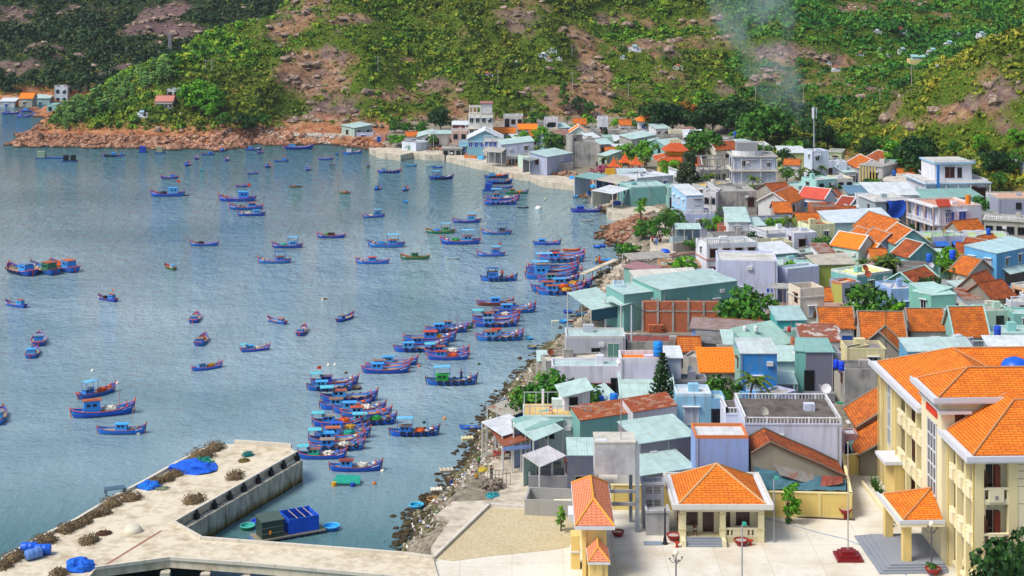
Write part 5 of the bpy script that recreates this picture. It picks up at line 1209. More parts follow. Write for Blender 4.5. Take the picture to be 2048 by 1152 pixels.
lean(r,W*.06,W*.44,-1.2,0,h-1.6,h-.9,paint('#2f6cc4'));lean(r,W*.56,W*.95,-1.2,0,h-1.6,h-.9,paint('#2f6cc4'));window(r,W*.25,0,.3,2,2.2,'k')
H((1840,478),(1863,475),6,4.6,'mustard end wall left of the green decked house',wc='#c4c04e',rm=CL)
H((1934,473),(2018,475),9,4.8,'longer white balustraded house with lime green deck and a blue drum',wc='#bcc6dc',rm=plain('#a4cc7a'),bal='F',rim='#c8d0e0')
H((1920,462),(1968,457),5,3.4,'small triangular orange roof below the ornate white house',roof='gx',rm=TO,rise=1.6,wc='#9a9890')
r=H((1968,440),(2075,446),9,6.2,'weathered concrete house with arcaded balconies at the right edge',wc='#aaa89c',rm=CG,roof='slab',wf=5,kind='k',ww=1.6,bal='F',rim='#b4b2a6')
H((1996,396),(2075,396),9,7.6,'grey blue upper block with a peach roof at the right edge',wc='#9ea4b8',rm=plain('#c8a088'),rim='#b4b4ac')
H((1973,394),(1996,396),6,6.8,'green framed balcony house with plants near the right edge',wc='#8ab494',rm=CL,wf=1,kind='k',ww=2,bal='F')
H((1968,428),(2000,428),4,5.2,'grey louvred house with a tin roof before the concrete arcades',wc='#a4a69c',rm=MG,wf=3,kind='k')
H((1914,516),(1973,519),8,4.0,'dark mottled tiled roof with a small yellow gable',roof='gx',rm=TB,rise=2.2,wc='#a8a070')
H((1920,500),(1958,506),6,4.6,'upper mottled tiled slope above the yellow gable',roof='gx',rm=TB,rise=2.0,wc='#cfc88a',rim='#98948a')
H((1978,496),(2006,490),6,3.8,'orange tiled roof right of the yellow gable',roof='gx',rm=TO,rise=1.8,wc='#a8a49a')
H((1955,536),(1978,528),6,3.4,'red tiled strip squeezed beside the sky blue corner house',roof='gx',rm=TO,rise=1.6,wc='#a8a49a')
r=H((1993,508),(2085,489),8,8.0,'sky blue corner house with washing under a pale awning',wc='#5fa8d8',rm=metal('#b8d8dc',.04),roof='quad',dz=(0,0,.5,.5),over=.1,wl=2,kind='w');_,W,d,h=HREG['sky blue corner house with washing under a pale awning']
lean(r,W*.12,W,-1.6,0,h-3.4,h-2.6,MT);annex(r,'balcony',W*.1,W,-1.4,-.01,h-6.6,h-5.8,wall('#6ab4e0'));annex(r,'painted_dark_opening',W*.18,W,-.06,-.01,h-5.6,h-3.2,glass('#202a34'))  # dark panel on the front paints the shade of an opening under the awning
r=H((1902,540),(1937,549),7,4.8,'orange roofed cottage with a plain grey gable and brown window',roof='gx',rm=TO,rise=2.2,wc='#b0aea2',rim='#8c8478',wins=[('R',.45,1.4,1.5,1.8,'b')])
r=H((1797,537),(1868,539),9,4.8,'dark weathered concrete house with a roof courtyard and railings',wc='#8a857e',rm=CD,par=.7,wf=4,kind='k')
H((1832,572),(1878,558),7,3.6,'aqua framed gable over dark tiles',roof='gx',rm=TB,rise=1.8,wc='#86c4be',rim='#a8d4cc')
H((1870,580),(1930,585),6,2.8,'grey sheet roofed sheds in the lane below the orange cottage',roof='quad',rm=MG,dz=(0,0,.7,.7),wc='#98948c')
H((1925,582),(1975,578),5,3.0,'low pale aqua roof beside the grey sheds',roof='quad',rm=MT,dz=(0,0,.7,.7),wc='#9cb8b4')
H((1782,578),(1832,576),8,5.2,'cornflower blue house with grey deck behind the big green tree',wc='#8aaad8',rm=CL,rim='#93b2dc',wins=[('F',.7,-4.2,3.2,2,'u')])
H((1752,575),(1782,577),6,5.0,'blue side house, shade painted into its walls, behind the big green tree',wc='#7a9ccc',rm=CL)  # darker blue than the adjoining front, side shade put into the colour
r=H((1862,592),(1913,589),9,5.4,'seafoam house with pale roof and washing under a white awning',wc='#7fc0b0',roof='quad',rm=metal('#b4d8d0',.03),dz=(0,0,.5,.5),over=.05);_,W,d,h=HREG['seafoam house with pale roof and washing under a white awning']
lean(r,0,W,-1.3,0,h-2.6,h-2.0,MW);annex(r,'blue_lower_front',.05,W-.05,-.07,-.01,0,h-2.6,wall('#5a9ccc'))
H((1823,583),(1862,591),7,5.4,'seafoam flank of the washing house, shade painted into its walls',wc='#72b4a4',roof='quad',rm=metal('#b4d8d0',.03),dz=(0,0,.5,.5),over=.05)  # wall colour darker than the front, painting the flank in shade
H((1790,650),(1832,652),6,2.6,'grey plastered gable behind the thin bright tree',roof='gy',rm=TB,rise=1.8,wc='#a4a09a')
H((1950,620),(2022,618),8,4.6,'house with grey glass panel roof right of the washing house',wc='#c8c4b4',rm=metal('#8c8c92',.1),rim='#b8b8ac',par=.3)
H((1985,598),(2030,590),7,3.8,'old tiled roofs huddled below the sky blue corner house',roof='gx',rm=TB,rise=2.0,wc='#8a8478')
H((1970,582),(2000,572),6,4.2,'steep brown tiled roof left of the peach corner house',roof='gx',rm=TB,rise=2.2,wc='#9a9488')
H((2022,566),(2080,580),7,4.6,'peach corner house with dark shutters at the right edge',wc='#d8b48a',rm=CL,wf=2,kind='b',rim='#c8c4b8')
H((1912,606),(1958,608),5,2.8,'lane shed with a navy cover and drums',wc='#4a5260',rm=metal('#a4a8ac',.3),roof='quad',dz=(0,0,.6,.6))
H((2022,604),(2075,604),6,3.6,'white balustraded low house at the right edge',wc='#ccd4dc',rm=CL,bal='F')
H((2020,655),(2075,655),6,3.6,'teal walled yard at the right edge above the drum',wc='#79b4ae',rm=MT)
H((1995,300),(2070,326),8,3.0,'lone house with a long rusty tin roof on the right hillside',roof='quad',rm=metal('#b8958c',.65),dz=(0,0,1.6,1.6),wc='#b4c4cc')
# long retaining walls of lanes to close gaps
H((1570,690),(1590,690),3,2.5,'small grey wash room between teal roofs',wc='C',rm=CG,zg=3)
H((1500,470),(1530,470),4,3.2,'white railing house above the cream walled house',wc='#d0d2d8',rm=CL,bal='F')
H((1700,436),(1712,436),3,3.0,'tiny teal box by the white and blue sheet roof',wc='#84b4b0',rm=MT)
H((1430,560),(1436,560),2,3.0,'thin white wall end beside the large blank house',wc='#c8cce0',rm=CL)
# --- temple
def pagoda(px,py,w,label,tiers=1):
 x,y,z=P(px,py,2.4);r=empty('pagoda',(x,y,z),.1,label,'pagoda','orange temple pavilions');s=w
 MB().box(-s*.45,s*.45,-s*.45,s*.45,-.5,.5).build('base',wall('#c8632a'),r)
 for a in(-1,1):
  for b in(-1,1):MB().bar((a*s*.36,b*s*.36,.5),(a*s*.36,b*s*.36,2.9),.14,8).build('column',wall('#c8502a'),r)
 m=MB();n=8;prof=[(1.0,2.75),(.74,3.15),(.5,3.65),(.28,4.35),(.08,5.1)]
 for k in range(len(prof)-1):
  for i in range(4):
   q=[]
   for(rr,zz),t in((prof[k],0),(prof[k],1),(prof[k+1],1),(prof[k+1],0)):
    a=math.pi/4+(i+t)*math.pi/2;lift=.35 if k==0 and rr==1.0 else 0
    q.append((rr*s*.95*math.cos(a),rr*s*.95*math.sin(a),zz+lift))
   m.poly(q)
 ro=m.build('roof',tile('#e0642a','#c84e1e',.1),r)
 MB().bar((0,0,5.0),(0,0,5.9),.16,6,.03).build('finial',paint('#d8a81a'),ro)
 o=MB()
 for i in range(4):
  a=math.pi/4+i*math.pi/2;c_,s_=math.cos(a)*s*.9,math.sin(a)*s*.9
  o.tube([(c_*.9,s_*.9,3.0),(c_*1.04,s_*1.04,3.3),(c_*1.05,s_*1.05,3.75),(c_*.97,s_*.97,3.9)],.1,5)
 o.build('dragon_ornament',paint('#d8a81a'),ro)
pagoda(1228,356,2.6,'left orange temple pavilion with golden roof dragons')
pagoda(1250,347,2.8,'tallest orange temple pavilion, in the middle')
pagoda(1272,352,2.6,'right orange temple pavilion beside the green tree')
r=H((1211,338),(1230,338),1.6,4.4,'yellow temple gate topped with golden dragons',wc='#d8a42a',rm=TR,name='temple_gate',cat='gate',wins=[('F',.5,0,1.2,2.4,'k')])
r=H((1212,352),(1228,350),.6,1.8,'low plastered temple wall behind the bougainvillea',wc='#b8a898',rm=CG,name='yard_wall',cat='wall',par=.1)
KT='temple hall with two tiers of curved orange roofs and golden crests'
r=H((1320,322),(1385,322),9,4.0,KT,roof='hip',wc='#d8c070',rm=tile('#c85a2a','#a8441e',.3),rise=2.0,over=1.2,rim='#d8d4cc',name='temple_hall',cat='temple');_,W,d,h=HREG[KT]
annex(r,'upper_wall',W*.25,W*.8,2,d-2,h+1.0,h+2.6,wall('#d8a42a'));
m=MB();k=[(W*.12,.8,h+2.4),(W*.93,.8,h+2.4),(W*.93,d-.8,h+2.4),(W*.12,d-.8,h+2.4)];m.add(k+[(W*.36,d/2,h+4.2),(W*.7,d/2,h+4.2)],[(0,1,5,4),(1,2,5),(2,3,4,5),(3,0,4)]);m.build('upper_roof',tile('#c85a2a','#a8441e',.3),r)
m=MB()
for i in range(7):m.tube([(W*(.38+.05*i),d/2,h+4.2),(W*(.36+.05*i),d/2,h+4.8+.35*(i%2)),(W*(.4+.05*i),d/2,h+5.1)],.12,5)
for a in(W*.02,W*.98):m.tube([(a,0,h+.3),(a,-.8,h+.8),(a,-1.0,h+1.4)],.12,5)
m.build('dragon_crest',paint('#d8a81a'),r)
H((1372,330),(1402,330),6,3.6,'red brown side shrine with white upturned ridges',roof='gx',rm=tile('#9a4a38','#84402e',.3),rise=1.8,rim='#c8c4c0',wc='#b09c88',name='temple_hall',cat='temple')
# ---------------------------------------------------------------- quays, plaza, pier
def px_poly(pts,z):return[P(x,y,z)for x,y in pts]
def quay(name,pts,z,t,mat):
 m=MB();m.slab(px_poly(pts,z),t);return tag(m.build(name,mat),kind='structure')
QC=conc('#c9bfac','#8a8072')
quay('quay',[(738,296),(800,295),(893,302),(889,310),(850,309),(826,305),(801,310),(758,305)],1.7,2.4,QC)
quay('quay',[(893,303),(950,311),(1000,319),(1062,331),(1100,345),(1180,350),(1208,360),(1196,371),(1166,372),(1086,363),(1060,352),(1030,347),(1000,341),(985,333),(950,327),(892,313)],1.5,2.2,QC)
quay('quay',[(1176,392),(1210,403),(1250,405),(1262,385),(1235,370),(1212,366),(1192,378)],1.6,2.4,QC)
quay('quay',[(1213,415),(1217,423),(1262,429),(1330,436),(1352,420),(1290,406),(1232,403)],1.9,2.6,QC)
quay('quay',[(1226,535),(1300,548),(1330,535),(1330,500),(1290,505),(1262,512),(1240,528)],2.2,2.6,QC)
MB().slab([P(1300,440,2.62),P(1330,440,2.62),P(1352,505,2.62),P(1300,520,2.62)][::-1],.06).build('path',QC)['kind']='structure'
PL=None
def plaza_mat():
 t=NT('plaza_concrete');w3=t.world();n1=t.noise(.12,w3,6,.7);n2=t.noise(1.2,w3,5,.7)
 b=t.n('TexBrick');b.offset=0;t.l(t.world(),b.inputs['Vector']);b.inputs['Scale'].default_value=1;b.inputs['Brick Width'].default_value=5;b.inputs['Row Height'].default_value=5
 b.inputs['Mortar Size'].default_value=.035;b.inputs['Color1'].default_value=lin('#d6d1c4');b.inputs['Color2'].default_value=lin('#dad6ca');b.inputs['Mortar'].default_value=lin('#c2baa8')
 c=t.mix(t.ramp(n1,[(.45,GR),(.68,(.6,)*3+(1,))]),b.outputs['Color'],'#b09c74')
 c=t.mix(t.ramp(n2,[(.56,GR),(.75,(.4,)*3+(1,))]),c,'#948a78')
 t.bump(n2,.2,.02);return t.out(c,.9)
def sand_mat():
 t=NT('gravel');w3=t.world();n1=t.noise(3.5,w3,5,.8);n2=t.noise(.2,w3,4)
 c=t.ramp(n1,[(.35,'#a89a78'),(.5,'#c0b290'),(.66,'#d0c4a4')]);c=t.mix(t.ramp(n2,[(.4,GR),(.7,(.3,)*3+(1,))]),c,'#9c8c60');t.bump(n1,.5,.06);return t.out(c,.95)
m=MB();m.slab(px_poly([(760,1400),(868,1118),(978,1012),(1060,1012),(1140,960),(1200,940),(1530,945),(1690,890),(1765,930),(2300,950),(2500,1400)],3.04),.3)
tag(m.build('pavement',plaza_mat()),kind='structure')
m=MB();m.slab(px_poly([(872,1117),(980,1014),(1050,1019),(1146,1024),(1150,1092),(1098,1100),(980,1112),(905,1122)],3.07),.05)
tag(m.build('gravel_yard',sand_mat()),kind='structure')
m=MB();m.slab(px_poly([(868,1118),(862,1095),(900,1040),(872,1030),(905,1003),(985,1000),(1008,972),(968,950),(985,918),(1010,898),(1068,905),(1064,1014),(978,1012)],3.05),.5)
tag(m.build('path',QC),kind='structure')
m=MB()
def curb(m,pts,z,w=.3,h=.3):
 q=[P(x,y,z)for x,y in pts]
 for a,b in zip(q[:-1],q[1:]):
  L=math.hypot(b[0]-a[0],b[1]-a[1]);m.rbox((a[0]+b[0])/2,(a[1]+b[1])/2,z-.2,z+h,L,w,math.atan2(b[1]-a[1],b[0]-a[0]))
curb(m,[(866,1119),(978,1012),(1052,1017)],3.05,.35,.3);tag(m.build('kerb',wall('#cdc8bc')),kind='structure')
PZ=3.3
deck=[(-90,1180),(5,1121),(99,1069),(152,1043),(228,997),(292,964),(355,928),(388,912),(432,890),(470,888),(583,896),(592,905),(345,1046),(403,1079),(600,1094),(806,1110),(867,1118),(880,1165),(520,1132),(340,1119),(190,1139),(60,1300),(-220,1300)]
pier=empty('pier',P(400,1000,0),0,'long pale concrete pier with nets heaped along its edge, angled into the bay','pier')
ox,oy,_=P(400,1000,0)
def loc_(pts):return[(x-ox,y-oy,z)for x,y,z in pts]
MB().slab(loc_(px_poly(deck,PZ)),.8).build('deck',conc('#d3c9b2','#9a8a6c'),pier)
m=MB();q=loc_([P(592,905,PZ),P(345,1046,PZ)]);a,b=q
def strip(m,a,b,z0,z1,w=.5,off=0):
 L=math.hypot(b[0]-a[0],b[1]-a[1]);t=math.atan2(b[1]-a[1],b[0]-a[0])
 m.rbox((a[0]+b[0])/2-off*math.sin(t),(a[1]+b[1])/2+off*math.cos(t),z0,z1,L,w,t)
def quaywall():
 t=NT('quay_wall');w3=t.world();sep=t.n('SeparateXYZ');t.l(w3,sep.inputs[0]);n=t.noise(1.5,t.world((1,1,.3)),5)
 a=t.n('Math',operation='MULTIPLY_ADD');t.l(n,a.inputs[0]);a.inputs[1].default_value=1.2;t.l(sep.outputs[2],a.inputs[2])
 c=t.ramp(n,[(.3,'#7f7a6e'),(.55,'#b9b2a0'),(.7,'#c9c2b0')])
 d=t.n('Math',operation='DIVIDE');t.l(a.outputs[0],d.inputs[0]);d.inputs[1].default_value=4
 c=t.mix(t.ramp(d.outputs[0],[(.22,WH),(.42,GR)]),c,'#6e5c1e');c=t.mix(t.ramp(d.outputs[0],[(.12,WH),(.22,GR)]),c,'#1f1c10');return t.out(c,.9)
QW=quaywall()
strip(m,a,b,-1.5,PZ-.81,.8,.5);m.build('inner_wall',QW,pier)
c1,c2,c3=loc_([P(345,1046,PZ),P(403,1079,PZ),P(867,1118,PZ)])
m=MB();strip(m,c1,c2,-1.5,PZ-.81,.6,.4);strip(m,c2,c3,-1.5,PZ-.81,.6,-.4)if False else strip(m,c2,c3,.6,PZ-.81,.5,-.3);m.build('corner_wall',QW,pier)
ed=MB();qs=loc_(px_poly([(5,1121),(99,1069),(152,1043),(228,997),(292,964),(355,928),(388,912),(432,890)],PZ))
for a,b in zip(qs[:-1],qs[1:]):strip(ed,a,b,PZ+.0,PZ+.32,.35,0)
a,b=loc_([P(470,888,PZ),P(583,896,PZ)]);strip(ed,a,b,PZ,PZ+.5,.35)
a,b=loc_([P(592,905,PZ),P(345,1046,PZ)]);strip(ed,a,b,PZ,PZ+.22,.3,.1)
for p,q2 in(((345,1046),(403,1079)),((403,1079),(600,1094)),((600,1094),(806,1110)),((806,1110),(867,1118)),((880,1165),(520,1132)),((520,1132),(340,1119)),((340,1119),(190,1139))):
 a,b=loc_([P(*p,PZ),P(*q2,PZ)]);strip(ed,a,b,PZ-.01,PZ+.3,.3)
ed.build('kerb_edge',wall('#cfc8b8'),pier)
ow=MB()
for a,b in zip(qs[:-1],qs[1:]):strip(ow,a,b,-1.5,PZ-.81,.6,-.6)
ow.build('outer_wall',QW,pier)
A_,B_=loc_([P(592,905,PZ),P(345,1046,PZ)]);tt=math.atan2(B_[1]-A_[1],B_[0]-A_[0])
for u in(.012,.135,.245,.355,.475,.59,.71,.845):
 x,y=A_[0]+(B_[0]-A_[0])*u,A_[1]+(B_[1]-A_[1])*u
 nx,ny=-math.sin(tt),math.cos(tt)
 m=MB();m.rbox(x+.36*nx,y+.36*ny,.2,PZ-.25,.55,.4,tt);m.rbox(x+.36*nx,y+.36*ny,PZ-.25,PZ+.12,.25,.22,tt);m.build('fender',plain('#14151c',.6),pier)
for p in((330,1128),(410,1131),(490,1138),(560,1144)):
 x,y,_=loc_([P(p[0],p[1],PZ)])[0]
 MB().box(x-.45,x+.45,y-.2,y+.5,PZ-2.0,PZ-.81).build('beam',wall('#bdb6a4'),pier);MB().bar((x,y+.9,-1),(x,y+.9,PZ-.9),.3,10).build('column',QW,pier)
MB().rbox(*loc_([P(265,1097,PZ)])[0][:2],PZ+.004,PZ+.012,10.5,.28,math.atan2(*(np.array(P(340,1052,PZ))-np.array(P(205,1135,PZ)))[[1,0]])).build('joint_strip',plain('#9a6a58'),pier)
MB().rbox(*loc_([P(450,1100,PZ)])[0][:2],PZ+.004,PZ+.012,.1,.1,0)
LEAF['net']=plain('#7a5f42',.95)
# nets, tarpaulins and gear on the pier
def heap(px,py,w,label,colr='#75644a',hh=.3,group=None,z=PZ,n=420,name='net_heap',cat='net heap',s=.2):
 x,y,_=P(px,py,z);d,nn=shell(n,(w/2,w*.42,w*hh),0.0,.5);d[:,2]=np.abs(d[:,2])
 d+=.07*rg.normal(size=d.shape)*w*.4;d[:,2]=np.clip(d[:,2],.02,None)
 core=MB().blob((0,0,0),w*.38,w*.3,w*hh*.6,9,6,.3);me=leaf_mesh(name,d,nn+rg.normal(size=nn.shape)*.5,rg.uniform(s*.7,s*1.8,len(d)),[plain(colr,.95),plain(colr,.95)],core,aspect=.35)
 o=link(name,me,None,(x,y,z),rnd.uniform(0,3));return tag(o,label,cat,group)
def tarp(px,py,w,label,colr,z=PZ,hh=.35,name='tarpaulin',cat='tarpaulin',d=None):
 x,y,_=P(px,py,z);m=MB().blob((0,0,0),w/2,(d or w*.8)/2,w*hh,16,9,.22);o=m.build(name,cloth(colr),None,False,(x,y,z));return tag(o,label,cat)
for a in[(428,898,3.4,'tallest brown net heap, at the far end of the pier edge'),(402,914,4.0,'wide brown net heap behind the green and blue nets'),(350,950,2.2,'brown net heap just left of the big blue tarpaulin'),(333,960,2.2,'round brown net heap between two others by the small blue tarpaulin'),(315,966,2.2,'brown net heap touching the small blue tarpaulin'),
   (262,998,2.8,'brown net heap beside the small table'),(222,1010,3.2,'tall brown net heap with two stacked bundles at mid pier'),(205,1028,2.2,'low brown net bundles in front of the tall heap'),(188,1033,1.8,'small brown net heap with a red tip'),(170,1045,2.0,'brown net heap below the red tipped one'),(148,1055,2.4,'brown net heap at the bend of the pier edge'),(130,1062,2.6,'dark brown net heap left of the pier bend'),
   (92,1083,3.0,'brown net heap before the pair of blue drums'),(72,1092,2.6,'dark net heap behind the blue drums'),(28,1118,3.0,'brown net heap at the lower left pier edge'),(6,1135,2.4,'brown net heap cut by the left picture edge'),(470,955,2.8,'light brown net heap alone near the far inner wall'),(388,1003,3.0,'long light brown net heap by the inner wall'),
   (178,1084,2.6,'greenish brown net heap alone in the middle of the pier'),(118,1150,2.2,'brown net heap at the very bottom of the picture')]:heap(*a)
heap(208,1068,1.7,'flat dark net patch near the white round basket','#6a4a3c',.15)
tarp(388,938,5.2,'big folded blue tarpaulin with orange edges on the pier','#1e62d8',hh=.16);tarp(300,975,2.6,'small blue tarpaulin over gear by the pier edge','#1f70d4',hh=.28);tarp(160,1137,3.0,'blue tarpaulin tied with white rope at the bottom of the pier','#1f66d0',hh=.3)
heap(408,928,3.2,'sea green net spread behind the big blue tarpaulin','#2f9a84',.22,s=.25);heap(496,911,1.7,'round teal net bundle near the pier head','#1c7a78',.3,s=.15);heap(488,922,1.6,'yellow and brown scraps beside the teal net bundle','#8a7a4a',.12)
heap(325,978,1.6,'pale green net scraps by the small blue tarpaulin','#98a68c',.12);heap(375,940,1.3,'green and orange cord heaped on the blue tarpaulin','#4a8a6a',.5,s=.12)
def barrel(px,py,label,colr='#1e5fd0',z=PZ,lying=False,sc=1.0,rz=.5,group=None):
 x,y,_=P(px,py,z);m=MB();r,h=.32*sc,.95*sc
 m.lathe([(0,0),(r*.95,0),(r,.05*h),(r,.3*h),(r*1.06,.33*h),(r,.36*h),(r,.63*h),(r*1.06,.66*h),(r,.69*h),(r,.95*h),(r*.93,h),(0,h)],14)
 o=m.build('barrel',plain(colr,.4),None,True,(x,y,z+(.33*sc if lying else 0)))
 if lying:o.rotation_euler=(math.pi/2,0,math.pi/2+rz)
 return tag(o,label,'barrel',group)
barrel(42,1106,'blue drum lying left of its pair on the pier',lying=True,sc=1.6,rz=.1);barrel(70,1110,'blue drum lying right of its pair on the pier',lying=True,sc=1.6,rz=.1);barrel(52,1122,'scuffed blue white drum in front of the other two','#5f86c8',lying=True,sc=1.6,rz=.7)
def basket(px,py,w,label,co='#1f7fd0',ci='#3aa8e0',z=0,tilt=0,rim='#5fc0ee',flip=False,group=None,rz=0):
 """round basket boat, w metres wide"""
 x,y,_=P(px,py,z);r=w/2;root=empty('basket_boat',(x,y,z+(.0 if flip else-.12*r)),rz,label,'basket boat',group)
 MB().lathe([(0,0),(r*.62,.02),(r*.86,.2*r),(r*.97,.42*r),(r,.62*r)],24).build('hull',plain(co,.5),root,True)
 MB().lathe([(r*.95,.62*r),(r*.9,.42*r),(r*.78,.24*r),(r*.55,.12*r),(0,.1*r)],24).build('inside',plain(ci,.6),root,True)
 MB().lathe([(r*.94,.6*r),(r*.94,.68*r),(r*1.03,.68*r),(r*1.03,.58*r),(r*.99,.56*r)],24).build('rim',plain(rim,.5),root,True)
 if flip:root.rotation_euler=(math.pi+tilt,0,rz);root.location.z=z+.66*r
 elif tilt:root.rotation_euler=(tilt,0,rz)
 return root
basket(265,1064,1.9,'white upturned round basket boat resting on the pier','#cfc9b4','#a8a08c',PZ,.15,'#bdb49c',True)
m=MB();x,y,_=P(230,988,PZ);m.box(-1.1,1.1,-.6,.6,.62,.7)
tb=empty('table',(x,y,PZ),.4,'low grey blue table at the pier edge','table');m.build('table_top',plain('#4a6478'),tb)
for a_ in(-1,1):
 for b_ in(-.5,.5):MB().box(a_-.05,a_+.05,b_-.05,b_+.05,0,.62).build('leg',plain('#3a5068'),tb)
# ---------------------------------------------------------------- cream public building
CRM,CRY,TRIM=wall('#e6dcb8',.14),wall('#e0c47c',.18),wall('#d4d6da',.15)
ab=empty('public_building',(41.5,150.4,3.04),R(2.15),'large cream three storey public building with bright orange tiled roofs','building')
E=13.1
def ap(name,m,mat=CRM):return m.build(name,mat,ab)
ap('wall',MB().box(2.4,22,1.9,9.2,0,E-.42));ap('far_wall',MB().box(2.4,26,16,34.6,0,E-.42));ap('tower_wall',MB().box(.4,15,9.2,16,0,15.9))
ap('banded_wall',MB().box(5.0,22,1.0,1.9,0,E-.42));g=MB()
for z in(1.2,2.0,2.8,3.6,6.4,8.6,10.2,10.9,11.6,12.2):g.box(5.02,22,.985,.999,z,z+.05)
ap('groove_lines',g,plain('#8d8666'))
F_=[0.6,4.8,9.0]
for Y in(1.0,3.65,6.3,8.75,16.1,19.9,23.7,27.4,29.5,32.6,34.15):
 ap('pilaster',MB().box(1.0,1.5,Y,Y+.45,0,E-.42),wall('#e4d6a4',.12))
for X in(1.0,4.15):ap('corner_column',MB().box(X,X+.85,.95,1.6,0,E-.42),wall('#e4d6a4',.12))
def panel(y0,y1,z):
 m=MB();m.box(1.02,1.3,y0,y1,z-.45,z+.02);m.box(1.1,1.25,y0,y1,z+.05,z+.9);m.box(.95,1.35,y0,y1,z+.92,z+1.08);yc=(y0+y1)/2
 m.box(.82,1.1,yc-.5,yc+.5,z-.2,z+.9);ap('balcony',m);return
for z in F_:
 for y0,y1 in((1.45,3.65),(4.1,6.3),(6.75,8.75),(16.55,19.9),(20.35,23.7),(24.15,27.4)):
  if z>1:panel(y0,y1,z)
  ap('floor_slab',MB().box(1.3,2.4,y0-.2,y1+.2,z-.35,z));yc=(y0+y1)/2
  MB().box(2.33,2.41,yc-.55,yc+.55,z,z+2.3).build('door',paint('#4a1c14'),ab);MB().box(2.34,2.41,yc-1.05,yc-.75,z+.9,z+2.2).build('shutter',paint('#5a2418'),ab)
 # front bay facing the plaza
 m=MB();m.box(1.85,4.15,1.02,1.2,z-.45,z+.02);m.box(2.3,3.7,.88,1.1,z-.2,z+.9);m.box(1.85,4.15,.95,1.35,z+.92,z+1.08);m.box(1.85,2.0,1.05,1.2,z,z+.9);m.box(4.0,4.15,1.05,1.2,z,z+.9)
 if z>1:ap('balcony',m)
 MB().box(2.3,2.9,1.82,1.91,z+.9,z+3.0).build('door',glass('#2a1512'),ab);MB().box(3.0,3.5,1.3,1.9,z+.9,z+3.0).build('shutter',paint('#6a2c1c'),ab)
 ap('floor_slab',MB().box(1.3,5.0,1.2,1.9,z-.35,z));ap('grey_stone',MB().box(2.85,3.15,.82,.88,z+.1,z+.4),plain('#8c8c90'))
 for yy in(28.3,33.35):MB().box(2.3,2.41,yy-.0,yy+.9,z+.9,z+2.9).build('window',paint('#5a2a1a'),ab)
ap('stair_wall',MB().box(1.35,2.4,29.95,32.6,0,E-.42));ap('corner_wall',MB().box(1.35,2.4,27.85,29.5,0,E-.42));ap('end_wall',MB().box(1.35,2.4,33.05,34.15,0,E-.42))
for z in F_:
 for yy in(28.3,33.2):MB().box(1.29,1.36,yy,yy+.75,z+.9,z+2.9).build('window',paint('#5a2a1a'),ab)
def curtain(x,y0,y1,z0,z1,ny,nz):
 o=MB().box(x-.03,x+.02,y0,y1,z0,z1).build('tall_window',glass('#4c5058'),ab);f=MB()
 for i in range(ny+1):yy=y0+(y1-y0)*i/ny;f.box(x-.12,x-.03,yy-.05,yy+.05,z0-.05,z1+.05)
 for i in range(nz+1):zz=z0+(z1-z0)*i/nz;f.box(x-.11,x-.03,y0-.05,y1+.05,zz-.05,zz+.05)
 f.build('window_bars',wall('#d8dce0'),o)
curtain(1.33,30.4,32.1,4.9,12.2,3,4);curtain(.39,10.8,13.6,6.0,13.1,3,5)
ap('sign_board',MB().box(.3,.39,10.5,14.2,13.75,14.35),paint('#e03a12'))
sg=MB();rr=random.Random(3)
for i in range(13):y=14.0-i*.27;sg.box(.32,.38,y-.18,y,14.42,14.42+rr.choice((.22,.26,.32)))
ap('sign_lettering',sg,paint('#e03a12'))
ap('tower_moulding',MB().box(-.05,3.2,8.6,9.15,14.7,15.0),TRIM);ap('tower_moulding',MB().box(.1,.39,9.15,16,14.75,14.95),TRIM)
MB().box(1.7,2.6,9.1,9.19,12.9,14.9).build('door',paint('#4a1c14'),ab)
def eave(x0,x1,y0,y1,z): # gutter ring
 m=MB();m.box(x0,x1,y0,y1,z-.42,z);ap('eave_slab',m,TRIM)
 m=MB();m.box(x0-.04,x1,y0-.04,y0+.12,z-.3,z+.18);m.box(x0-.04,x0+.12,y0+.12,y1,z-.3,z+.18);ap('gutter_edge',m,wall('#c9ccd4',.1))
eave(0,23,0,9.15,E);eave(0,27,16.05,35.6,E);eave(-.6,16,8.3,16.6,16.2)
TBG=tile('#f08420','#dc6812',.34,.3)
def roofpart(polys,ridges):
 m=MB()
 for p in polys:m.poly(p)
 o=m.build('roof',TBG,ab);r=MB()
 for a,b in ridges:r.bar(a,b,.1,6)
 r.build('ridge',wall('#c08858',.4),o)
z0=E+.06
roofpart([[(.8,8.95,z0),(.8,.8,z0),(6.6,6.6,16.6),(6.6,8.95,16.6)],[(.8,.8,z0),(22,.8,z0),(16.2,6.6,16.6),(6.6,6.6,16.6)],[(6.6,6.6,16.6),(16.2,6.6,16.6),(16.2,8.95,16.6),(6.6,8.95,16.6)]],[((.8,.8,z0+.05),(6.6,6.6,16.65)),((6.6,6.6,16.65),(16.2,6.6,16.65)),((.8,8.9,z0+.05),(6.6,8.9,16.65))])
roofpart([[(.8,34.8,z0),(.8,16.8,z0),(7.2,16.8,16.3),(7.2,28,16.3)],[(26,34.8,z0),(.8,34.8,z0),(7.2,28,16.3),(26,28,16.3)],[(7.2,28,16.3),(14,21.5,z0),(26,21.5,z0),(26,28,16.3)],[(7.2,28,16.3),(7.2,16.8,16.3),(14,16.8,z0),(14,21.5,z0)]],[((.8,34.8,z0+.05),(7.2,28,16.35)),((7.2,28,16.35),(26,28,16.35)),((7.2,28,16.35),(14,21.5,z0+.05)),((7.2,28,16.4),(9.9,24.2,15.2))])
z1=16.26
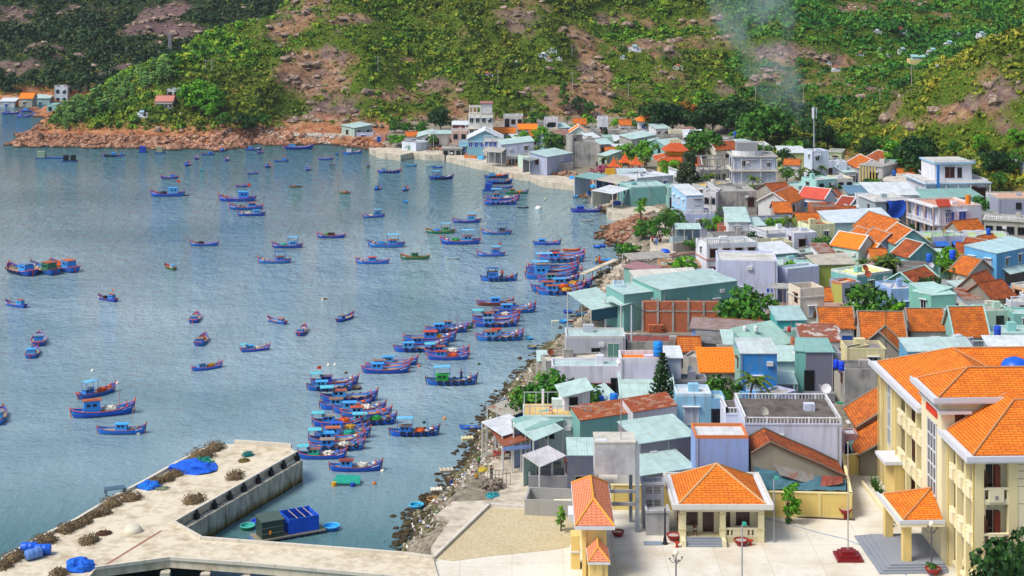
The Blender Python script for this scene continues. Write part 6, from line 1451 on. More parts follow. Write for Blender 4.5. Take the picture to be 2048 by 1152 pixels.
roofpart([[(.0,16.1,z1),(.0,8.9,z1),(4.0,12.5,18.2)],[(.0,8.9,z1),(15.6,8.9,z1),(15.6,12.5,18.2),(4.0,12.5,18.2)],[(15.6,16.1,z1),(.0,16.1,z1),(4.0,12.5,18.2),(15.6,12.5,18.2)]],[((.0,8.9,z1+.05),(4,12.5,18.25)),((.0,16.1,z1+.05),(4,12.5,18.25)),((4,12.5,18.25),(15.6,12.5,18.25))])
# entrance porch
ap('porch_slab',MB().box(-4,.38,8,16.4,4.1,4.55),CRM);m=MB();m.box(-4.05,.38,7.95,8.1,4.4,4.75);m.box(-4.05,-3.9,8.1,16.4,4.4,4.75);ap('gutter_edge',m,wall('#c9ccd4',.1))
roofpart([[(-3.5,15.9,4.65),(-3.5,8.5,4.65),(.3,12.3,6.4)],[(-3.5,8.5,4.65),(.3,8.5,4.65),(.3,12.3,6.4)],[(.3,15.9,4.65),(-3.5,15.9,4.65),(.3,12.3,6.4)]],[((-3.5,8.5,4.7),(.3,12.3,6.45)),((-3.5,15.9,4.7),(.3,12.3,6.45))])
for X,Y in((-3.5,8.6),(-3.5,15.2)):ap('porch_column',MB().box(X,X+.8,Y,Y+.8,0,4.1),CRY)
for k in range(4):ap('step',MB().box(-6.2+.42*k,.38,7.0+.3*k,17.0-.3*k,.15*k-.1,.15*(k+1)),plain('#8d929c'))
ap('side_canopy',MB().box(-.9,1.3,25.2,29.2,4.6,4.95),TRIM);ap('side_door_wall',MB().box(.2,1.3,25.4,29,.2,4.6),CRY)
dp=MB()
for Y in(1.2,8.95,16.3,27.6,32.8,34.8):dp.bar((.92,Y,0),(.92,Y,E-.5),.07,6)
ap('downpipe',dp,plain('#d8c078'))
MB().box(-1.5,-1.2,20.5,33,0,.45).build('planter_edge',CRM,ab)
for Y,s_ in((32,.9),(30.6,1.1),(29,.9),(22.5,.9),(21,.8)):
 v=Vx=ab.matrix_basis@__import__('mathutils').Vector((-.4,Y,.2));C,N,Zs,tr=tree_meshes('agave',int(Y)%3)
 key=('ag',int(Y)%3)
 if key not in TMM:TMM[key]=leaf_mesh('leaves',C,N,Zs,LEAF['mid'])
 o=empty('agave_plant',tuple(v),Y);link('leaves',TMM[key],o);o.scale=(1.3*s_,1.3*s_,1.9*s_);tag(o,'spiky green plant number %s along the planter of the cream building'%{32:'one, furthest back',30.6:'two, tallest',29:'three, before the gap',22.5:'four, behind the porch',21:'five, nearest the porch'}[Y],'plant','spiky planter plants')
MB().lathe([(0,0),(1.5,0),(1.42,.5),(1.1,.95),(.5,1.2),(0,1.25)],20,(0,0,0)).build('water_tank',plain('#1e5fd4',.35),None,True,(*P(2036,745,18.5)[:2],18.6)).location.y+=1
bpy.data.objects['water_tank']['label']='blue domed tank behind the ridge of the cream building roof';bpy.data.objects['water_tank']['category']='water tank'
# ---------------------------------------------------------------- pavilion
x,y,_=P(1360,1085.5,3.04);pv=empty('pavilion',(x,y,3.04),0,'single storey cream pavilion with a bright orange pyramid roof','pavilion');W=8.45
def pp(name,m,mat=CRM):return m.build(name,mat,pv)
pp('wall',MB().box(.1,W-.1,1.5,W,0,3.5));pp('floor',MB().box(.05,W-.05,.05,1.5,0,.58),wall('#d8cba0',.1));pp('beam',MB().box(.0,W,.0,1.5,3.1,3.5))
pp('side_wall',MB().box(.0,.25,.7,1.5,.58,3.1));pp('side_wall',MB().box(W-.25,W,.7,1.5,.58,3.1))
for X in(0,3.98,W-.6):pp('column',MB().box(X,X+.6,-.05,.6,0,3.1),wall('#e8ddb0',.08));pp('column_cap',MB().box(X-.05,X+.65,-.1,.65,2.78,2.9),wall('#cfc49a',.08));pp('column_band',MB().box(X-.06,X+.66,-.11,.66,1.25,1.4),wall('#cfc49a',.08))
m=MB();m.box(4.58,W-.6,.05,.3,.58,.7);m.box(4.58,W-.6,0,.35,1.3,1.45)
for X,w_ in((4.58,.12),(4.95,.18),(5.3,1.5),(7.0,.2),(7.4,.45)):m.box(X,X+w_,.06,.29,.7,1.3)
pp('balustrade',m)
for k in range(4):pp('step',MB().box(.5,4.1,-1.25+.32*k,.05,.0 if k==0 else .145*k,.145*(k+1)-.002),plain('#8d949e'))
pp('step_cheek',MB().box(.05,.48,-1.3,-.06,0,.62));pp('step_cheek',MB().box(4.12,4.5,-1.3,-.06,0,.62))
for X,Z,wd,ht,k in((1.25,1.35,1.2,1.35,'b'),(3.0,.58,.95,2.25,'Db'),(4.78,.58,.7,2.25,'Db'),(6.5,1.35,1.25,1.35,'b')):window(pv,X,1.5,Z,wd,ht,k)
window(pv,0.1,3.0,1.3,.9,1.3,'b',-math.pi/2)
pp('eave_slab',MB().box(-.75,W+.75,-.75,W+.9,3.5,3.9),TRIM);m=MB();m.box(-.85,W+.85,-.85,-.6,3.6,4.08);m.box(-.85,-.6,-.6,W+1,3.6,4.08);m.box(W+.6,W+.85,-.6,W+1,3.6,4.08);m.box(-.6,W+.6,W+.75,W+1,3.6,4.08);pp('gutter_edge',m,wall('#d0cfc8',.2))
c=W/2;q=[(-.1,-.15,3.96),(W+.1,-.15,3.96),(W+.1,W+.2,3.96),(-.1,W+.2,3.96)];m=MB().add(q+[(c,c,6.6)],[(0,1,4),(1,2,4),(2,3,4),(3,0,4)]);ro=m.build('roof',TBG,pv);m=MB()
for p in q:m.bar(p,(c,c,6.62),.12,6)
m.build('ridge',wall('#c9a070',.2),ro)
def chair(px,py,label,colr,z=3.04,rz=0,s=1.0):
 x,y,_=P(px,py,z);r=empty('chair',(x,y,z),rz,label,'chair')
 MB().box(-.2*s,.2*s,-.2*s,.2*s,.42*s,.46*s).build('seat',plain(colr),r);MB().box(-.2*s,.2*s,.17*s,.2*s,.7*s,.98*s).build('backrest',plain(colr),r)
 for a in(-1,1):
  MB().box(a*.19*s-.02,a*.19*s+.02,-.2*s,-.16*s,0,.42*s).build('leg',plain(colr),r);MB().box(a*.19*s-.02,a*.19*s+.02,.16*s,.2*s,0,.98*s).build('leg',plain(colr),r)
 return r
chair(1390,1071,'brown slatted chair on the pavilion porch','#5a2e20',3.62)
# ---------------------------------------------------------------- gate house
x,y,_=P(1165,1159,3.04);gt=empty('gate_house',(x,y,3.04),R(-.5),'tall yellow gate with stepped orange hip roofs','gate')
x0=-1.0
def gp(name,m,mat=CRY):return m.build(name,mat,gt)
gp('body',MB().box(.15,2.3,.3,11.5,0,4.8),CRY);gp('pilaster',MB().box(-.0,.35,.1,1.0,0,4.78));gp('side_post',MB().box(-1.0,-.15,2.5,4.2,0,3.2));gp('side_post_band',MB().box(-1.08,-.1,2.4,4.3,1.6,1.75),TRIM)
gp('side_balcony',MB().box(-1.2,-.05,4.4,7,3.9,4.6),TRIM)
gp('eave_slab',MB().box(-.75,3.05,-.35,12.3,4.8,5.15),TRIM)
TG=tile('#f09870','#e88458',.15,.2);q=[(-.7,-.3,5.18),(3.0,-.3,5.18),(3.0,12.2,5.18),(-.7,12.2,5.18)];m=MB().add(q+[(1.15,2.9,6.7),(1.15,9.6,6.7)],[(0,1,4),(1,2,5,4),(2,3,5),(3,0,4,5)]);ro=m.build('roof',TG,gt);m=MB()
for a,b in((q[0],(1.15,2.9,6.72)),(q[1],(1.15,2.9,6.72)),((1.15,2.9,6.72),(1.15,9.6,6.72)),((1.15,9.6,6.72),q[2]),((1.15,9.6,6.72),q[3])):m.bar(a,b,.11,6)
m.build('ridge',plain('#e8a040'),ro)
gp('front_body',MB().box(.55,2.25,-3.2,.1,0,2.75),CRY);gp('front_pilaster',MB().box(1.15,1.75,-3.35,-3.2,0,2.7));gp('front_eave',MB().box(.35,2.45,-3.6,.15,2.75,2.95),TRIM)
q=[(.38,-3.55,2.98),(2.42,-3.55,2.98),(2.42,.12,2.98),(.38,.12,2.98)];m=MB().add(q+[(1.4,-2.2,3.9),(1.4,.12,3.9)],[(0,1,4),(1,2,5,4),(3,0,4,5)]);ro=m.build('front_roof',TG,gt);m=MB()
for a,b in((q[0],(1.4,-2.2,3.92)),(q[1],(1.4,-2.2,3.92)),((1.4,-2.2,3.92),(1.4,.12,3.92))):m.bar(a,b,.08,6)
m.build('ridge',plain('#e8a040'),ro)
# ---------------------------------------------------------------- concrete tower, vent block
x,y,_=P(1190,1065,3.04);tw=empty('concrete_tower',(x,y,3.04),0,'blank grey concrete tower room raised on tall legs beside the gate','tower')
MB().box(0,4.1,0,3.4,5.9,9.1).build('room',conc('#c2c4c6','#8a8c90'),tw);MB().box(-.05,4.2,-.05,3.5,9.1,9.25).build('roof_slab',conc('#c9c6ba','#9a968a'),tw);MB().box(.1,1.2,.2,.9,9.25,9.33).build('roof_hatch',wall('#d4d8e0'),tw)
for X in(0,4.12):MB().box(X,X+.42,0,.4,-.2,9.05 if X else 5.9).build('leg',conc('#9aa2aa','#6a7078'),tw)
for X in(0,3.7):MB().box(X,X+.35,3.0,3.4,-.2,5.9).build('leg',conc('#9aa2aa','#6a7078'),tw)
for z in(2.7,4.0):MB().box(.42,4.1,.05,.3,z,z+.32).build('beam',conc('#9a9aa0','#6a6a70'),tw)
MB().bar((2.7,.8,9.25),(2.7,.8,13.5),.05,6).build('mast',plain('#9a9ca0'),tw)
x,y,_=P(1285,1057,3.04);vb=empty('vent_block',(x,y,3.04),0,'grey concrete block with four louvred openings and an open tank below','concrete block');W=2.2
MB().box(0,W,0,1.6,0,4.5).build('block',conc('#9c9ea6','#6c6e76'),vb);m=MB();m.box(-.1,W+.1,-.1,.12,4.5,4.75);m.box(-.1,W+.1,1.5,1.7,4.5,4.75);m.box(-.1,.12,.12,1.5,4.5,4.75);m.box(W-.12,W+.1,.12,1.5,4.5,4.75);m.box(W/2-.06,W/2+.06,.12,1.5,4.5,4.7);m.build('rim',conc('#b4b6ba','#84868c'),vb)
for X in(.35,1.2):
 for Z in(2.3,3.6):
  o=MB().box(X,X+.65,-.01,.05,Z,Z+.65).build('opening',glass('#17181c'),vb);m=MB()
  for k in range(4):m.box(X,X+.65,-.04,-.012,Z+.08+.15*k,Z+.13+.15*k)
  m.build('louvres',conc(),o)
MB().box(.25,W+.35,-2.0,-.05,0,2.3).build('tank',conc('#a4a4a6','#707278'),vb);m=MB();m.box(.15,W+.45,-2.1,-1.85,2.3,2.55);m.box(.15,.4,-1.85,-.05,2.3,2.55);m.box(W+.2,W+.45,-1.85,-.05,2.3,2.55);m.build('tank_rim',conc('#b4b6ba','#84868c'),vb)
x,y,_=P(1230,1040,3.04);tag(MB().box(-.35,.35,-.3,.3,0,1.1).box(-.4,.4,-.35,.35,1.1,1.18).build('cabinet',plain('#6a6c70'),None,False,(P(1261,1046,3.04)[0]-1.1,P(1261,1046)[1],3.04)),'dark metal cabinet at the foot of the concrete tower','cabinet')
# ---------------------------------------------------------------- boundary walls
def bwall(p,q,h,label,mat=None,step=3.2):
 a=P(p[0],p[1],3.0);b=P(q[0],q[1],3.0);L=math.hypot(b[0]-a[0],b[1]-a[1]);r=empty('boundary_wall',(a[0],a[1],3.0),math.atan2(b[1]-a[1],b[0]-a[0]),label,'wall')
 mat=mat or wall('#e0c474',.12)
 MB().box(0,L,0,.2,-.3,h).build('panel',mat,r);MB().box(-.05,L+.05,-.06,.26,h,h+.12).build('coping',wall('#e8d8a0',.1),r);n=max(1,round(L/step));MB().box(0,L,-.04,-.001,-.2,.35).build('plinth',wall('#e4cf88',.1),r)
 for i in range(n+1):x=min(L-.3,L*i/n);MB().box(x,x+.3,-.07,-.041,-.2,h-.002).build('pier',wall('#e6d08a',.1),r)
 return r
bwall((1222,1020),(1365,1022),2.6,'yellow boundary wall seen behind the concrete tower');bwall((1500,1034),(1704,1038),2.6,'yellow boundary wall panel run right of the pavilion');bwall((1704,1038),(1686,953),2.6,'yellow boundary wall running back along the lane');bwall((1686,953),(1760,946),2.3,'short yellow boundary wall across the back of the yard')
# ---------------------------------------------------------------- fishing boats
BM={}
def bmesh_(key,fn):
 if key not in BM:BM[key]=fn()
 return BM[key]
HB,HD,HG,HO='#2a74e4','#2440b8','#2a7a3c','#c8642c'
RAILS=['#d8582c','#c04a30','#e0602c','#a84434','#cc5030','#8c4040']
HULLS=['#1668dc','#1258cc','#1f78e0','#1a68c4','#2f84d8','#1450bc']
def sect(L,B,t,style):
 """half width, sheer height at t (0 stern, 1 bow)"""
 u=2*t-1
 b=B/2*(1-abs(u)**2.6)**.62 if style!='wide' else B/2*((1-max(0,u)**2.4)**.6 if u>0 else(1-.32*abs(u)**2))
 fb=.088*L
 sh=fb+L*(.095*max(0,u)**2.6+.05*max(0,-u)**2.6)
 return b,sh
def hull_mesh(L,B,hc,style):
 def f():
  m=MB();n=18;rings=[]
  for i in range(n+1):
   t=i/n;b,sh=sect(L,B,t,style);x=(t-.5)*L;rake=(2*t-1)
   ring=[]
   for k,(wf,zf)in enumerate(((1,1),(.93,.55),(.72,0),(.3,-.45),(0,-.55))):
    z=sh*zf if zf>0 else zf*.09*L
    xx=x-(rake*abs(rake)**3)*.055*L*(1-zf)*(1 if zf<1 else 0)
    ring.append((xx,b*wf,z))
   rings.append(ring)
  for s_ in(1,-1):
   vs=[(p[0],p[1]*s_,p[2])for r in rings for p in r];k=len(rings[0])
   fs=[]
   for i in range(n):
    for j in range(k-1):
     q=(i*k+j,(i+1)*k+j,(i+1)*k+j+1,i*k+j+1);fs.append(q if s_<0 else q[::-1])
   m.add(vs,fs)
  if style=='wide':r=rings[0];m.poly([(p[0],p[1],p[2])for p in r]+[(p[0],-p[1],p[2])for p in reversed(r)])
  return m.mesh('hull',hull_paint(hc),True)
 return bmesh_(('hull',L,B,hc,style),f)
def inner_mesh(L,B,ic,style):
 def f():
  m=MB();n=16;dz=.065*L;up=[];lo=[]
  for i in range(n+1):
   t=.03+.94*i/n;b,sh=sect(L,B,t,style);x=(t-.5)*L;b=max(b-.05,.01);zd=dz+max(0,sh-.13*L)*.75;up.append((x,b,sh));lo.append((x,b*.93,min(zd,sh-.02)))
  for s_ in(1,-1):
   for i in range(n):m.poly([(up[i][0],up[i][1]*s_,up[i][2]),(up[i+1][0],up[i+1][1]*s_,up[i+1][2]),(lo[i+1][0],lo[i+1][1]*s_,lo[i+1][2]),(lo[i][0],lo[i][1]*s_,lo[i][2])])
  m.cur=1
  for i in range(n):m.poly([(lo[i][0],lo[i][1],lo[i][2]),(lo[i+1][0],lo[i+1][1],lo[i+1][2]),(lo[i+1][0],-lo[i+1][1],lo[i+1][2]),(lo[i][0],-lo[i][1],lo[i][2])][::-1])
  return m.mesh('deck',[paint(ic,.6),plain('#9a8c78',.8)])
 return bmesh_(('deck',L,B,ic,style),f)
def rail_mesh(L,B,rc,style):
 def f():
  m=MB();n=18;w=.014*L+.035
  for s_ in(1,-1):
   pts=[]
   for i in range(n+1):
    t=i/n;b,sh=sect(L,B,t,style);ex=1 if 0<i<n else 1.02
    pts.append(((t-.5)*L*ex,b*s_,sh+(.02*L if i in(0,n)else 0)))
   for a,c in zip(pts[:-1],pts[1:]):m.bar(a,c,w*.28,5)
  b,sh=sect(L,B,1,style);m.bar((.5*L*1.0,0,sh+.05*L),(.47*L,0,.0),w*.5,5)
  if style!='wide':b,sh=sect(L,B,0,style);m.bar((-.5*L,0,sh+.03*L),(-.475*L,0,0),w*.45,5)
  else:
   b,sh=sect(L,B,0,style);m.bar((-.5*L,-b,sh),(-.5*L,b,sh),w*.6,5);m.bar((-.5*L-.03,0,sh),(-.49*L,0,0),w*.6,5)
  return m.mesh('gunwale',paint(rc,.5))
 return bmesh_(('rail',L,B,rc,style),f)
def stripe_mesh(L,B,style,s_):
 def f():
  pts=[]
  for t in(.80,.93):b,sh=sect(L,B,t,style);pts.append(((t-.5)*L,(b*.985+.03)*s_,sh*.74))
  return MB().bar(pts[0],pts[1],.042,4).mesh('painted_eye',plain('#e2e6ee'))
 return bmesh_(('eye',L,B,style,s_),f)
def qz(v):return round(v*2)/2
def boat(x0,x1,y,yaw,opts='',label='',hull=HB,rail='#d8481c',cab='#2f86dc',roof='#a0583c',L=None,group=None,beam=.27,inner='#2f7fd0'):
 """x0, x1: picture extent; y: waterline row; yaw: heading of the bow in degrees (0 = right, 90 = away)"""
 if rail=='#d8481c':rail=rnd.choice(RAILS)
 if hull==HB:hull=rnd.choice(HULLS)
 if roof=='#a0583c':roof=rnd.choice(['#a0583c','#8a7468','#4aa0dc','#b86848','#7a8ca0'])
 if cab=='#2f86dc':cab=rnd.choice(['#2f86dc','#3a94e4','#2a7ad8','#4aa0dc'])
 cx=(x0+x1)/2;X,Y,_=P(cx,y,0);w=(x1-x0)/F*Y;a=R(yaw)
 if L is None:L=max(w-beam*w*abs(math.sin(a))*.9,.5)/max(.35,abs(math.cos(a)))
 L=round(L,1)if L>3 else round(L,2)
 L=max(L,1.6);B=round(L*beam,2);style='wide' if 'W' in opts else 'std'
 Y+=.5*(B*abs(math.cos(a))+(L*.8*abs(math.sin(a))));X=(cx-1024)/F*Y
 if not label.strip():label='blue wooden fishing boat'
 r=empty('fishing_boat' if 'D' not in opts else 'rowing_boat',(X,Y,rnd.uniform(-.03,.02)),a,label,'boat',group)
 link('hull',hull_mesh(L,B,hull,style),r);link('deck',inner_mesh(L,B,inner,style),r);link('gunwale',rail_mesh(L,B,rail,style),r)
 if L>4.5 and Y<420 and 'D' not in opts:[link('painted_eye',stripe_mesh(L,B,style,q_),r)for q_ in(1,-1)]
 dz=.065*L
 if 'D' in opts: # bare skiff with thwarts
  for t in(-.2,.05,.25):MB().box(t*L-.12,t*L+.12,-B*.38,B*.38,dz+.12,dz+.18).build('thwart',paint(inner),r)
  return r
 sh=.088*L;cx0=-.30*L if 'W' not in opts else-.36*L;cl=.24*L;ch=.11*L;cw=B*.62
 if 'H' in opts:ch=.17*L;cl=.26*L
 if 'M' in opts:cx0=-.12*L
 if 'F' in opts:cx0=.0
 if 'n' not in opts:
  def f():
   m=MB();z0,z1=dz,sh+ch*.95;k=.9
   V=[(cx0,-cw/2,z0),(cx0+cl,-cw/2,z0),(cx0+cl,cw/2,z0),(cx0,cw/2,z0),(cx0+.02*L,-cw/2*k,z1),(cx0+cl-.01*L,-cw/2*k,z1),(cx0+cl-.01*L,cw/2*k,z1),(cx0+.02*L,cw/2*k,z1)]
   return m.add(V,[(0,3,2,1),(4,5,6,7),(0,1,5,4),(1,2,6,5),(2,3,7,6),(3,0,4,7)]).mesh('cabin',paint(cab))
  cb=link('cabin',bmesh_(('cab',L,B,cab,opts),f),r)
  def f():
   z1=sh+ch*.95;m=MB();m.box(cx0-.01*L,cx0+cl+.02*L,-cw/2,cw/2,z1,z1+.05);m.box(cx0+.05*L,cx0+cl-.05*L,-cw*.2,cw*.2,z1+.05,z1+.09);return m.mesh('cabin_roof',paint(roof,.6))
  link('cabin_roof',bmesh_(('croof',L,B,roof,opts),f),cb)
  if Y<430:
   z=sh+ch*.45;s_=.028*L
   wm_=bmesh_(('win',L),lambda:MB().box(-s_,s_,-.015,.015,0,.04*L).mesh('window',glass('#0f1622')));dm=bmesh_(('cdoor',L),lambda:MB().box(-.015,.015,-cw*.15,cw*.15,0,ch*.7).mesh('door',glass('#0f1622')))
   for xx in(.3,.65):
    for sd in(-1,1):link('window',wm_,cb,(cx0+cl*xx,sd*cw*.485,z))
   link('door',dm,cb,(cx0+cl-.004*L,0,dz+.02*L))
 def can(u0,u1,zc,colr,wd):
  def f():
   m=MB();m.slab([(u0*L,-wd/2,zc),(u1*L,-wd/2,zc+.02),(u1*L,wd/2,zc+.02),(u0*L,wd/2,zc)],.05)
   m.cur=1
   for xx in(u0+.01,u1-.01):
    for s_ in(-1,1):m.bar((xx*L,s_*(wd/2-.06),dz),(xx*L,s_*(wd/2-.06),zc-.04),.035,5)
   return m.mesh('canopy',[cloth(colr),paint('#2a6fb8')])
  link('canopy',bmesh_(('can',L,B,u0,zc,colr),f),r)
 if 'c' in opts:can(-.5,-.27,sh+.17*L,'#5fc0d0',B*.7)
 if 'C' in opts:can(-.34,-.02,sh+.26*L,'#6ab4dc' if 'k' not in opts else '#3a5f9a',B*.7)
 if 'm' in opts:MB().bar((.26*L,0,dz),(.25*L,0,sh+.26*L),.05,6,.03).build('mast',paint('#3a8ac8' if rnd.random()<.6 else '#b8502c'),r)
 if 'f' in opts:
  q=(-.28*L,0,sh+ch);m=MB().bar(q,(q[0],0,q[2]+.2*L),.03,5).build('flagpole',plain('#8a8a80'),r)
  MB().slab([(q[0]-.07*L,-.02,q[2]+.2*L),(q[0],-.02,q[2]+.21*L),(q[0],.03,q[2]+.15*L),(q[0]-.07*L,.03,q[2]+.14*L)],.02).add([(q[0],0,q[2]+.2*L),(q[0]-.08*L,.0,q[2]+.19*L),(q[0]-.08*L,.01,q[2]+.14*L),(q[0],0,q[2]+.14*L)],[(0,1,2,3)]).build('flag',cloth('#e0381c'),m)
 if 't' in opts:
  for t in(.28,.42,.56,.70,.84):
   b,s2=sect(L,B,t,style)
   def f():
    tm=MB();k=10;R0,r0_=.26,.09
    vs=[];fs=[]
    for i in range(k):
     for j in range(5):
      aa,bb=6.283*i/k,6.283*j/5;rr=R0+r0_*math.cos(bb);vs.append((rr*math.cos(aa),r0_*math.sin(bb),rr*math.sin(aa)))
    for i in range(k):
     for j in range(5):fs.append((i*5+j,((i+1)%k)*5+j,((i+1)%k)*5+(j+1)%5,i*5+(j+1)%5))
    return tm.add(vs,fs).mesh('tyre',plain('#17181c',.8),True)
   for s_ in(-1,1):link('tyre',bmesh_('tyre',f),r,((t-.5)*L,s_*(b+.06),s2*.72))
 cargo={'w':'#d9d6cc','y':'#c89a3a','g':'#2f9a4a','o':'#d8642c','b':'#2f8ad8','k':'#2a2c3a','T':'#2fa89a'}
 for c_,hx in cargo.items():
  if c_ in opts and not(c_=='k' and 'C' in opts):
   x=.12*L if 'F' not in opts else-.22*L;n=70;d,nn=shell(n,(.12*L,B*.3,.05*L),-.1,.4)
   me=bmesh_(('net',L,c_),lambda:leaf_mesh('net_pile',d,nn,rg.uniform(.25,.5,len(d)),[plain(hx,.9),plain(hx,.9)],MB().blob((0,0,0),.11*L,B*.27,.045*L,8,5,.1)))
   link('net_pile',me,r,(x,0,dz+.03*L))
 # small gear on the foredeck
 m=MB();q=rnd.random()
 if L>5 and q<.8:
  m.box(.2*L,.26*L,-.3,.1,dz+.02,dz+.3);m.blob((.33*L,.1,dz+.06*L),.28,.25,.18,7,5)
  m.build('gear',plain(rnd.choice(['#c9c4b4','#d8662c','#2a6ac0','#8a7a5a','#d4d4d4'])),r)
 if 'r' not in opts and L>4 and Y<500:MB().box(.36*L,.375*L,-B*.22,B*.22,sh+.03*L,sh+.05*L).bar((.37*L,0,dz),(.37*L,0,sh+.12*L),.05,5).build('mooring_post',paint('#c8481c'),r)
 return r
b=boat
LF=180
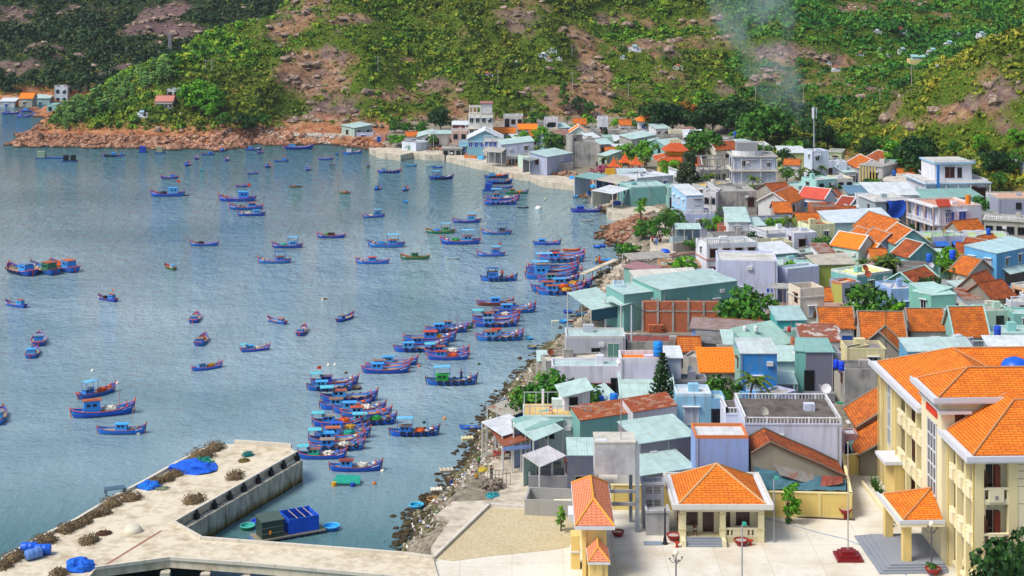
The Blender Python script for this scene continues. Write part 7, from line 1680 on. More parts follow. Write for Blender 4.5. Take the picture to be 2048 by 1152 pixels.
# far left, behind the headland
for a in[(2,40,229,5,'','blue boat moored at the left edge behind the headland'),(30,62,235,-5,'H','blue boat with cabin just behind the headland tip'),(58,92,232,8,'','rightmost blue boat behind the headland tip'),(40,78,224,0,'','hindmost blue boat behind the headland')]:b(*a[:5],a[5])
BO=[
 (205,238,314,185,'Htf','left boat of the tied pair beside the orange rocks'),(228,251,313,200,'Hf','right boat of the tied pair beside the orange rocks',dict(rail='#e0601c')),
 (368,382,333,85,'H','small boat seen end on, below the orange rocks',dict(L=5)),(385,399,320,95,'w','small end on boat left of the one with a white cabin',dict(L=5)),(407,425,311,200,'H','short blue boat angled away near the orange rocks',dict(L=4)),
 (446,459,323,92,'w','end on boat with white canopy in the upper bay',dict(L=5)),(440,452,304,80,'H','tiny end on boat nearest the pebble beach',dict(L=4.4)),(490,523,301,0,'H','light blue boat moored before the pebble beach'),(514,527,308,70,'','tiny blue boat under the light blue beach boat',dict(L=4)),
 (568,628,300,8,'W','long blue boat moored along the beach slip, bow to the right'),(550,574,324,190,'Hfm','blue boat with masts left of the beach slip',dict(L=4.5)),(528,543,336,80,'H','blue boat end on with yellow flag post',dict(L=4.4)),(497,514,349,195,'H','stubby blue boat with a white top in the upper bay',dict(L=3.2)),
 (608,622,342,88,'H','blue boat end on with red trim in the upper bay',dict(L=4.6)),(636,667,320,6,'F','slim blue boat alone, right of the beach boats'),(659,670,331,185,'D','tiny brown skiff in the upper bay',dict(hull='#5a2a20',inner='#7a4a30',rail='#5a2a20')),
 (684,725,308,5,'H','blue boat by the little stone quay',dict(cab='#cfd4da')),(731,741,335,88,'H','green hulled boat end on with a pale blue cover',dict(L=4.4,hull=HG,cab='#3aa0d8')),(754,803,347,4,'Wt','blue boat with cabin to the left, below the little quay',dict(L=6.6)),
 (857,908,360,8,'tC','dark blue boat with white canopy in the upper bay',dict(hull=HD,rail='#5a2a3a')),(809,834,333,4,'D','pale blue skiff near the far quay',dict(hull='#2f8ac8',inner='#3a9ad8',rail='#2f7fc0')),(851,872,332,0,'D','white skiff beside a blue one near the far quay',dict(hull='#c9d0d4',inner='#8ac4d8',rail='#c9d0d4')),(864,886,336,2,'D','blue skiff in front of the white skiff',dict(hull='#2050c0',inner='#2f6fd0',rail='#2050c0')),
 (320,358,358,186,'Hm','small blue boat with cabin above the large twin masted boat'),(300,370,394,183,'Hmfk','large blue boat with two masts and a dinghy behind',dict(rail='#a83a3c')),(367,377,392,10,'D','tiny brown dinghy tied behind the large twin masted boat',dict(hull='#5a2a20',inner='#7a4a30',rail='#5a2a20')),
 (470,497,374,186,'','small blue boat above the large group of three'),(436,513,404,183,'Hmf','large blue boat at the top of the group of three',dict(rail='#c8401c')),(457,527,421,185,'wk','middle blue boat of the group of three'),(474,532,433,186,'w','lowest boat of the group of three with a pale net pile'),
 (582,600,376,165,'o','little green boat in the upper middle bay',dict(hull=HG,L=3.6,cab='#7a4a3a')),(676,702,388,172,'y','green boat with orange deck in the upper bay',dict(hull=HG,cab='#8a4a3a')),(746,765,381,75,'H','dark blue boat seen from behind, mid upper bay',dict(hull=HD,L=4.4,rail='#2a3ab0')),(802,819,383,75,'Hw','blue boat with white float on its stern, seen from behind',dict(L=4.4)),
 (727,768,437,200,'HmCw','blue boat with canopy and two black flags, angled left',dict(L=5.4)),(379,438,493,182,'nk','low open blue boat with dark bundles at both ends',dict(rail='#c0503c')),(633,692,477,180,'Mg','blue boat with green net and brown cabin',dict(cab='#4a3a34',roof='#8a8478')),
 (543,606,497,180,'CT','blue boat with an arched frame, left of the mid bay'),(515,582,528,182,'Ck','blue boat with dark awning below the arched frame boat'),(735,810,496,180,'Cmb','large blue boat with mast and pale canopy in the mid bay'),(711,779,529,182,'M','blue boat with red cabin top below the large canopy boat',dict(roof='#b8442c')),
 (800,860,520,180,'M','dark green boat with a small flag at its left end',dict(hull=HG,cab='#1f7a3a',roof='#2a4a3a',inner='#2a7a3a')),(890,918,519,185,'D','small white skiff in the mid bay',dict(hull='#d0cfc4',inner='#7ab4cc',rail='#d0cfc4')),(851,911,468,180,'Cb','bright green boat with a blue covered heap',dict(hull='#1f8a4a',cab='#2fae6a',inner='#2a9a5a')),
 (904,962,447,183,'HC','light blue boat above the bright green boat'),(879,962,490,182,'gC','long blue boat carrying green nets'),(962,1024,470,181,'Ck','blue boat with grey cabin and dark awning',dict(cab='#5a6a80',roof='#3a4a70')),(953,1011,514,183,'HfC','blue boat with tall round cabin and orange flag'),
 (1065,1123,491,3,'r','blue boat with a plain sky blue cabin, bow to the right',dict(roof='#3a9ae0')),(1125,1161,503,2,'D','small orange skiff above the large blue pair',dict(hull='#d8501c',inner='#e0642c',rail='#c0401a')),(1080,1170,519,4,'r','rear blue boat of the large pair with white planks'),(1076,1171,526,2,'tr','front boat of the large pair with a row of black tyres and red cabin',dict(roof='#c0442c')),
 (1140,1204,426,3,'','indigo boat moored off the concrete nose of the quay',dict(hull=HD,rail='#7a2a3a',cab='#2a3ab8',roof='#2f6fd0')),(1158,1187,444,0,'D','pale grey skiff below the indigo boat',dict(hull='#a8a8a4',inner='#8a8c8c',rail='#b4b4b0')),(1225,1252,437,2,'D','blue skiff drawn up by the quay nose',dict(hull='#1f6ac0')),(1265,1277,438,5,'D','tiny white skiff on the muddy shore',dict(hull='#d4d4d0',inner='#4ab8c0',rail='#d4d4d0')),
 (967,1018,357,8,'to','blue boat with orange gear, topmost of the stack by the slipway'),(972,1026,369,8,'t','dark blue tyred boat second in the stack by the slipway',dict(hull=HD,rail='#1c2c8a')),(990,1026,377,6,'D','light blue skiff in the stack by the slipway',dict(hull='#2f7fd0')),(1008,1058,389,8,'y','green boat with red rail right of the slipway stack',dict(hull='#1f8a5a',cab='#4a9a6a')),
 (970,1041,403,7,'Cw','rear boat of the rafted pair with a white canopy'),(966,1036,411,4,'t','front blue boat of the rafted pair below the slipway stack'),(1035,1057,417,0,'D','low black float raft beside the rafted pair',dict(hull='#1c2238',inner='#2a3050',rail='#1c2238')),(1184,1201,410,10,'D','small blue boat tied under the quay steps',dict(hull='#2a7ac0')),
 (960,1036,564,3,'HCtk','dark blue boat carrying several people',dict(rail='#5a2a2a')),
 (1054,1159,545,6,'Ct','rearmost boat of the crowded raft by the plank jetty'),(1050,1160,552,5,'t','second boat of the crowded raft by the plank jetty'),(1048,1150,560,4,'HC','third boat of the crowded raft with a white canopy'),(1074,1160,567,5,'t','fourth boat of the crowded raft',dict(cab='#2f9aa8')),(1076,1196,580,8,'ty','fifth boat of the crowded raft, its bow furthest right',dict(L=9.2)),(1060,1168,587,5,'o','sixth boat of the crowded raft'),(1072,1170,592,5,'ty','front boat of the crowded raft heaped with yellow nets'),
 (1000,1072,621,5,'','blue boat behind the red hulled one, bow right'),(952,1029,613,4,'M','red brown hulled boat with sky blue cabin',dict(hull='#8a3a24',roof='#3a9ae0')),(985,1073,628,5,'','blue boat with trapezoid cabin in front of the red hulled boat'),
 (964,1038,637,5,'w','top boat of the stack of three in mid right bay'),(944,1041,647,4,'c','middle boat of the stack of three in mid right bay'),(947,1038,656,4,'t','bottom boat of the stack of three in mid right bay'),(870,948,660,4,'r','green hulled boat mostly hidden behind a blue one',dict(hull=HG)),(850,937,667,3,'tm','blue boat in front of the hidden green one'),
 (965,1049,677,5,'','rear boat of the pair below the stack of three',dict(roof='#b8442c')),(950,1048,684,4,'t','front boat of the pair below the stack of three'),
 (805,915,688,6,'yM','rear boat of the three with a striped red cabin roof',dict(roof='#c04a34')),(804,900,697,5,'','middle boat of the three left of centre'),(786,880,706,4,'t','front boat of the three left of centre'),(848,940,713,4,'cw','rear boat of the pair with a white awning at left'),(853,940,722,3,'o','front boat of the pair carrying orange gear',dict(roof='#a8402c')),
 (850,956,773,3,'Ctm','dark blue boat with bright green cabin and a standing fisherman',dict(cab='#1f9a3a',roof='#2aa83a',rail='#6a2a24')),
 (746,838,734,6,'','rear boat of the trio right of the anchor buoys'),(730,822,741,5,'','middle boat of the trio right of the anchor buoys'),(722,821,749,3,'','front boat of the trio right of the anchor buoys',dict(roof='#3a9ae0')),
 (620,719,774,6,'cf','indigo boat with teal awning behind the leftmost cluster boat',dict(hull=HD,cab='#2840c0',roof='#6a5a6a')),(612,708,784,2,'t','leftmost front boat with a round basket at its stern',dict(roof='#4aa8e0',cab='#3a9ad8')),
 (639,758,808,6,'ct','longest rear boat of the big near cluster with brown cabin roof'),(637,745,822,5,'','second boat of the big near cluster',dict(roof='#8a6a5a')),(663,774,830,6,'w','third boat of the big near cluster with dark porthole'),(680,785,838,5,'','fourth boat of the big near cluster with white gear',dict(roof='#b8583c')),(683,795,853,5,'gt','teal covered boat with a green deck in the near cluster',dict(cab='#5ab4c8',roof='#6ac4d8')),
 (622,730,856,4,'co','boat with grey cabin roof and orange hold at left of the cluster',dict(roof='#8a8c80')),(642,737,867,4,'y','boat with a yellow hatch below the orange hold boat',dict(roof='#2a5ad0')),(776,881,875,3,'Ctmo','boat with blue canopy, patched red hold and tyres, right of the cluster',dict(rail='#7a2a24')),
 (628,743,882,6,'T','rear boat of the lower four by the pier head'),(615,732,892,5,'c','second boat of the lower four with teal awning',dict(roof='#3aa0e0')),(617,732,905,5,'tw','third boat of the lower four with tall blue cabin',dict(roof='#9a8a80')),(594,695,921,3,'cw','boat with sea green cabin touching the pier head',dict(cab='#2fb09a',roof='#8a6058')),(656,767,946,3,'w','blue boat alone in front of the pier head',dict(roof='#8a3a2c')),
 (918,976,861,-4,'D','open blue rowing boat by the littered shore',dict(hull='#1f6ad8',inner='#1f7ad8',rail='#1f5ac8')),
 (15,68,554,138,'WtH','left boat of the trio moored at the left of the bay',dict(L=8.6,beam=.4)),(57,116,552,138,'WtH','middle boat of the left trio with a green cabin',dict(L=8.8,beam=.4,cab='#3a7a5a')),(97,155,547,138,'WtHo','right boat of the left trio with orange deck',dict(L=8.6,beam=.4,inner='#c0582c')),
 (3,60,617,148,'WHm','blue boat with high flat stern at the left edge',dict(rail='#8a3a5a')),(193,237,605,145,'WHfk','blue boat with red flag left of centre',dict(L=4.8)),(328,352,541,128,'Wo','little green and red boat alone in the left bay',dict(hull=HG,L=4.4,cab='#d8d4cc')),
 (60,95,693,105,'WH','blue boat with black flags, seen from behind',dict(L=6,beam=.4)),(48,82,717,98,'WHw','cluttered boat in front of the black flagged one',dict(L=5,beam=.42)),
 (378,402,646,92,'W','upper of the two end on boats left of centre',dict(L=5.2,beam=.36)),(389,417,692,88,'Wo','lower of the two end on boats left of centre',dict(L=5.4,beam=.36)),(532,575,650,140,'W','blue boat angled left with flat cabin',dict(L=4.6)),(593,615,672,86,'Ww','end on boat with a white awning in the middle bay',dict(L=5,beam=.32)),
 (675,707,645,62,'W','boat heading away, right of the end on boats',dict(L=5)),(482,539,706,24,'cw','slim boat with pale green awning in the middle bay',dict(L=4.8)),(388,441,744,34,'y','boat heading up right with tan nets aboard',dict(L=5.0,rail='#d8502c')),
 (160,228,800,50,'CoW','boat with bright blue awning and orange buoys, tied behind another',dict(L=6.4)),(144,267,840,20,'Hmw','largest near left boat with a white net heap and green mast',dict(L=8.6)),(193,293,871,2,'Mr','low blue boat in front of the largest near left boat',dict(roof='#4aa8e0')),(-16,17,850,100,'WH','boat cut by the left edge of the picture',dict(L=6)),
]
for t in BO:
 kw=t[6]if len(t)>6 else{}
 lb=t[5]
 b(t[0],t[1],t[2],t[3],t[4],lb,**kw)
# basket boats, floats, rafts
for px,py,w_,lb,co,ci,ri in[
 (663,1059,1.75,'light blue round basket boat alone in the near water','#1a70d4','#1f9ae4','#5fc8f4'),(833,1016,1.6,'light blue basket boat beside the brown one by the rocks','#2f9ad8','#1f9acc','#6ad0f0'),(868,1004,1.6,'brown basket boat beside the blue one by the rocks','#8a6030','#b08040','#c89a5a'),
 (486,1019,1.5,'dark brown basket boat under the pier wall','#5a3a28','#8a6448','#7a5a40'),(514,1010,1.7,'tan basket boat right of the dark brown one','#6a4a28','#b08a34','#a8844a'),(495,1058,1.6,'green basket boat by the floating hut','#1f8a50','#3aa89a','#5ac8b4'),(516,1048,1.5,'royal blue basket boat behind the green one','#2040c0','#3a6ad8','#4a7ae8'),
 (1151,395,1.5,'blue basket boat off the slipway steps','#1f7ac0','#2f8ad0','#3a9ae0'),(1193,496,1.5,'left blue basket boat of the overlapping two','#1a58b8','#1f6ac8','#2a7ad8'),(1204,494,1.5,'right blue basket boat of the overlapping two','#1f4ac0','#2a5ad0','#2a5ad0'),(1220,493,1.3,'small brown basket boat near the rocky spit','#5a3430','#6a4a40','#6a4a40'),
 (1198,523,1.6,'left blue basket boat of the three by the jetty','#1f78b0','#2a88c0','#2a88c0'),(1214,523,1.7,'right blue basket boat of the three by the jetty','#1f80c0','#2a90d0','#3a9ae0'),(1204,527,1.6,'brown basket boat in front of the jetty pair','#5a3420','#7a4a30','#7a4a30'),
 (1135,626,1.5,'dark blue basket boat furthest left off the boat shelter','#1f4aa8','#3a6ab8','#2f5ac0'),(1161,631,1.4,'teal basket boat off the boat shelter','#1f70a8','#2a80a8','#2f8ac0'),(1178,631,1.3,'blue basket boat nearest the boat shelter','#1f5ab0','#2a6ab8','#2a6ac0'),(1127,645,1.4,'bright blue basket boat beside a plank float','#1f8ad8','#2f9ae0','#4ab0ec'),
 (1058,679,1.2,'teal blue basket boat right of the boat pair','#1f86b8','#2f96c8','#4ab0d8'),(1063,697,1.5,'tilted blue basket boat with wooden rim','#1f70b8','#8a8a70','#8a7a5a'),(1121,680,1.2,'dark blue basket boat against the grey shore house','#1f50a0','#2a5aa8','#2a5ab0'),(1088,696,1.4,'teal covered basket boat by the shore rubbish','#2f8a98','#2f8a98','#c8b48a'),
 (714,778,1.3,'brown basket boat tied to the leftmost front boat','#4a3a30','#7a6a58','#6a5a48'),(695,309,1.4,'blue basket boat by the far quay','#1f70c8','#1f80d0','#2a8ad8'),(674,309,1.2,'tiny blue float boat in the upper bay','#1f50b8','#1f60c0','#1f60c0'),(752,308,1.3,'turquoise basket boat off the little quay','#1f90c8','#2aa0d8','#3ab0e0'),(811,405,1.3,'flat turquoise basket boat alone in the bay','#1f90d0','#2aa0e0','#2aa0e0'),(404,341,1.2,'tiny turquoise float in the upper bay','#2fa8b8','#3ab8c0','#3ab8c0'),
 (1256,493,1.6,'dark blue basket boat standing on the shore','#1f3aa0','#2a4ab0','#2a4ab0')]:basket(px,py,w_,lb,co,ci,0,0,ri)
for px,py,w_,lb,co,z in[(1255,302+68,1.9,'x','#1f8ad0',1.5)][:0]:pass
basket(1145,357,2.0,'bright blue upturned basket boat on the slipway','#2090e0','#2090e0',1.5,0,'#2080d0',True);basket(1156,357,1.8,'brown upturned basket boat beside the blue one on the slipway','#a86a48','#a86a48',1.5,0,'#8a5a3a',True)
basket(1234,408,2.2,'deep blue upturned basket boat on the concrete quay nose','#1f60c8','#1f60c8',1.9,0,'#1f50b8',True);basket(963,318,2.0,'turquoise upturned basket boat by the shore road','#2aa0d8','#2aa0d8',1.6,.5,'#2a90c8',True);basket(1052,330,2.2,'turquoise upturned basket boat against the grey porch','#1f90d8','#1f90d8',1.6,.4,'#1f80c8',True)
basket(1186,374,1.6,'pale blue basket boat leaning on the slipway','#2a98d0','#3aa8e0',1.6,.3,'#2a98d0',True);basket(1180,388,1.7,'blue basket boat at the foot of the slipway','#2078c0','#2a88d0',1.6,.2,'#2078c0',True);basket(1215,385,1.8,'blue basket boat on the quay by the shop wall','#2468b8','#2468b8',1.7,0,'#2468b8',True)
basket(1330,505,2.0,'blue upturned boat at the end of the shore path','#1f58d0','#1f58d0',2.6,0,'#1f58d0',True);basket(1018,810,2.0,'blue basket boat on the littered shore','#1f6ab0','#2a5a90',1.5,.1,'#2a7ac0')
def float_(px,py,w_,label,colr='#e0ddd2',cat='buoy',name='buoy',h=.5):
 x,y,_=P(px,py,0);return tag(MB().blob((0,0,.05),w_/2,w_/2,w_*h,12,7).build(name,plain(colr),None,True,(x,y,0)),label,cat)
float_(1077,417,1.7,'large white oval float off the rafted pair',h=.35)
for px,py,lb,c_ in[(185,742,'white green buoy above the blue awning boat','#d8e0d4'),(235,767,'white buoy on the line of the awning boat','#dcd4c4'),(268,819,'round white buoy tied to the largest left boat','#d8cfc4'),(657,731,'left white buoy of the anchor pair','#ddd8c8'),(670,730,'right white buoy of the anchor pair','#ddd8c8'),(692,747,'small dark red buoy above the near cluster','#5a2a28'),(848,846,'dark green drum buoy left of the rowing boat','#2a4a44'),(889,838,'orange yellow float above the rowing boat','#d88a2a'),(749,968,'orange float right of the green net raft','#c8702a'),(838,733,'orange white buoy right of the trio','#d8684a'),(765,943,'white float behind the cluster bow','#ddd8cc'),(1090,398,'pale yellow buoy off the slipway stack','#e0d8b0'),(645,600,'small pale buoy in the middle bay','#d8d4c8'),(958,729,'dark buoy right of the orange gear boat','#2a4a3a'),(277,868,'white fender buoy by the low blue boat','#e0dccc')]:float_(px,py,.5,lb,c_)
def raft(px,py,w_,d_,label,colr='#b8ae90',name='float_raft',cat='raft',rz=.2,foam=True):
 x,y,_=P(px,py,0);r=empty(name,(x,y,0),rz,label,cat);MB().box(-w_/2,w_/2,-d_/2,d_/2,-.1,.28).build('float',plain(colr,.9),r)
 for i in range(4):MB().box(-w_/2+w_*i/3.3,-w_/2+w_*i/3.3+.1,-d_/2-.05,d_/2+.05,.28,.34).build('slat',plain('#d8d2bc',.9),r)
 return r
for a in[(935,879,1.5,1.1,'foam block raft below the rowing boat','#c8bc88'),(893,943,1.6,1.1,'flat foam raft in the water left of the walking people','#a89c8c'),(873,982,1.3,1.0,'white slatted foam raft near the brown basket boat','#d4d0c4'),(946,928,1.2,1.0,'yellowish foam raft against the rocky shore','#c8a850'),(1110,645,1.2,.6,'white plank float left of the bright blue basket boat','#c8c8b8'),(1140,644,1.0,.6,'brown plank float right of the bright blue basket boat','#8a4a38'),(1155,655,1.3,1.2,'weathered raft box by the shore below the boat shelter','#8a8a78'),(648,599,1.1,.25,'floating brown log in the middle bay','#8a5a48')]:raft(*a)
# green net raft and pipe frame
x,y,_=P(694,968,0);r=empty('net_raft',(x,y,0),-.05,'small raft covered by a sea green net with coloured drums','raft')
MB().slab([(-1.6,-.8,.4),(1.6,-.8,.35),(1.5,1.0,.7),(-1.3,1.0,.8)],.12).build('net_cover',cloth('#1f9a84'),r);MB().lathe([(0,-.1),(.3,-.1),(.3,.45),(0,.45)],10,(-1.4,-.8,0)).build('yellow_drum',plain('#d8a020'),r);MB().lathe([(0,-.1),(.3,-.1),(.3,.4),(0,.4)],10,(.8,-.85,0)).build('blue_drum',plain('#1f40a0'),r)
x,y,_=P(573,970,0);r=empty('pipe_raft',(x,y,0),.1,'white floating pipe frame under the pier wall','raft')
for X in(-.9,.9):MB().bar((X-.2,-.9,.1),(X+.1,.9,.1),.16,10).build('float_pipe',plain('#d8d8d0'),r)
for Y in(-.5,.4):MB().box(-1,1,Y-.05,Y+.05,.22,.3).build('slat',plain('#8a8a80'),r)
# floating hut and blue tank cage
x,y,_=P(553,1084,0);r=empty('floating_hut',(x,y,0),R(28),'floating fish hut with dark green shed and blue tarpaulin tank on a plank raft','raft')
MB().box(-2.1,5.6,0,2.6,.25,.4).build('raft_deck',plain('#8a8474'),r);m=MB()
for i in range(9):m.bar((-2.0+.9*i,.3,.05),(-2.0+.9*i,2.4,.05),.26,10)
m.build('float_drums',plain('#4a6a9a'),r);rm_=MB()
rm_.box(-1.5,.9,.3,2.2,.4,2.2);rm_.build('hut',paint('#38483f'),r);MB().slab([(-1.6,.2,2.22),(1.0,.2,2.22),(1.0,2.3,2.5),(-1.6,2.3,2.5)],.06).build('hut_roof',paint('#4a5a50'),r);m=MB()
for z in(.9,1.5):m.box(-1.52,.92,.27,.295,z,z+.05)
m.build('hut_batten',plain('#8a9088'),r);m=MB();t=.07
x0_,x1_,y0_,y1_=1.5,4.9,.3,3.2
m.box(x0_,x1_,y0_,y0_+t,.4,2.0);m.box(x0_,x1_,y1_-t,y1_,.4,2.1);m.box(x0_,x0_+t,y0_+t,y1_-t,.4,2.05);m.box(x1_-t,x1_,y0_+t,y1_-t,.4,2.0)
m.build('blue_tank',cloth('#1a5ad8'),r);m=MB()
for X in(2.4,3.3,4.1):m.box(X,X+.06,y0_-.1,y1_+.1,2.02,2.08)
m.build('crossbar',plain('#b0a890'),r);MB().box(1.7,4.7,.5,3.0,.42,1.1).build('tank_water',plain('#2a4a6a',.2),r);MB().blob((-.6,.2,1.0),.16,.1,.24).build('orange_float',plain('#e08a1a'),r)
# fish cages far left
for px,py,w_,lb in[(100,318,6.5,'long floating fish cage with a pale green shed at its left end'),(137,324,3.2,'small floating cage with two black boxes'),(284,306,1.9,'blue hut on a small float near the orange rocks'),(318,307,2.2,'brown framed hut on a float near the orange rocks'),(977,383,2.4,'dark blue hut raft beside the slipway stack')]:
 x,y,_=P(px,py,0);r=empty('floating_cage',(x,y,0),.02,lb,'raft');w_=w_*1.3;MB().box(-w_/2,w_/2,0,2.2,-.05,.3).build('raft_deck',plain('#1f4a8a'),r)
 if 'green shed' in lb:MB().box(-w_/2+.3,-w_/2+2.6,.3,1.9,.3,2.2).build('shed',paint('#8aa08a'),r)
 elif 'black boxes' in lb:[MB().box(X,X+1.3,.3,1.7,.3,1.9).build('box',paint('#16181e'),r)for X in(-1.6,.5)]
 elif 'brown' in lb:MB().box(-.9,.9,.3,1.8,.3,1.9).build('shed',paint('#9a9a80'),r)
 else:MB().box(-.9,.9,.3,1.8,.3,1.9).build('shed',paint('#1f3fa8'),r)
# ---------------------------------------------------------------- rocks and litter
def rocks(name,C,rad,mat,squash=.7,jit=.25):
 t=(1+5**.5)/2;V0=np.array([(-1,t,0),(1,t,0),(-1,-t,0),(1,-t,0),(0,-1,t),(0,1,t),(0,-1,-t),(0,1,-t),(t,0,-1),(t,0,1),(-t,0,-1),(-t,0,1)])/1.9
 Fs=np.array([(0,11,5),(0,5,1),(0,1,7),(0,7,10),(0,10,11),(1,5,9),(5,11,4),(11,10,2),(10,7,6),(7,1,8),(3,9,4),(3,4,2),(3,2,6),(3,6,8),(3,8,9),(4,9,5),(2,4,11),(6,2,10),(8,6,7),(9,8,1)])
 n=len(C);a=rg.uniform(0,6.28,n);V=V0[None]*rg.uniform(1-jit,1+jit,(n,12,1))*rg.uniform(.65,1.35,(n,1,3))
 x=V[...,0]*np.cos(a)[:,None]-V[...,1]*np.sin(a)[:,None];y=V[...,0]*np.sin(a)[:,None]+V[...,1]*np.cos(a)[:,None]
 W_=np.stack([x,y,V[...,2]*squash],-1)*np.asarray(rad)[:,None,None]+C[:,None]
 Fi=(Fs[None]+(np.arange(n)*12)[:,None,None]).reshape(-1,3).astype(np.int32)
 me=bpy.data.meshes.new(name);me.vertices.add(12*n);me.vertices.foreach_set('co',W_.astype(np.float32).ravel());me.loops.add(Fi.size);me.loops.foreach_set('vertex_index',Fi.ravel())
 me.polygons.add(len(Fi));me.polygons.foreach_set('loop_start',(np.arange(len(Fi))*3).astype(np.int32));me.materials.append(mat);me.update(calc_edges=True);me.shade_flat();return me
def along(pts,n,spread,z=0):
 """n points scattered around a picture polyline lying at height z"""
 q=np.array([P(x,y,z)[:2]for x,y in pts]);d=np.linalg.norm(np.diff(q,axis=0),axis=1);c=np.concatenate([[0],np.cumsum(d)]);u=rg.uniform(0,c[-1],n);i=np.clip(np.searchsorted(c,u)-1,0,len(d)-1)
 f=((u-c[i])/d[i])[:,None];p=q[i]*(1-f)+q[i+1]*f;return p+rg.normal(size=(n,2))*spread
def rockline(name,label,pts,n,spread,r0,r1,mat,up=.1):
 p=along(pts,n,spread);z=ground(p[:,0],p[:,1]);k=z>-1.2;p,z=p[k],z[k];r=rg.uniform(r0,r1,len(p))*rg.uniform(.6,1,len(p))
 C=np.column_stack([p,np.maximum(z,-.15)+r*up]);tag(link(name,rocks(name,C,r,mat)),label,'rocks',kind='stuff')
RK=rockmat('#9a8a70','#3c352a');RO=rockmat('#a0745a','#4a3026');RG=rockmat('#b4a894','#5a5248')
rockline('shore_rocks','dark rubble and weedy rocks along the near shore',[(812,1108),(832,1062),(850,1018),(885,985),(912,958),(945,935),(955,895),(975,850),(1008,808),(1040,765),(1070,738),(1100,700),(1128,684)],2600,1.25,.18,.62,rockmat('#6e6a4a','#2a2618'))
rockline('shore_rocks','tan boulders of the shore above the boat shelter',[(1150,655),(1178,640),(1194,602),(1204,575),(1215,555),(1246,530),(1262,505)],900,1.8,.3,.9,RG)
rockline('shore_rocks','orange boulders heaped on the rocky spit',[(1212,478),(1218,458),(1250,452),(1262,475),(1240,488)],600,2.2,.3,.9,RO,.3)
rockline('shore_rocks','reddish riprap below the shore road of the far village',[(895,316),(950,327),(985,334),(1000,341),(1030,346),(1062,353),(1086,363),(1120,366),(1165,373),(1180,381),(1178,395)],1500,1.7,.35,1.0,RO,.3)
rockline('shore_rocks','riprap at the foot of the little quay',[(690,292),(745,299),(760,307),(800,311),(826,307),(850,312),(895,314)],900,1.6,.35,.9,RO,.3)
rockline('shore_rocks','mossy stones under the concrete quay nose',[(1212,410),(1216,425),(1285,430),(1300,440),(1258,444)],400,1.4,.3,.8,RK,.2)
rockline('coast_rocks','orange rocks along the headland waterline',[(38,289),(80,292),(150,294),(240,296),(320,297),(400,297),(440,299),(480,296),(500,288),(560,289)],2600,4.0,.35,1.9,RO,.1)
rockline('coast_rocks','rocks around the tip of the headland',[(38,289),(55,280),(60,272),(75,262),(95,254)],300,3,.5,1.6,RO,.2)
rockline('beach_pebbles','pale pebbles and flotsam on the small beach',[(480,288),(540,284),(600,284),(690,287)],900,3.0,.2,.5,rockmat('#c9c4b8','#8a8478'),.2)
n=42000;ang=rg.uniform(-.34,.34,n);D=np.sqrt(rg.uniform(400**2,930**2,n));X=ang*D;Z=ground(X,D);Vg=veg(X,D,Z);bs=3-.7*sstep(230,330,D)
k=(Z-bs>1.2)&(rg.random(n)<np.clip(.62-Vg,0,.5)*1.1)&(pix(X,D,Z)[1]>-20);X,D,Z=X[k],D[k],Z[k];r=rg.uniform(.2,1.0,len(X))**3*2.2+.2
print('hill rocks',len(X));tag(link('hillside_rocks',rocks('hillside_rocks',np.column_stack([X,D,Z+.1*r]),r,rockmat('#9a8474','#50433c'),.6)),'boulders and outcrops on the bare slopes','rocks',kind='stuff')
def litter_mat():
 t=NT('litter');n=t.noise(1.7,t.world(),0);t.out(t.ramp(n,[(.3,'#d8d4c8'),(.42,'#3f6a44'),(.48,'#c9c4b4'),(.54,'#b0703a'),(.6,'#d4d8d8'),(.66,'#2f6ac0'),(.72,'#c84a34')],'CONSTANT'),.8);return t.m
p=along([(815,1100),(840,1060),(870,1030),(905,1000),(940,980),(975,930),(968,880),(985,850),(1015,805),(1050,770),(1080,740)],2200,1.2);z=ground(p[:,0],p[:,1]);k=z>-.1;p,z=p[k],z[k]
tag(link('shore_litter',leaf_mesh('shore_litter',np.column_stack([p,z+.12+rg.random(len(p))*.25]),rg.normal(size=(len(p),3))+[0,0,1.5],rg.uniform(.15,.5,len(p)),litter_mat())),'plastic rubbish, weed and scraps strewn over the near shore','litter',kind='stuff')
p=along([(1190,662),(1260,668)],260,.6,3);tag(link('rubble',rocks('rubble',np.column_stack([p,np.full(len(p),2.8)]),rg.uniform(.15,.45,len(p)),rockmat('#d4cfc6','#9a8c84'))),'broken white rubble below the brick yard wall','rubble',kind='stuff')
def heap2(px,py,w_,label,c_,z=2.6,**k):return heap(px,py,w_,label,c_,z=z,**k)
heap2(985,975,3.2,'heap of planks and blue plastic crates on the promenade','#8a7f70',z=3,n=200,s=.5,name='scrap_heap',cat='scrap heap',hh=.3);heap2(985,992,1.8,'turquoise net piece beside the scrap heap','#3aa8b4',z=3,hh=.15,name='net_piece',cat='net')
heap2(1268,650,2.6,'mound of yellow sand at the brick wall','#c8a050',z=2.9,n=120,hh=.35,name='sand_mound',cat='sand mound',s=.15);heap2(965,942,1.6,'yellow and white sacks by the walking people','#d8c04a',z=3,n=80,hh=.35,name='sacks',cat='sacks')
m=MB();m.box(-1.1,1.1,-.8,.8,0,.08)
x,y,_=P(998,968,3.05);r=empty('wire_cage',(x,y,3.05),.3,'rusty wire cage standing on the promenade scrap','cage');m=MB()
for i in range(6):
 m.bar((-1.1+.44*i,-.7,0),(-1.1+.44*i,-.7,1.3),.03,4);m.bar((-1.1+.44*i,.7,0),(-1.1+.44*i,.7,1.3),.03,4);m.bar((-1.1+.44*i,-.7,1.3),(-1.1+.44*i,.7,1.3),.03,4)
m.bar((-1.1,-.7,1.3),(1.1,-.7,1.3),.04,4);m.bar((-1.1,.7,1.3),(1.1,.7,1.3),.04,4);m.build('frame',plain('#7a756c'),r)
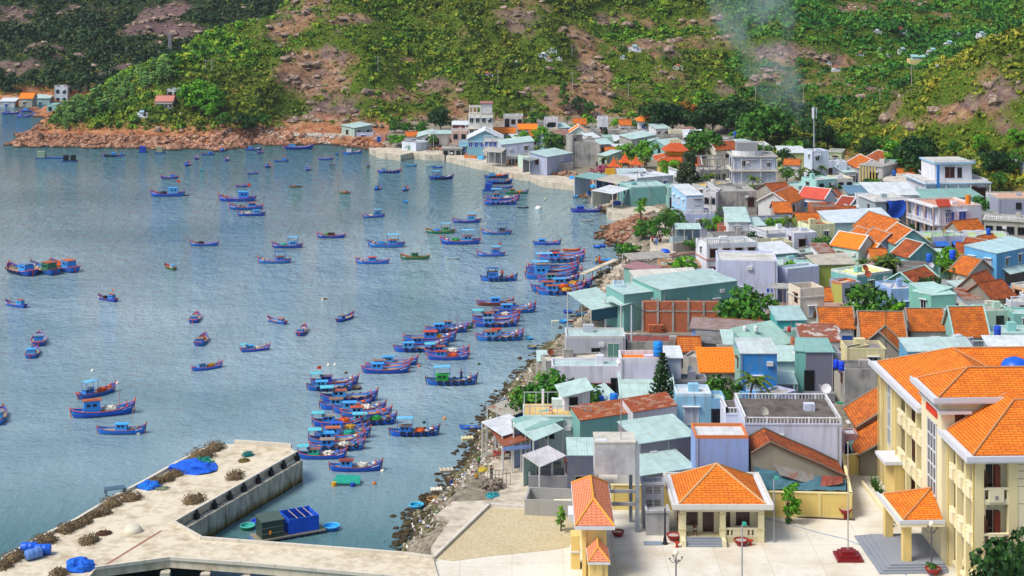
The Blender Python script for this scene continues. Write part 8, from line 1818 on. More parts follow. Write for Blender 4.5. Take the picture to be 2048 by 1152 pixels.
# ---------------------------------------------------------------- plaza furniture
def pot(px,py,label,z=3.05,s=1.0,stand=0,plant=None,fill='#b09474'):
 x,y,_=P(px,py,z);r=empty('plant_pot',(x,y,z),0,label,'plant pot')
 if stand:MB().lathe([(.28,0),(.16,.15),(.16,stand-.1),(.3,stand)],12).build('stand',plain('#8a2020'),r,True)
 MB().lathe([(0,stand),(.34*s,stand),(.5*s,stand+.22*s),(.62*s,stand+.42*s),(.64*s,stand+.5*s),(.54*s,stand+.5*s),(.5*s,stand+.36*s),(0,stand+.36*s)],18).build('bowl',plain('#8e221c',.5),r,True)
 MB().lathe([(0,stand+.4*s),(.5*s,stand+.4*s)],14).build('soil',plain(fill),r)
 if plant:
  C,N,Z,tr=tree_meshes('bush',0);o=link('plant',leaf_mesh('plant',C*.3,N,Z*.35,LEAF[plant]),r);o.location=(0,0,stand+.4*s)
 return r
pot(1236,1072,'red bonsai bowl with dry soil between gate and concrete tower',s=1.05);pot(1347,1080,'red bonsai bowl at the left pavilion column',s=1.15,fill='#b4aaa8');pot(1482,1090,'red bonsai bowl before the pavilion balustrade',s=1.15,fill='#b4aaa8');pot(1691,1037,'red bonsai bowl on a stand near the boundary wall corner',stand=.5,s=1.1,fill='#a49ab4');pot(1866,1148,'red bowl with a green plant before the porch steps',s=1.2,plant='mid')
def stool(px,py,label):
 x,y,_=P(px,py,3.05);r=empty('stool',(x,y,3.05),0,label,'stool');MB().lathe([(.22,0),(.12,.1),(.1,.35),(.2,.42)],12).build('foot',plain('#a82a1c'),r,True);MB().lathe([(0,.42),(.28,.42),(.28,.5),(0,.5)],14).build('seat',plain('#b03020'),r)
stool(1354,1094,'round red stool left of the pavilion steps');stool(1501,1090,'round red stool right of the balustrade bowl')
x,y,_=P(1696,1116,3.05);fp=empty('flagpole',(x,y,3.05),0,'tall flagpole on a stepped dark red plinth in the plaza','flagpole')
for k,s_ in enumerate((1.25,.92,.6)):MB().box(-s_,s_,-s_,s_,.0 if k==0 else .28*k,.28*(k+1)-.001).build('step',plain('#7a1418',.35),fp)
MB().bar((0,0,.8),(0,0,11.2),.07,8,.04).build('pole',plain('#b0ada4',.3),fp);MB().blob((0,0,11.25),.1,.1,.1).build('finial',plain('#c0a860',.3),fp)
def lamp(px,py,h,kind,label,z=3.05,c_='#9aa0a4'):
 x,y,_=P(px,py,z);r=empty('street_lamp',(x,y,z),0,label,'street lamp')
 if kind=='arm':
  MB().bar((0,0,0),(0,0,h),.09,8,.06).build('pole',plain(c_,.4),r);MB().lathe([(0,0),(.25,0),(.22,.12),(.1,.14)],10).build('foot',plain(c_),r);MB().tube([(0,0,h),(.08,-.1,h+.25),(.1,-.5,h+.4)],.05,6).build('arm',plain(c_,.4),r)
  MB().box(-.05,.28,-1.0,-.35,h+.32,h+.5).build('lamp_head',plain('#2fa08a',.4),r)
 elif kind=='side':
  MB().bar((0,0,0),(0,0,h),.07,8).build('pole',plain(c_,.4),r);MB().tube([(0,0,h),(.3,0,h+.35),(1.0,0,h+.45)],.05,6).build('arm',plain(c_,.4),r);MB().box(.9,1.7,-.15,.15,h+.38,h+.55).build('lamp_head',plain('#2a9a78',.4),r)
 elif kind=='post':MB().lathe([(.3,0),(.3,.12),(.2,.2),(.16,.6),(.09,.9),(.07,h-.05),(.04,h)],10).build('post',plain('#15161e',.5),r,True)
 elif kind=='globe':
  MB().lathe([(.3,0),(.2,.3),(.08,.8),(.06,h)],8).build('pole',plain('#50525a',.5),r)
  for a in range(4):
   t=a*math.pi/2+.3;MB().tube([(0,0,h-.5),(.35*math.cos(t),.35*math.sin(t),h-.55),(.6*math.cos(t),.6*math.sin(t),h-.25)],.03,5).lathe([(.04,h-.25),(.13,h-.15)],8,(.6*math.cos(t),.6*math.sin(t),0)).build('arm',plain('#50525a'),r)
  MB().blob((0,0,h+.28),.25,.25,.28,12,8).build('globe',plain('#e6e2cc',.3),r,True)
 return r
lamp(1548,1083,6.2,'arm','grey street lamp with a green head right of the pavilion');lamp(1484,1215,7.4,'arm','grey street lamp with a green head standing in the front plaza');lamp(1330,1088,3.6,'post','black ornamental post without lantern left of the pavilion');lamp(1782,1053,3.2,'post','black ornamental post beside the entrance porch');lamp(1352,1228,5.2,'globe','four armed lamp post with a single cream globe in front of the pavilion');lamp(1863,1150,4.6,'globe','four armed lamp post beside the porch steps');lamp(1657,940,7.2,'side','curved arm street lamp between terrace house and cream building')
def ppipe(a,b,label,colr,r_=.05,z=3.08,name='pipe',cat='pipe'):tag(MB().bar(P(*a,z),P(*b,z),r_,6).build(name,plain(colr)),label,cat)
ppipe((1592,1034),(1710,1040),'dark steel pipe lying along the boundary wall','#4a342c',.09)
m=MB();m.tube([P(1528,1036,3.07),P(1570,1046,3.07),P(1640,1066,3.07),P(1688,1077,3.07),P(1745,1100,3.07),P(1812,1150,3.07),P(1830,1180,3.07)],.03,5);tag(m.build('hose',plain('#5a88a8')),'thin blue hose snaking over the plaza','hose')
tag(MB().box(-.9,.9,-.5,.5,0,.06).build('slab',conc('#8a98a8','#6a7888'),None,False,P(1306,1087,3.05)),'blue grey cover slab on the plaza near the bowl','slab')
tree(1577,1046,76,'loose','bright','young plaza tree with a thin trunk and round leafy top','tree',z=3.05,wide=1.5,var=1);tree(1122,1062,50,'loose','bright','feathery green sapling in the gravel yard','tree',z=3.07,wide=1.1,var=2);tree(2035,1225,150,'broad','dark','large dark green tree in front of the cream building at the lower right','tree',z=3.0,wide=.9);tree(1575,1046,14,'bush','mid','green shoots round the foot of the young plaza tree','bush',z=3.05)
barrel(1082,1003,'blue barrel beside the white box in the walled yard',z=3.05,sc=1.15);barrel(1092,1003,'right blue barrel in the walled yard',z=3.05,sc=1.15)
tag(MB().box(-.5,.5,-.4,.4,0,.5).build('crate',plain('#d8a040'),None,False,P(1070,1004,3.05)),'yellow and white crates in the walled yard','crate');tag(MB().box(-1.2,1.2,-.25,.25,0,.35).build('bundle',plain('#e0dcc4'),None,False,P(1130,1006,3.3)),'long pale foam bundle on the yard wall','bundle')
for px,py,lb,c_ in[(1203,742,'x','#1f5ac0')][:0]:pass
for px,py,z,s_,lb,c_ in[(1190,640,2.9,1.1,'left blue drum under the boat shelter','#1f40b8'),(1198,640,2.9,1.1,'middle blue drum under the boat shelter','#2048c8'),(1206,638,2.9,1.1,'right blue drum under the boat shelter','#1f3fb0'),(1316,712,11.0,1.9,'large blue tank on the orange strip roof','#1f8ae0'),(1200,815,5.6,1.5,'blue water drum behind the terrace shed','#1f58d0'),(1228,812,6.0,1.6,'dark topped blue box tank left of the conifer','#1f78d8'),(1672,736,8.6,1.1,'upper blue tank on the concrete loft','#1f48d8'),(1683,741,8.4,1.2,'lower blue tank on the concrete loft','#1f48e0'),(1490,664,8.6,.9,'left white tank on the grey cube','#d8dce0'),(1512,664,8.6,.9,'right white tank on the grey cube','#d8dce0'),(1905,518,8.0,1.6,'domed blue tank above the orange cottage','#1f58e0'),(1858,525,8.2,1.6,'slim blue tank on the dark concrete house','#1f60c8'),(1977,470,8.4,1.3,'round blue tank on the lime green deck','#2058c8'),(1995,672,8.2,1.5,'blue drum on the teal flat roof at the right edge','#1f50c8'),(1470,274,7.6,1.6,'blue tank on the grey building in the valley','#2a58b8'),(1788,352,8.2,1.4,'blue tank behind the cream and grey house','#2458a8'),(1578,664,7.4,.8,'small red topped bin beside the turquoise house','#c84030')]:barrel(px,py,lb,c_,z,False,s_)
# dishes, antennas, poles
def dish(px,py,z,label,c_='#c9c4b4',r_=.55):
 x,y,_=P(px,py,z);r=empty('satellite_dish',(x,y,z),rnd.uniform(-.6,.6),label,'satellite dish');MB().bar((0,0,-.8),(0,0,.1),.04,5).build('mount',plain('#8a8a88'),r)
 o=MB().lathe([(0,0),(r_*.5,.04),(r_,.16)],14).build('bowl',plain(c_,.5),r,True);o.rotation_euler=(R(58),0,R(25));o.location=(0,-.05,.15)
for a in[(1101,707,6.0,'rusty dish on the cream concrete roof','#7a4028',.5),(1297,880,7.8,'cream dish on the pale teal roof by the concrete tower','#c8b890',.6),(1527,826,10.6,'dish leaning on the mouldy roof terrace','#c0bcae',.6),(1648,840,7.6,'dish above the old gable house lean to','#a8aab0',.55),(1640,780,9.0,'left white dish at the roof terrace corner','#d0d0d0',.6),(1653,780,9.2,'right white dish at the roof terrace corner','#d4d4d4',.6),(1730,538,7.6,'upper rusty dish on the yellow roofed aqua house','#9a4a2a',.6),(1736,550,7.4,'lower rusty dish on the yellow roofed aqua house','#9a4a2a',.6),(1822,558,8.4,'small rusty dish on the cornflower house','#9a4a2a',.5),(1887,464,8.0,'dish on the green roof deck','#a89a60',.5),(1672,662,7.6,'white dish by the blue shuttered house','#c8c8cc',.6),(1764,684,6.8,'white dish on the old gable roof','#c8c8cc',.5),(1380,743,8.2,'grey dish on the weathered hut','#a8a8ac',.6),(1862,532,8.0,'silver dish on the dark concrete house','#c0c4c8',.5),(1838,344,9,'white dish near the mansion fin','#d0d0d0',.5)]:dish(*a)
def pole(px,py,top,label,kind='u',z=None,r_=.14,c_='#a8a296',name='utility_pole',cat='utility pole'):
 x,y,z0=ray(px,py)if z is None else P(px,py,z);h=CAMZ-(top-HY)*y/F-z0;r=empty(name,(x,y,z0),0,label,cat)
 MB().bar((0,0,-.5),(0,0,h),r_,7,r_*.7).build('pole',plain(c_),r)
 if kind=='u':MB().box(-.9,.9,-.06,.06,h-.6,h-.48).build('crossarm',plain('#8a8678'),r);o=MB();[o.lathe([(.06,0),(.06,.2)],6,(q,0,h-.48))for q in(-.8,0,.8)];o.build('insulator',plain('#d0d0cc'),r)
 if kind=='h':MB().bar((2.2,0,-.5),(2.2,0,h),r_,7).build('pole',plain(c_),r);MB().box(-.8,3,-.08,.08,h-.5,h-.35).build('crossarm',plain('#8a8678'),r)
 if kind=='lattice':
  m=MB();w0,w1=1.6,.5
  for a in(-1,1):
   for b_ in(-1,1):m.bar((a*w0/2,b_*w0/2,-.5),(a*w1/2,b_*w1/2,h),.09,4)
  nn_=max(4,int(h/1.6))
  for i in range(nn_):
   u0,u1=i/nn_,(i+1)/nn_;a0,a1=(w0+(w1-w0)*u0)/2,(w0+(w1-w0)*u1)/2
   m.bar((-a0,-a0,h*u0),(a1,-a1,h*u1),.05,4);m.bar((a0,-a0,h*u0),(-a1,-a1,h*u1),.05,4)
  m.build('lattice',plain('#9aa2b0'),r);MB().box(-2,2,-.1,.1,h-.3,h-.1).build('crossarm',plain('#9aa2b0'),r)
 return r
pole(340,108,66,'grey lattice power mast on the headland ridge','lattice',name='power_mast',cat='mast')
for a in[(322,124,112,'white twin pole frame left of the lattice mast','h'),(411,146,119,'twin pole frame on the slope right of the lattice mast','h'),(756,146,112,'pole on the green slope above the cliffs'),(996,177,138,'pole above the grey modern house'),(1145,190,144,'pole left of the rocky gully'),(1257,197,166,'pole right of the rocky gully'),(1144,115,88,'distant pole above the white tombs'),(1511,204,170,'pole in the smoke, left one'),(1607,212,168,'pole in the smoke, right one'),(1678,214,190,'pole on the pale track'),(1760,204,178,'forked pole on the pale track'),(1823,182,132,'tallest pole on the right ridge'),(1066,250,215,'pole beside the grey modern house'),(1317,215,195,'pole over the dark tree row')]:pole(*a)
for a in[(867,298,262,'pole by the clipped round tree'),(941,312,278,'pole beside the orange wall'),(1021,296,276,'thin pole on the warehouse'),(1222,318,290,'pole near the palms of the sheds'),(1244,342,300,'pole in front of the temple pavilions'),(1275,388,340,'pole before the white shed'),(1423,458,392,'pole beside the teal awning house'),(1397,517,478,'pole in front of the white yard wall'),(1343,662,606,'pole standing in front of the brick wall'),(1752,634,600,'pole with a transformer by the big green tree'),(1158,886,826,'concrete pole at the stained arch porch'),(1072,886,842,'short pole with bare rods beside the terrace'),(1035,922,866,'white post holding the eatery awning'),(1312,780,700,'thin pole left of the conifer')]:pole(*a,z=3.0,r_=.1)
pole(1772,700,594,'thin green mast behind the cream public building',kind='',z=6,r_=.07,c_='#2a6a4a',name='mast',cat='mast');pole(1263,690,610,'white tube antenna over the grey roofs',kind='',z=5,r_=.14,c_='#c4ccd8',name='antenna',cat='antenna');pole(1240,890,820,'x',kind='',z=9)if False else None
x,y,_=P(1631,294,11.3);r=empty('phone_mast',(x,y+2,11.0),0,'slim grey phone mast with white panel antennas on the tower room','mast');h=CAMZ-(212-HY)*(y+2)/F-11;MB().bar((0,0,0),(0,0,h),.22,8,.14).build('pole',plain('#9aa0aa'),r)
for a in range(3):
 t=a*2.1;MB().rbox(.55*math.cos(t),.55*math.sin(t),h-3.2,h-.4,.35,.16,t+1.57).build('antenna_panel',plain('#d8dce4'),r)
# wires between the town poles
def wire(a,b,za,zb,label):
 A_,B_=np.array(P(*a,za)),np.array(P(*b,zb));pts=[tuple(A_*(1-t)+B_*t-np.array([0,0,1.2*4*t*(1-t)]))for t in np.linspace(0,1,9)];tag(MB().tube(pts,.035,4).build('wire',plain('#2a2a2e')),label,'wire')
for a in[((1752,600),(1772,594),8,14,'short wire up to the green mast'),((1343,606),(1263,610),8,12,'wire between the brick wall pole and the white tube antenna'),((1397,478),(1275,340),9,8,'long wire toward the temple sheds'),((1312,700),(1158,826),9,7,'wire past the conifer to the arch porch pole'),((1752,600),(1500,640),8,9,'wire crossing above the turquoise house'),((1397,478),(1423,392),9,11,'wire from the yard wall pole to the teal awning pole'),((1343,606),(1397,478),8,9,'wire running back from the brick wall pole'),((1158,826),(1343,606),7,8,'wire crossing the white deck house roofs'),((1752,600),(1690,660),8,7,'wire slung over the blue shuttered house'),((1752,600),(1860,640),8,7,'wire sagging over the rust orange roofs'),((1072,842),(1158,826),7,7,'wire over the eatery roofs'),((1158,826),(1352,818),7,8,'wire along the rusty tile strip')]:wire(*a)
# ---------------------------------------------------------------- people
def person(px,py,label,shirt,trousers,z=3.05,h=1.62,pose='stand',rz=0,skin='#9a6a4c',hair='#181412',xy=None):
 x,y,_=P(px,py,z)if xy is None else(xy[0],xy[1],z);r=empty('person',(x,y,z),rz,label,'person');s=h/1.7;sit=pose=='sit'
 hip=.45 if sit else .9;off=-.45 if sit else 0
 V=[(0,0,hip),(0,0,hip+.25),(0,0,hip+.48),(0,-.02,hip+.6),(0,-.03,hip+.72)];E=[(0,1),(1,2),(2,3),(3,4)];Rr=[.13,.12,.14,.06,.1]
 def chain(root,pts,rs):
  p=root
  for q,rr in zip(pts,rs):V.append(q);Rr.append(rr);E.append((p,len(V)-1));p=len(V)-1
 for sd in(-1,1):
  if sit:chain(0,[(.1*sd,-.05,hip),(.11*sd,-.42,hip+.02),(.11*sd,-.44,.08),(.11*sd,-.56,.03)],[.09,.07,.05,.04])
  else:chain(0,[(.09*sd,0,hip-.05),(.1*sd+.03*sd,-.04*sd,.48),(.11*sd,.05*sd,.08),(.12*sd,.05*sd-.14,.03)],[.1,.07,.045,.04])
  if pose=='raise':chain(2,[(.18*sd,0,hip+.48),(.34*sd,-.05,hip+.62),(.2*sd,-.1,hip+.82),(.15*sd,-.12,hip+.88)],[.06,.045,.035,.04])
  elif pose=='work' or sit:chain(2,[(.18*sd,0,hip+.48),(.24*sd,-.12,hip+.25),(.16*sd,-.36,hip+.2),(.13*sd,-.42,hip+.2)],[.06,.045,.035,.04])
  else:chain(2,[(.18*sd,0,hip+.48),(.24*sd,.03,hip+.22),(.25*sd,-.06,hip-.02),(.25*sd,-.08,hip-.1)],[.06,.045,.035,.04])
 me=bpy.data.meshes.new('body');me.from_pydata([tuple(s*c for c in v)for v in V],E,[]);o=link('body',me,r);me.materials.append(plain(skin,.6))
 sk=o.modifiers.new('skin','SKIN');sk.use_smooth_shade=True
 if not me.skin_vertices:me.attributes
 lay=me.skin_vertices[0]if len(me.skin_vertices)else None
 if lay is None:
  bpy.context.view_layer.objects.active=o
 else:
  for i,rr in enumerate(Rr):lay.data[i].radius=(rr*s,rr*s);
  lay.data[0].use_root=True
 o.modifiers.new('sub','SUBSURF').levels=1;o.modifiers['sub'].render_levels=1
 m=MB();m.lathe([(.05,hip+.56),(.17,hip+.5),(.18,hip+.35),(.16,hip+.1),(.17,hip-.06)],12,(0,0,0),1.12,.78)
 for sd in(-1,1):
  e=(.26*sd,0,hip+.3)if pose!='raise' else(.3*sd,-.04,hip+.58)
  m.bar((.14*sd,0,hip+.48),e,.075,8,.065)
 m.v=[tuple(s*c for c in v)for v in m.v];m.build('shirt',cloth(shirt),r,True);m=MB()
 for sd in(-1,1):
  if sit:m.bar((.09*sd,.02,hip),(.11*sd,-.42,hip+.02),.11,8,.08)
  else:m.bar((.08*sd,0,hip+.02),(.12*sd,-.04*sd,.42),.115,8,.085);m.bar((.12*sd,-.04*sd,.44),(.11*sd,.05*sd,.14),.08,8,.06)
 m.v=[tuple(s*c for c in v)for v in m.v];m.build('trousers',cloth(trousers),r,True)
 m=MB().blob((0,-.0,(hip+.8)),.105,.12,.1,10,6);m.v=[tuple(s*c for c in v)for v in m.v];m.build('hair',plain(hair),r,True)
 return r
HB_=[(983,961,'man in black shirt standing on the promenade looking at the water','#16161a','#2a2a34',3.05,1.62,'raise',2.4),(953,969,'boy in yellow top walking on the rubble','#d8a81a','#2a4a8a',2.4,1.45,'stand',.6),(903,982,'boy in blue shirt with arms raised at the water edge','#1f4ac0','#1f3aa0',1.2,1.5,'raise',1.0),(958,932,'child in green shirt by the foam raft','#2a8a3a','#3a3a44',2.6,1.2,'stand',0),
 (995,912,'person in white shirt seated at the eatery table','#d8d4d4','#3a3a4a',3.05,1.6,'sit',-1.2),(1013,912,'person in black shirt seated opposite at the eatery','#15161c','#26262e',3.05,1.65,'sit',1.4),
 (1305,486,'person in red shirt at the back of the crowd by the almond tree','#b03a34','#2a2a3a',2.7,1.6,'stand',0),(1309,490,'person in white shirt in the crowd by the almond tree','#d8d8dc','#3a3a48',2.7,1.6,'stand',.5),(1313,492,'person in sky blue shirt, nearest of the crowd','#3a8ad8','#2a4aa0',2.7,1.65,'stand',3),(1318,488,'person in pink shirt in the crowd by the almond tree','#d89aa8','#3a3a48',2.7,1.6,'stand',1),(1322,485,'person in grey shirt at the right of the crowd','#8a8c94','#20222c',2.7,1.6,'stand',2),(1314,482,'person in cream shirt furthest in the crowd','#d4cbb8','#34343e',2.7,1.6,'stand',0),
 (1193,530,'person in yellow top on the plank jetty','#d8b43a','#2a3a6a',2.0,1.6,'stand',0),(1199,527,'person in orange clothes on the plank jetty','#d8582a','#c84a24',2.0,1.6,'work',0),(1163,546,'person in pink top at the boat end of the jetty','#d88a98','#a04050',1.6,1.6,'stand',0),
 (1166,366,'person in dark clothes on the slipway','#2a2430','#20202a',1.6,1.6,'stand',0),(1169,377,'bather in white at the water edge','#e0dcdc','#4a3a44',.5,1.6,'stand',.4),(1173,380,'bather in pink shorts at the water edge','#d8c8c8','#c8486a',.4,1.5,'stand',1),(1183,374,'person in red shirt on the slipway stones','#a83a3c','#2a2a34',1.2,1.6,'stand',0),(1190,371,'person in black shirt on the slipway stones','#26222a','#1c1c24',1.4,1.6,'raise',0),
 (1223,390,'person in dark shirt by the blue gate of the shop','#2a2c4a','#20203a',1.75,1.6,'stand',0),(1206,396,'person in blue seated on the quay steps','#2a5ac0','#1f2a5a',1.6,1.6,'sit',0)]
for t in HB_:person(t[0],t[1],t[2],t[3],t[4],t[5],t[6],t[7],t[8])
def on_boat(lbl,dx,label,shirt,tr,pose='stand'):
 for o in bpy.data.objects:
  if o.get('label')==lbl:
   a=o.rotation_euler.z;person(0,0,label,shirt,tr,z=o.location.z+.5,pose=pose,xy=(o.location.x+dx*math.cos(a),o.location.y+dx*math.sin(a)))
on_boat('dark blue boat with bright green cabin and a standing fisherman',1.4,'fisherman in blue standing on the boat with the green cabin','#2a4a8a','#1f2f5a','work')
for dx,lb,c_ in((-2.0,'man in black at the stern of the dark blue boat','#15151c'),(-.6,'man in navy beside the cabin of the dark blue boat','#1f2a5a'),(.6,'man in orange on the foredeck of the dark blue boat','#d8502c')):on_boat('dark blue boat carrying several people',dx,lb,c_,'#20222e')
# jetty
def jetty():
 a=P(1165,549,1.5);b_=P(1232,515,2.0);L=math.hypot(b_[0]-a[0],b_[1]-a[1]);r=empty('plank_jetty',a,math.atan2(b_[1]-a[1],b_[0]-a[0]),'narrow concrete plank jetty on thin legs reaching the crowded raft','jetty')
 MB().box(0,L,-.6,.6,0,.18).build('deck',conc('#cfc6b0','#a89c84'),r)
 for i in range(4):MB().bar((.6+i*L/4,0,-2.4),(.6+i*L/4,0,0),.09,6).build('leg',plain('#5a5248'),r)
jetty()
for px,py,lb,c_ in[(1003,918,'round wooden table between the seated people','#8a3a1c'),(1038,905,'table with a blue cloth deeper in the eatery','#2a78d0')]:
 x,y,_=P(px,py,3.05);r=empty('table',(x,y,3.05),0,lb,'table');MB().lathe([(0,.72),(.6,.72),(.6,.78),(0,.78)],12).build('table_top',plain(c_),r);[MB().bar((a*.3,b_*.3,0),(a*.35,b_*.35,.72),.05,6).build('leg',plain('#7a3418'),r)for a in(-1,1)for b_ in(-1,1)]
chair(990,917,'red plastic chair under the white shirted diner','#c03020',s=.9);chair(1025,912,'empty red chair in the eatery','#a82a20',s=1);chair(1102,828,'orange stool on the terrace','#d8482a',8.4,s=.9);chair(1164,812,'red chair in front of the terrace shed','#d02a1c',8.4,s=1.1)
# ---------------------------------------------------------------- hillside tombs, shrines and far houses
def tomb(px,py,w_,label,c_='#cfd2d6',kind='tomb'):
 x,y,z=ray(px,py);k=w_*y/F;r=empty('tomb',(x,y,z-.3),rnd.uniform(-.2,.2),label,'tomb');h=k*.42
 MB().box(-k/2,k/2,0,k*.6,0,h*.5).build('base',wall(c_,.2),r);MB().box(-k*.42,k*.42,k*.45,k*.55,h*.5,h*1.1).build('back_wall',wall(c_,.2),r)
 MB().box(-k*.14,k*.14,k*.12,k*.4,h*.5,h*1.3).build('shrine',wall('#d6d8dc',.1),r);MB().slab([(-k*.2,k*.05,h*1.3),(k*.2,k*.05,h*1.3),(k*.15,k*.46,h*1.55),(-k*.15,k*.46,h*1.55)],h*.12).build('shrine_roof',wall(rnd.choice(['#b0603c','#c8ccd0','#8ab0b8']),.1),r)
 for sd in(-1,1):MB().box(sd*k*.46-.12,sd*k*.46+.12,-.05,.2,h*.5,h*1.0).build('gate_post',wall(c_,.2),r)
for a in[(1087,118,22,'left white tomb with an orange edge on the green slope'),(1105,110,18,'dark doored tomb house on the green slope'),(1098,124,14,'small white arch tomb below the pair'),(1118,122,12,'white round arch tomb right of the pair'),(1032,130,12,'pale blue tomb half hidden in shrubs'),(1000,132,8,'tiny blue tomb left of the pale blue one'),(974,158,24,'long grey tomb platform above the grey house'),(1014,148,8,'purple roofed shrine on the slope'),(1248,120,16,'white tomb on the track above the gully'),(1270,106,26,'long grey walled tomb at the track bend'),(1356,142,20,'yellow walled tomb with a white arch'),(1756,70,16,'dark grey tomb house high in the valley'),(1802,72,26,'row of pale tombs high in the valley'),(1850,72,14,'cream cube tomb high in the valley'),(1918,74,14,'pink edged tomb behind the right ridge'),(1965,76,22,'white shrine near the top of the right ridge'),(1720,112,16,'white blue tomb in the middle valley'),(1760,104,14,'aqua roofed tomb in the middle valley'),(1776,116,14,'white double tomb in the middle valley'),(1806,110,22,'row of grey tombs in the middle valley'),(1866,112,26,'long pale blue tomb row'),(1900,96,24,'white tombs climbing to the ridge'),(1890,124,18,'aqua tomb beside the yellow enclosure'),(1657,130,12,'two white shell shaped tombs'),(1672,144,18,'pink topped tomb on a grey platform'),(1560,172,14,'white tomb in the smoke'),(1748,122,6,'tiny white tomb left of the double tomb'),(282,238,26,'grey tomb terrace on the headland slope'),(360,232,10,'small white tomb below the bright green trees'),(1880,134,16,'cream tomb below the yellow enclosure')]:tomb(*a)
x,y,z=ray(1842,132);k=44*y/F;r=empty('walled_enclosure',(x,y,z-.3),0,'yellow walled enclosure with an aqua roof in the valley','enclosure');MB().box(-k/2,k/2,0,.3,0,2.4).build('front_wall',wall('#dcc88a'),r);MB().box(-k/2,-k/2+.3,.3,5,0,2.6).build('side_wall',wall('#dcc88a'),r);MB().box(-k*.3,k*.35,3,6,0,3.2).build('hall',wall('#b4d4d0'),r);MB().slab([(-k*.33,2.7,3.3),(k*.38,2.7,3.3),(k*.38,6.3,3.9),(-k*.33,6.3,3.9)],.15).build('roof',metal('#a4d0d0',.02),r)
def hillhouse(px,py,wpx,h,label,wc,rm,roof='flat',**k2):
 x,y,z=ray(px,py);w_=wpx*y/F;z-=.6;A=pix(x-w_/2,y,z+h);B_=pix(x+w_/2,y,z+h);return house((float(A[0]),float(A[1])),(float(B_[0]),float(B_[1])),k2.pop('d',6),h,label,roof,wc,rm,zg=z,**k2)
hillhouse(328,222,34,3.4,'small house with a pink tiled roof on the headland','#d0b8b0',tile('#c8887a','#b87a70',.1),'gx',rise=1.5,wf=4,kind='d')
hillhouse(346,196,24,3.2,'little white house left of the bright green trees','#cdd2d6',CG,wf=2,kind='k')
hillhouse(122,205,26,6.4,'white two storey house behind the headland','#ccd4de',CG,wf=2,kind='k',bal='F');hillhouse(52,214,26,4.0,'orange roofed house at the far left shore','#b8b0a4',TN,'gx',rise=1.8);hillhouse(84,214,30,4.0,'pale teal roofed house at the far left shore','#a8c0c0',MT,'quad',dz=(0,0,1,1));hillhouse(14,220,30,3.6,'white shed at the left edge shore','#c8ccd0',MW,'quad',dz=(0,0,.8,.8));hillhouse(104,222,20,3,'aqua hut beside the far left moorings','#8fc4c4',MT)
# tarpaulin and broken roof sheets behind the boundary wall
def sheet(name,label,cat,q,mat,nx=12,ny=4,amp=.12,t=0):
 m=MB();g=[[None]*(ny+1)for _ in range(nx+1)]
 for i in range(nx+1):
  for j in range(ny+1):
   u,v=i/nx,j/ny;p=sum(np.array(D2(q[k][0],q[k][1],CAMZ-q[k][1]*(q[k][2]-HY)/F))*w_ for k,w_ in enumerate(((1-u)*(1-v),u*(1-v),u*v,(1-u)*v)));g[i][j]=tuple(p+[0,rnd.uniform(-amp,amp)*.5,rnd.uniform(-amp,amp)])
 for i in range(nx):
  for j in range(ny):m.poly([g[i][j],g[i+1][j],g[i+1][j+1],g[i][j+1]])
 tag(m.build(name,mat),label,cat)
sheet('tarpaulin','long blue grey tarpaulin sagging behind the yellow boundary wall','tarpaulin',[(1512,175.3,978),(1692,174.2,982),(1692,176.3,962),(1508,176.4,934)],cloth('#4a7484'))
sheet('roof_sheet','grey fibre cement roof sheet above the sagging tarpaulin','roof sheet',[(1560,175.6,950),(1634,175.4,972),(1628,176.45,948),(1545,176.45,926)],metal('#8a8680',.3),6,2,.03)
sheet('roof_sheet','rust red broken roof sheet at the corner of the boundary wall','roof sheet',[(1640,175.0,974),(1686,175.0,966),(1684,176.2,954),(1644,176.2,950)],metal('#8a4030',.4),4,2,.08)
# ---------------------------------------------------------------- smoke and haze
def volume_mat(name,colr,dens,noise=None):
 m=bpy.data.materials.new(name);m.use_nodes=True;t=m.node_tree
 for n in list(t.nodes):
  if n.type=='BSDF_PRINCIPLED':t.nodes.remove(n)
 v=t.nodes.new('ShaderNodeVolumePrincipled');v.inputs['Color'].default_value=colr;v.inputs['Density'].default_value=dens;v.inputs['Anisotropy'].default_value=.2
 t.links.new(v.outputs[0],t.nodes['Material Output'].inputs['Volume'])
 if noise:
  g=t.nodes.new('ShaderNodeNewGeometry');n=t.nodes.new('ShaderNodeTexNoise');n.inputs['Scale'].default_value=noise;n.inputs['Detail'].default_value=4
  r=t.nodes.new('ShaderNodeMapRange');r.inputs[1].default_value=.45;r.inputs[2].default_value=.75;r.inputs[3].default_value=0;r.inputs[4].default_value=dens
  t.links.new(g.outputs['Position'],n.inputs['Vector']);t.links.new(n.outputs['Fac'],r.inputs[0]);t.links.new(r.outputs[0],v.inputs['Density'])
 return m
m=MB();path=[(88,505,4,2),(87,508,9,5.5),(84,511,16,8),(81,515,25,10),(78,519,36,12),(76,523,48,14),(75,527,62,16)];n=14;vs=[]
for x,y,z,r_ in path:
 for k in range(n):t=6.2832*k/n;vs.append((x+r_*math.cos(t)*(1+.2*math.sin(3*t+z)),y+r_*math.sin(t),z+.15*r_*math.sin(2*t)))
fs=[(i*n+k,i*n+(k+1)%n,(i+1)*n+(k+1)%n,(i+1)*n+k)for i in range(len(path)-1)for k in range(n)]+[tuple(range(n-1,-1,-1)),tuple(range(n*(len(path)-1),n*len(path)))]
m.add(vs,fs);tag(m.build('smoke',volume_mat('smoke',(.74,.86,1,1),.05,.1)),'bluish smoke plume drifting up in front of the valley','smoke',kind='stuff')
HAZE=.00005
if HAZE:
 tag(MB().box(-1700,1700,-120,2100,-6,150).build('haze',volume_mat('haze',(.8,.87,1,1),HAZE)),kind='stuff')
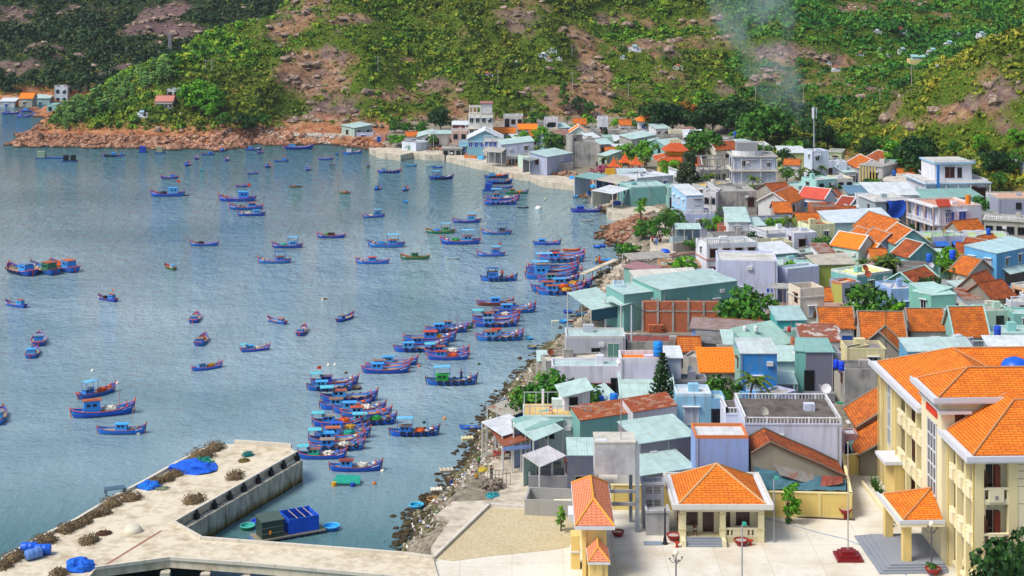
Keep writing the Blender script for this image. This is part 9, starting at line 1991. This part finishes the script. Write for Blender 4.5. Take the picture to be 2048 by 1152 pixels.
# ---------------------------------------------------------------- small houses that fill the lanes
WC=dict(white='#d6d8de',grey='C',mint='#a8cfc4',cream='#d8d0b4',pink='#cfaea4',blue='#8fb8d8',lavender='#b8bed8',teal='#7fb4ae')
RMS=dict(teal=MT,white=MW,orange=TO,grey=CG,rust=MR,new=TN)
def inf(x0,x1,y,h,wc_,rm_,where,dd=6):
 lab='small %s house with %s roof, %s'%(wc_,{'teal':'teal sheet','white':'white sheet','orange':'old orange','grey':'flat grey','rust':'rusty tin','new':'bright orange'}[rm_],where)
 rf='gx' if rm_ in('orange','new')else 'flat' if rm_=='grey' else 'quad'
 house((x0,y),(x1,y-(1 if rf=='quad' else 0)),dd,h,lab,rf,WC[wc_],RMS[rm_],rise=1.4 if rf=='gx' else .8,wf=2,kind=rnd.choice('kdb'))
for a in[(1092,1120,262,3.6,'cream','grey','behind the house by the slender tree'),(1120,1142,256,3.4,'white','teal','left of the pale green gable'),(1060,1092,272,3.6,'white','orange','behind the warehouse and palms'),(1088,1112,278,3.6,'blue','teal','between palms and the stair tower'),
 (1112,1142,270,3.4,'pink','rust','below the lone slender tree'),(1030,1060,279,3.4,'grey','white','beside the warehouse roof'),(1148,1172,248,3.2,'cream','orange','above the pale green gable'),(1178,1200,276,3.4,'white','white','right of the stair tower'),(1200,1226,289,3.2,'grey','teal','above the palms and pavilions'),
 (1240,1262,250,3.2,'white','orange','left of the hip roofed house, up the slope'),(1312,1340,258,3.4,'white','teal','right of the hip roofed house'),(1340,1372,262,3.4,'cream','grey','under the dark tree row'),(1376,1400,264,3.2,'white','rust','left of the shrine roofed house'),(1486,1512,290,3.6,'white','teal','right of the rooftop blue tank'),(1512,1545,296,3.6,'mint','white','behind the tall three storey house'),
 (1380,1404,300,3.6,'pink','orange','behind the casuarina, above the temple shrine'),(1240,1262,300,3,'mint','white','between the sheds above the pavilions'),(890,904,270,3.4,'white','grey','left of the pink house with balcony'),(1688,1712,345,3.6,'white','teal','in front of the red gables'),(1800,1830,352,3.6,'cream','orange','in the trees left of the mansion'),
 (1850,1880,424,3.8,'blue','grey','below the ornate corner house balcony'),(1700,1730,416,3.6,'white','white','between the brick box and the tarpaulin house'),(1500,1530,452,3.6,'cream','teal','beside the slate grey wall'),(1640,1662,470,3.8,'mint','grey','right of the stained shutter house'),(1790,1815,455,3.6,'white','teal','above the largest old roof'),
 (1640,1668,506,3.6,'white','rust','below the brightest new roof'),(1745,1775,518,3.4,'pink','orange','between the mint house and the aqua gables'),(1818,1850,532,3.6,'grey','grey','left of the dark courtyard house'),(1880,1905,518,3.6,'teal','teal','right of the mottled rust roof'),(1940,1970,556,3.6,'white','orange','below the orange cottage gable'),
 (1640,1664,600,3.4,'cream','orange','beside the cream stair tower'),(1930,1960,600,3.4,'blue','rust','in the lane by the glass panel roof'),(1520,1556,662,3.4,'white','orange','left of the long light teal parapet'),(1360,1400,700,3.2,'grey','orange','above the conifer roofs'),(1484,1510,640,3.6,'white','grey','between the layered tree and the turquoise house'),(2000,2040,528,4,'cream','orange','under the sky blue corner house')]:inf(*a)
FP=[]
for r_,W_,d_,h_ in HREG.values():
 FP.append((r_.location.x,r_.location.y,math.cos(r_.rotation_euler.z),math.sin(r_.rotation_euler.z),W_,d_))
def free(x,y,mrg=.9):
 for ox_,oy_,c_,s_,W_,d_ in FP:
  u,v=(x-ox_)*c_+(y-oy_)*s_,-(x-ox_)*s_+(y-oy_)*c_
  if-mrg<u<W_+mrg and-mrg<v<d_+mrg:return False
 return True
cnt=0;tries=0
while cnt<70 and tries<6000:
 tries+=1;py=rnd.uniform(250,640);px=rnd.uniform(max(880,1180+(py-330)*.5)if py>330 else 900,2040)
 if py<250+max(0,(px-1500)*.28):continue
 x,y,_=P(px,py,2.5)
 if not free(x,y)or float(sdf(np.array([x]),np.array([y]))[0])<5:continue
 k_=rnd.choice([('round','mid'),('round','dark'),('small','bright'),('bush','mid'),('palm','palm'),('round','bright')])
 lb={'round':'leafy green tree rising between the crowded roofs of the town','small':'slim bright green tree rising between the crowded roofs','bush':'green bush growing in a lane between the houses','palm':'palm rising between the crowded roofs of the town'}[k_[0]]
 tree(px,py,{'round':5.5,'small':4.6,'bush':2.6,'palm':6.5}[k_[0]]*rnd.uniform(.8,1.25)*F/y/(1.35 if y>380 and k_[0]!='palm' else 1),k_[0],k_[1],lb,'bush' if k_[0]=='bush' else 'tree',{'round':'leafy trees between the roofs','small':'slim trees between the roofs','bush':'bushes in the lanes','palm':'palms between the roofs'}[k_[0]]);cnt+=1
print('lane trees',cnt)
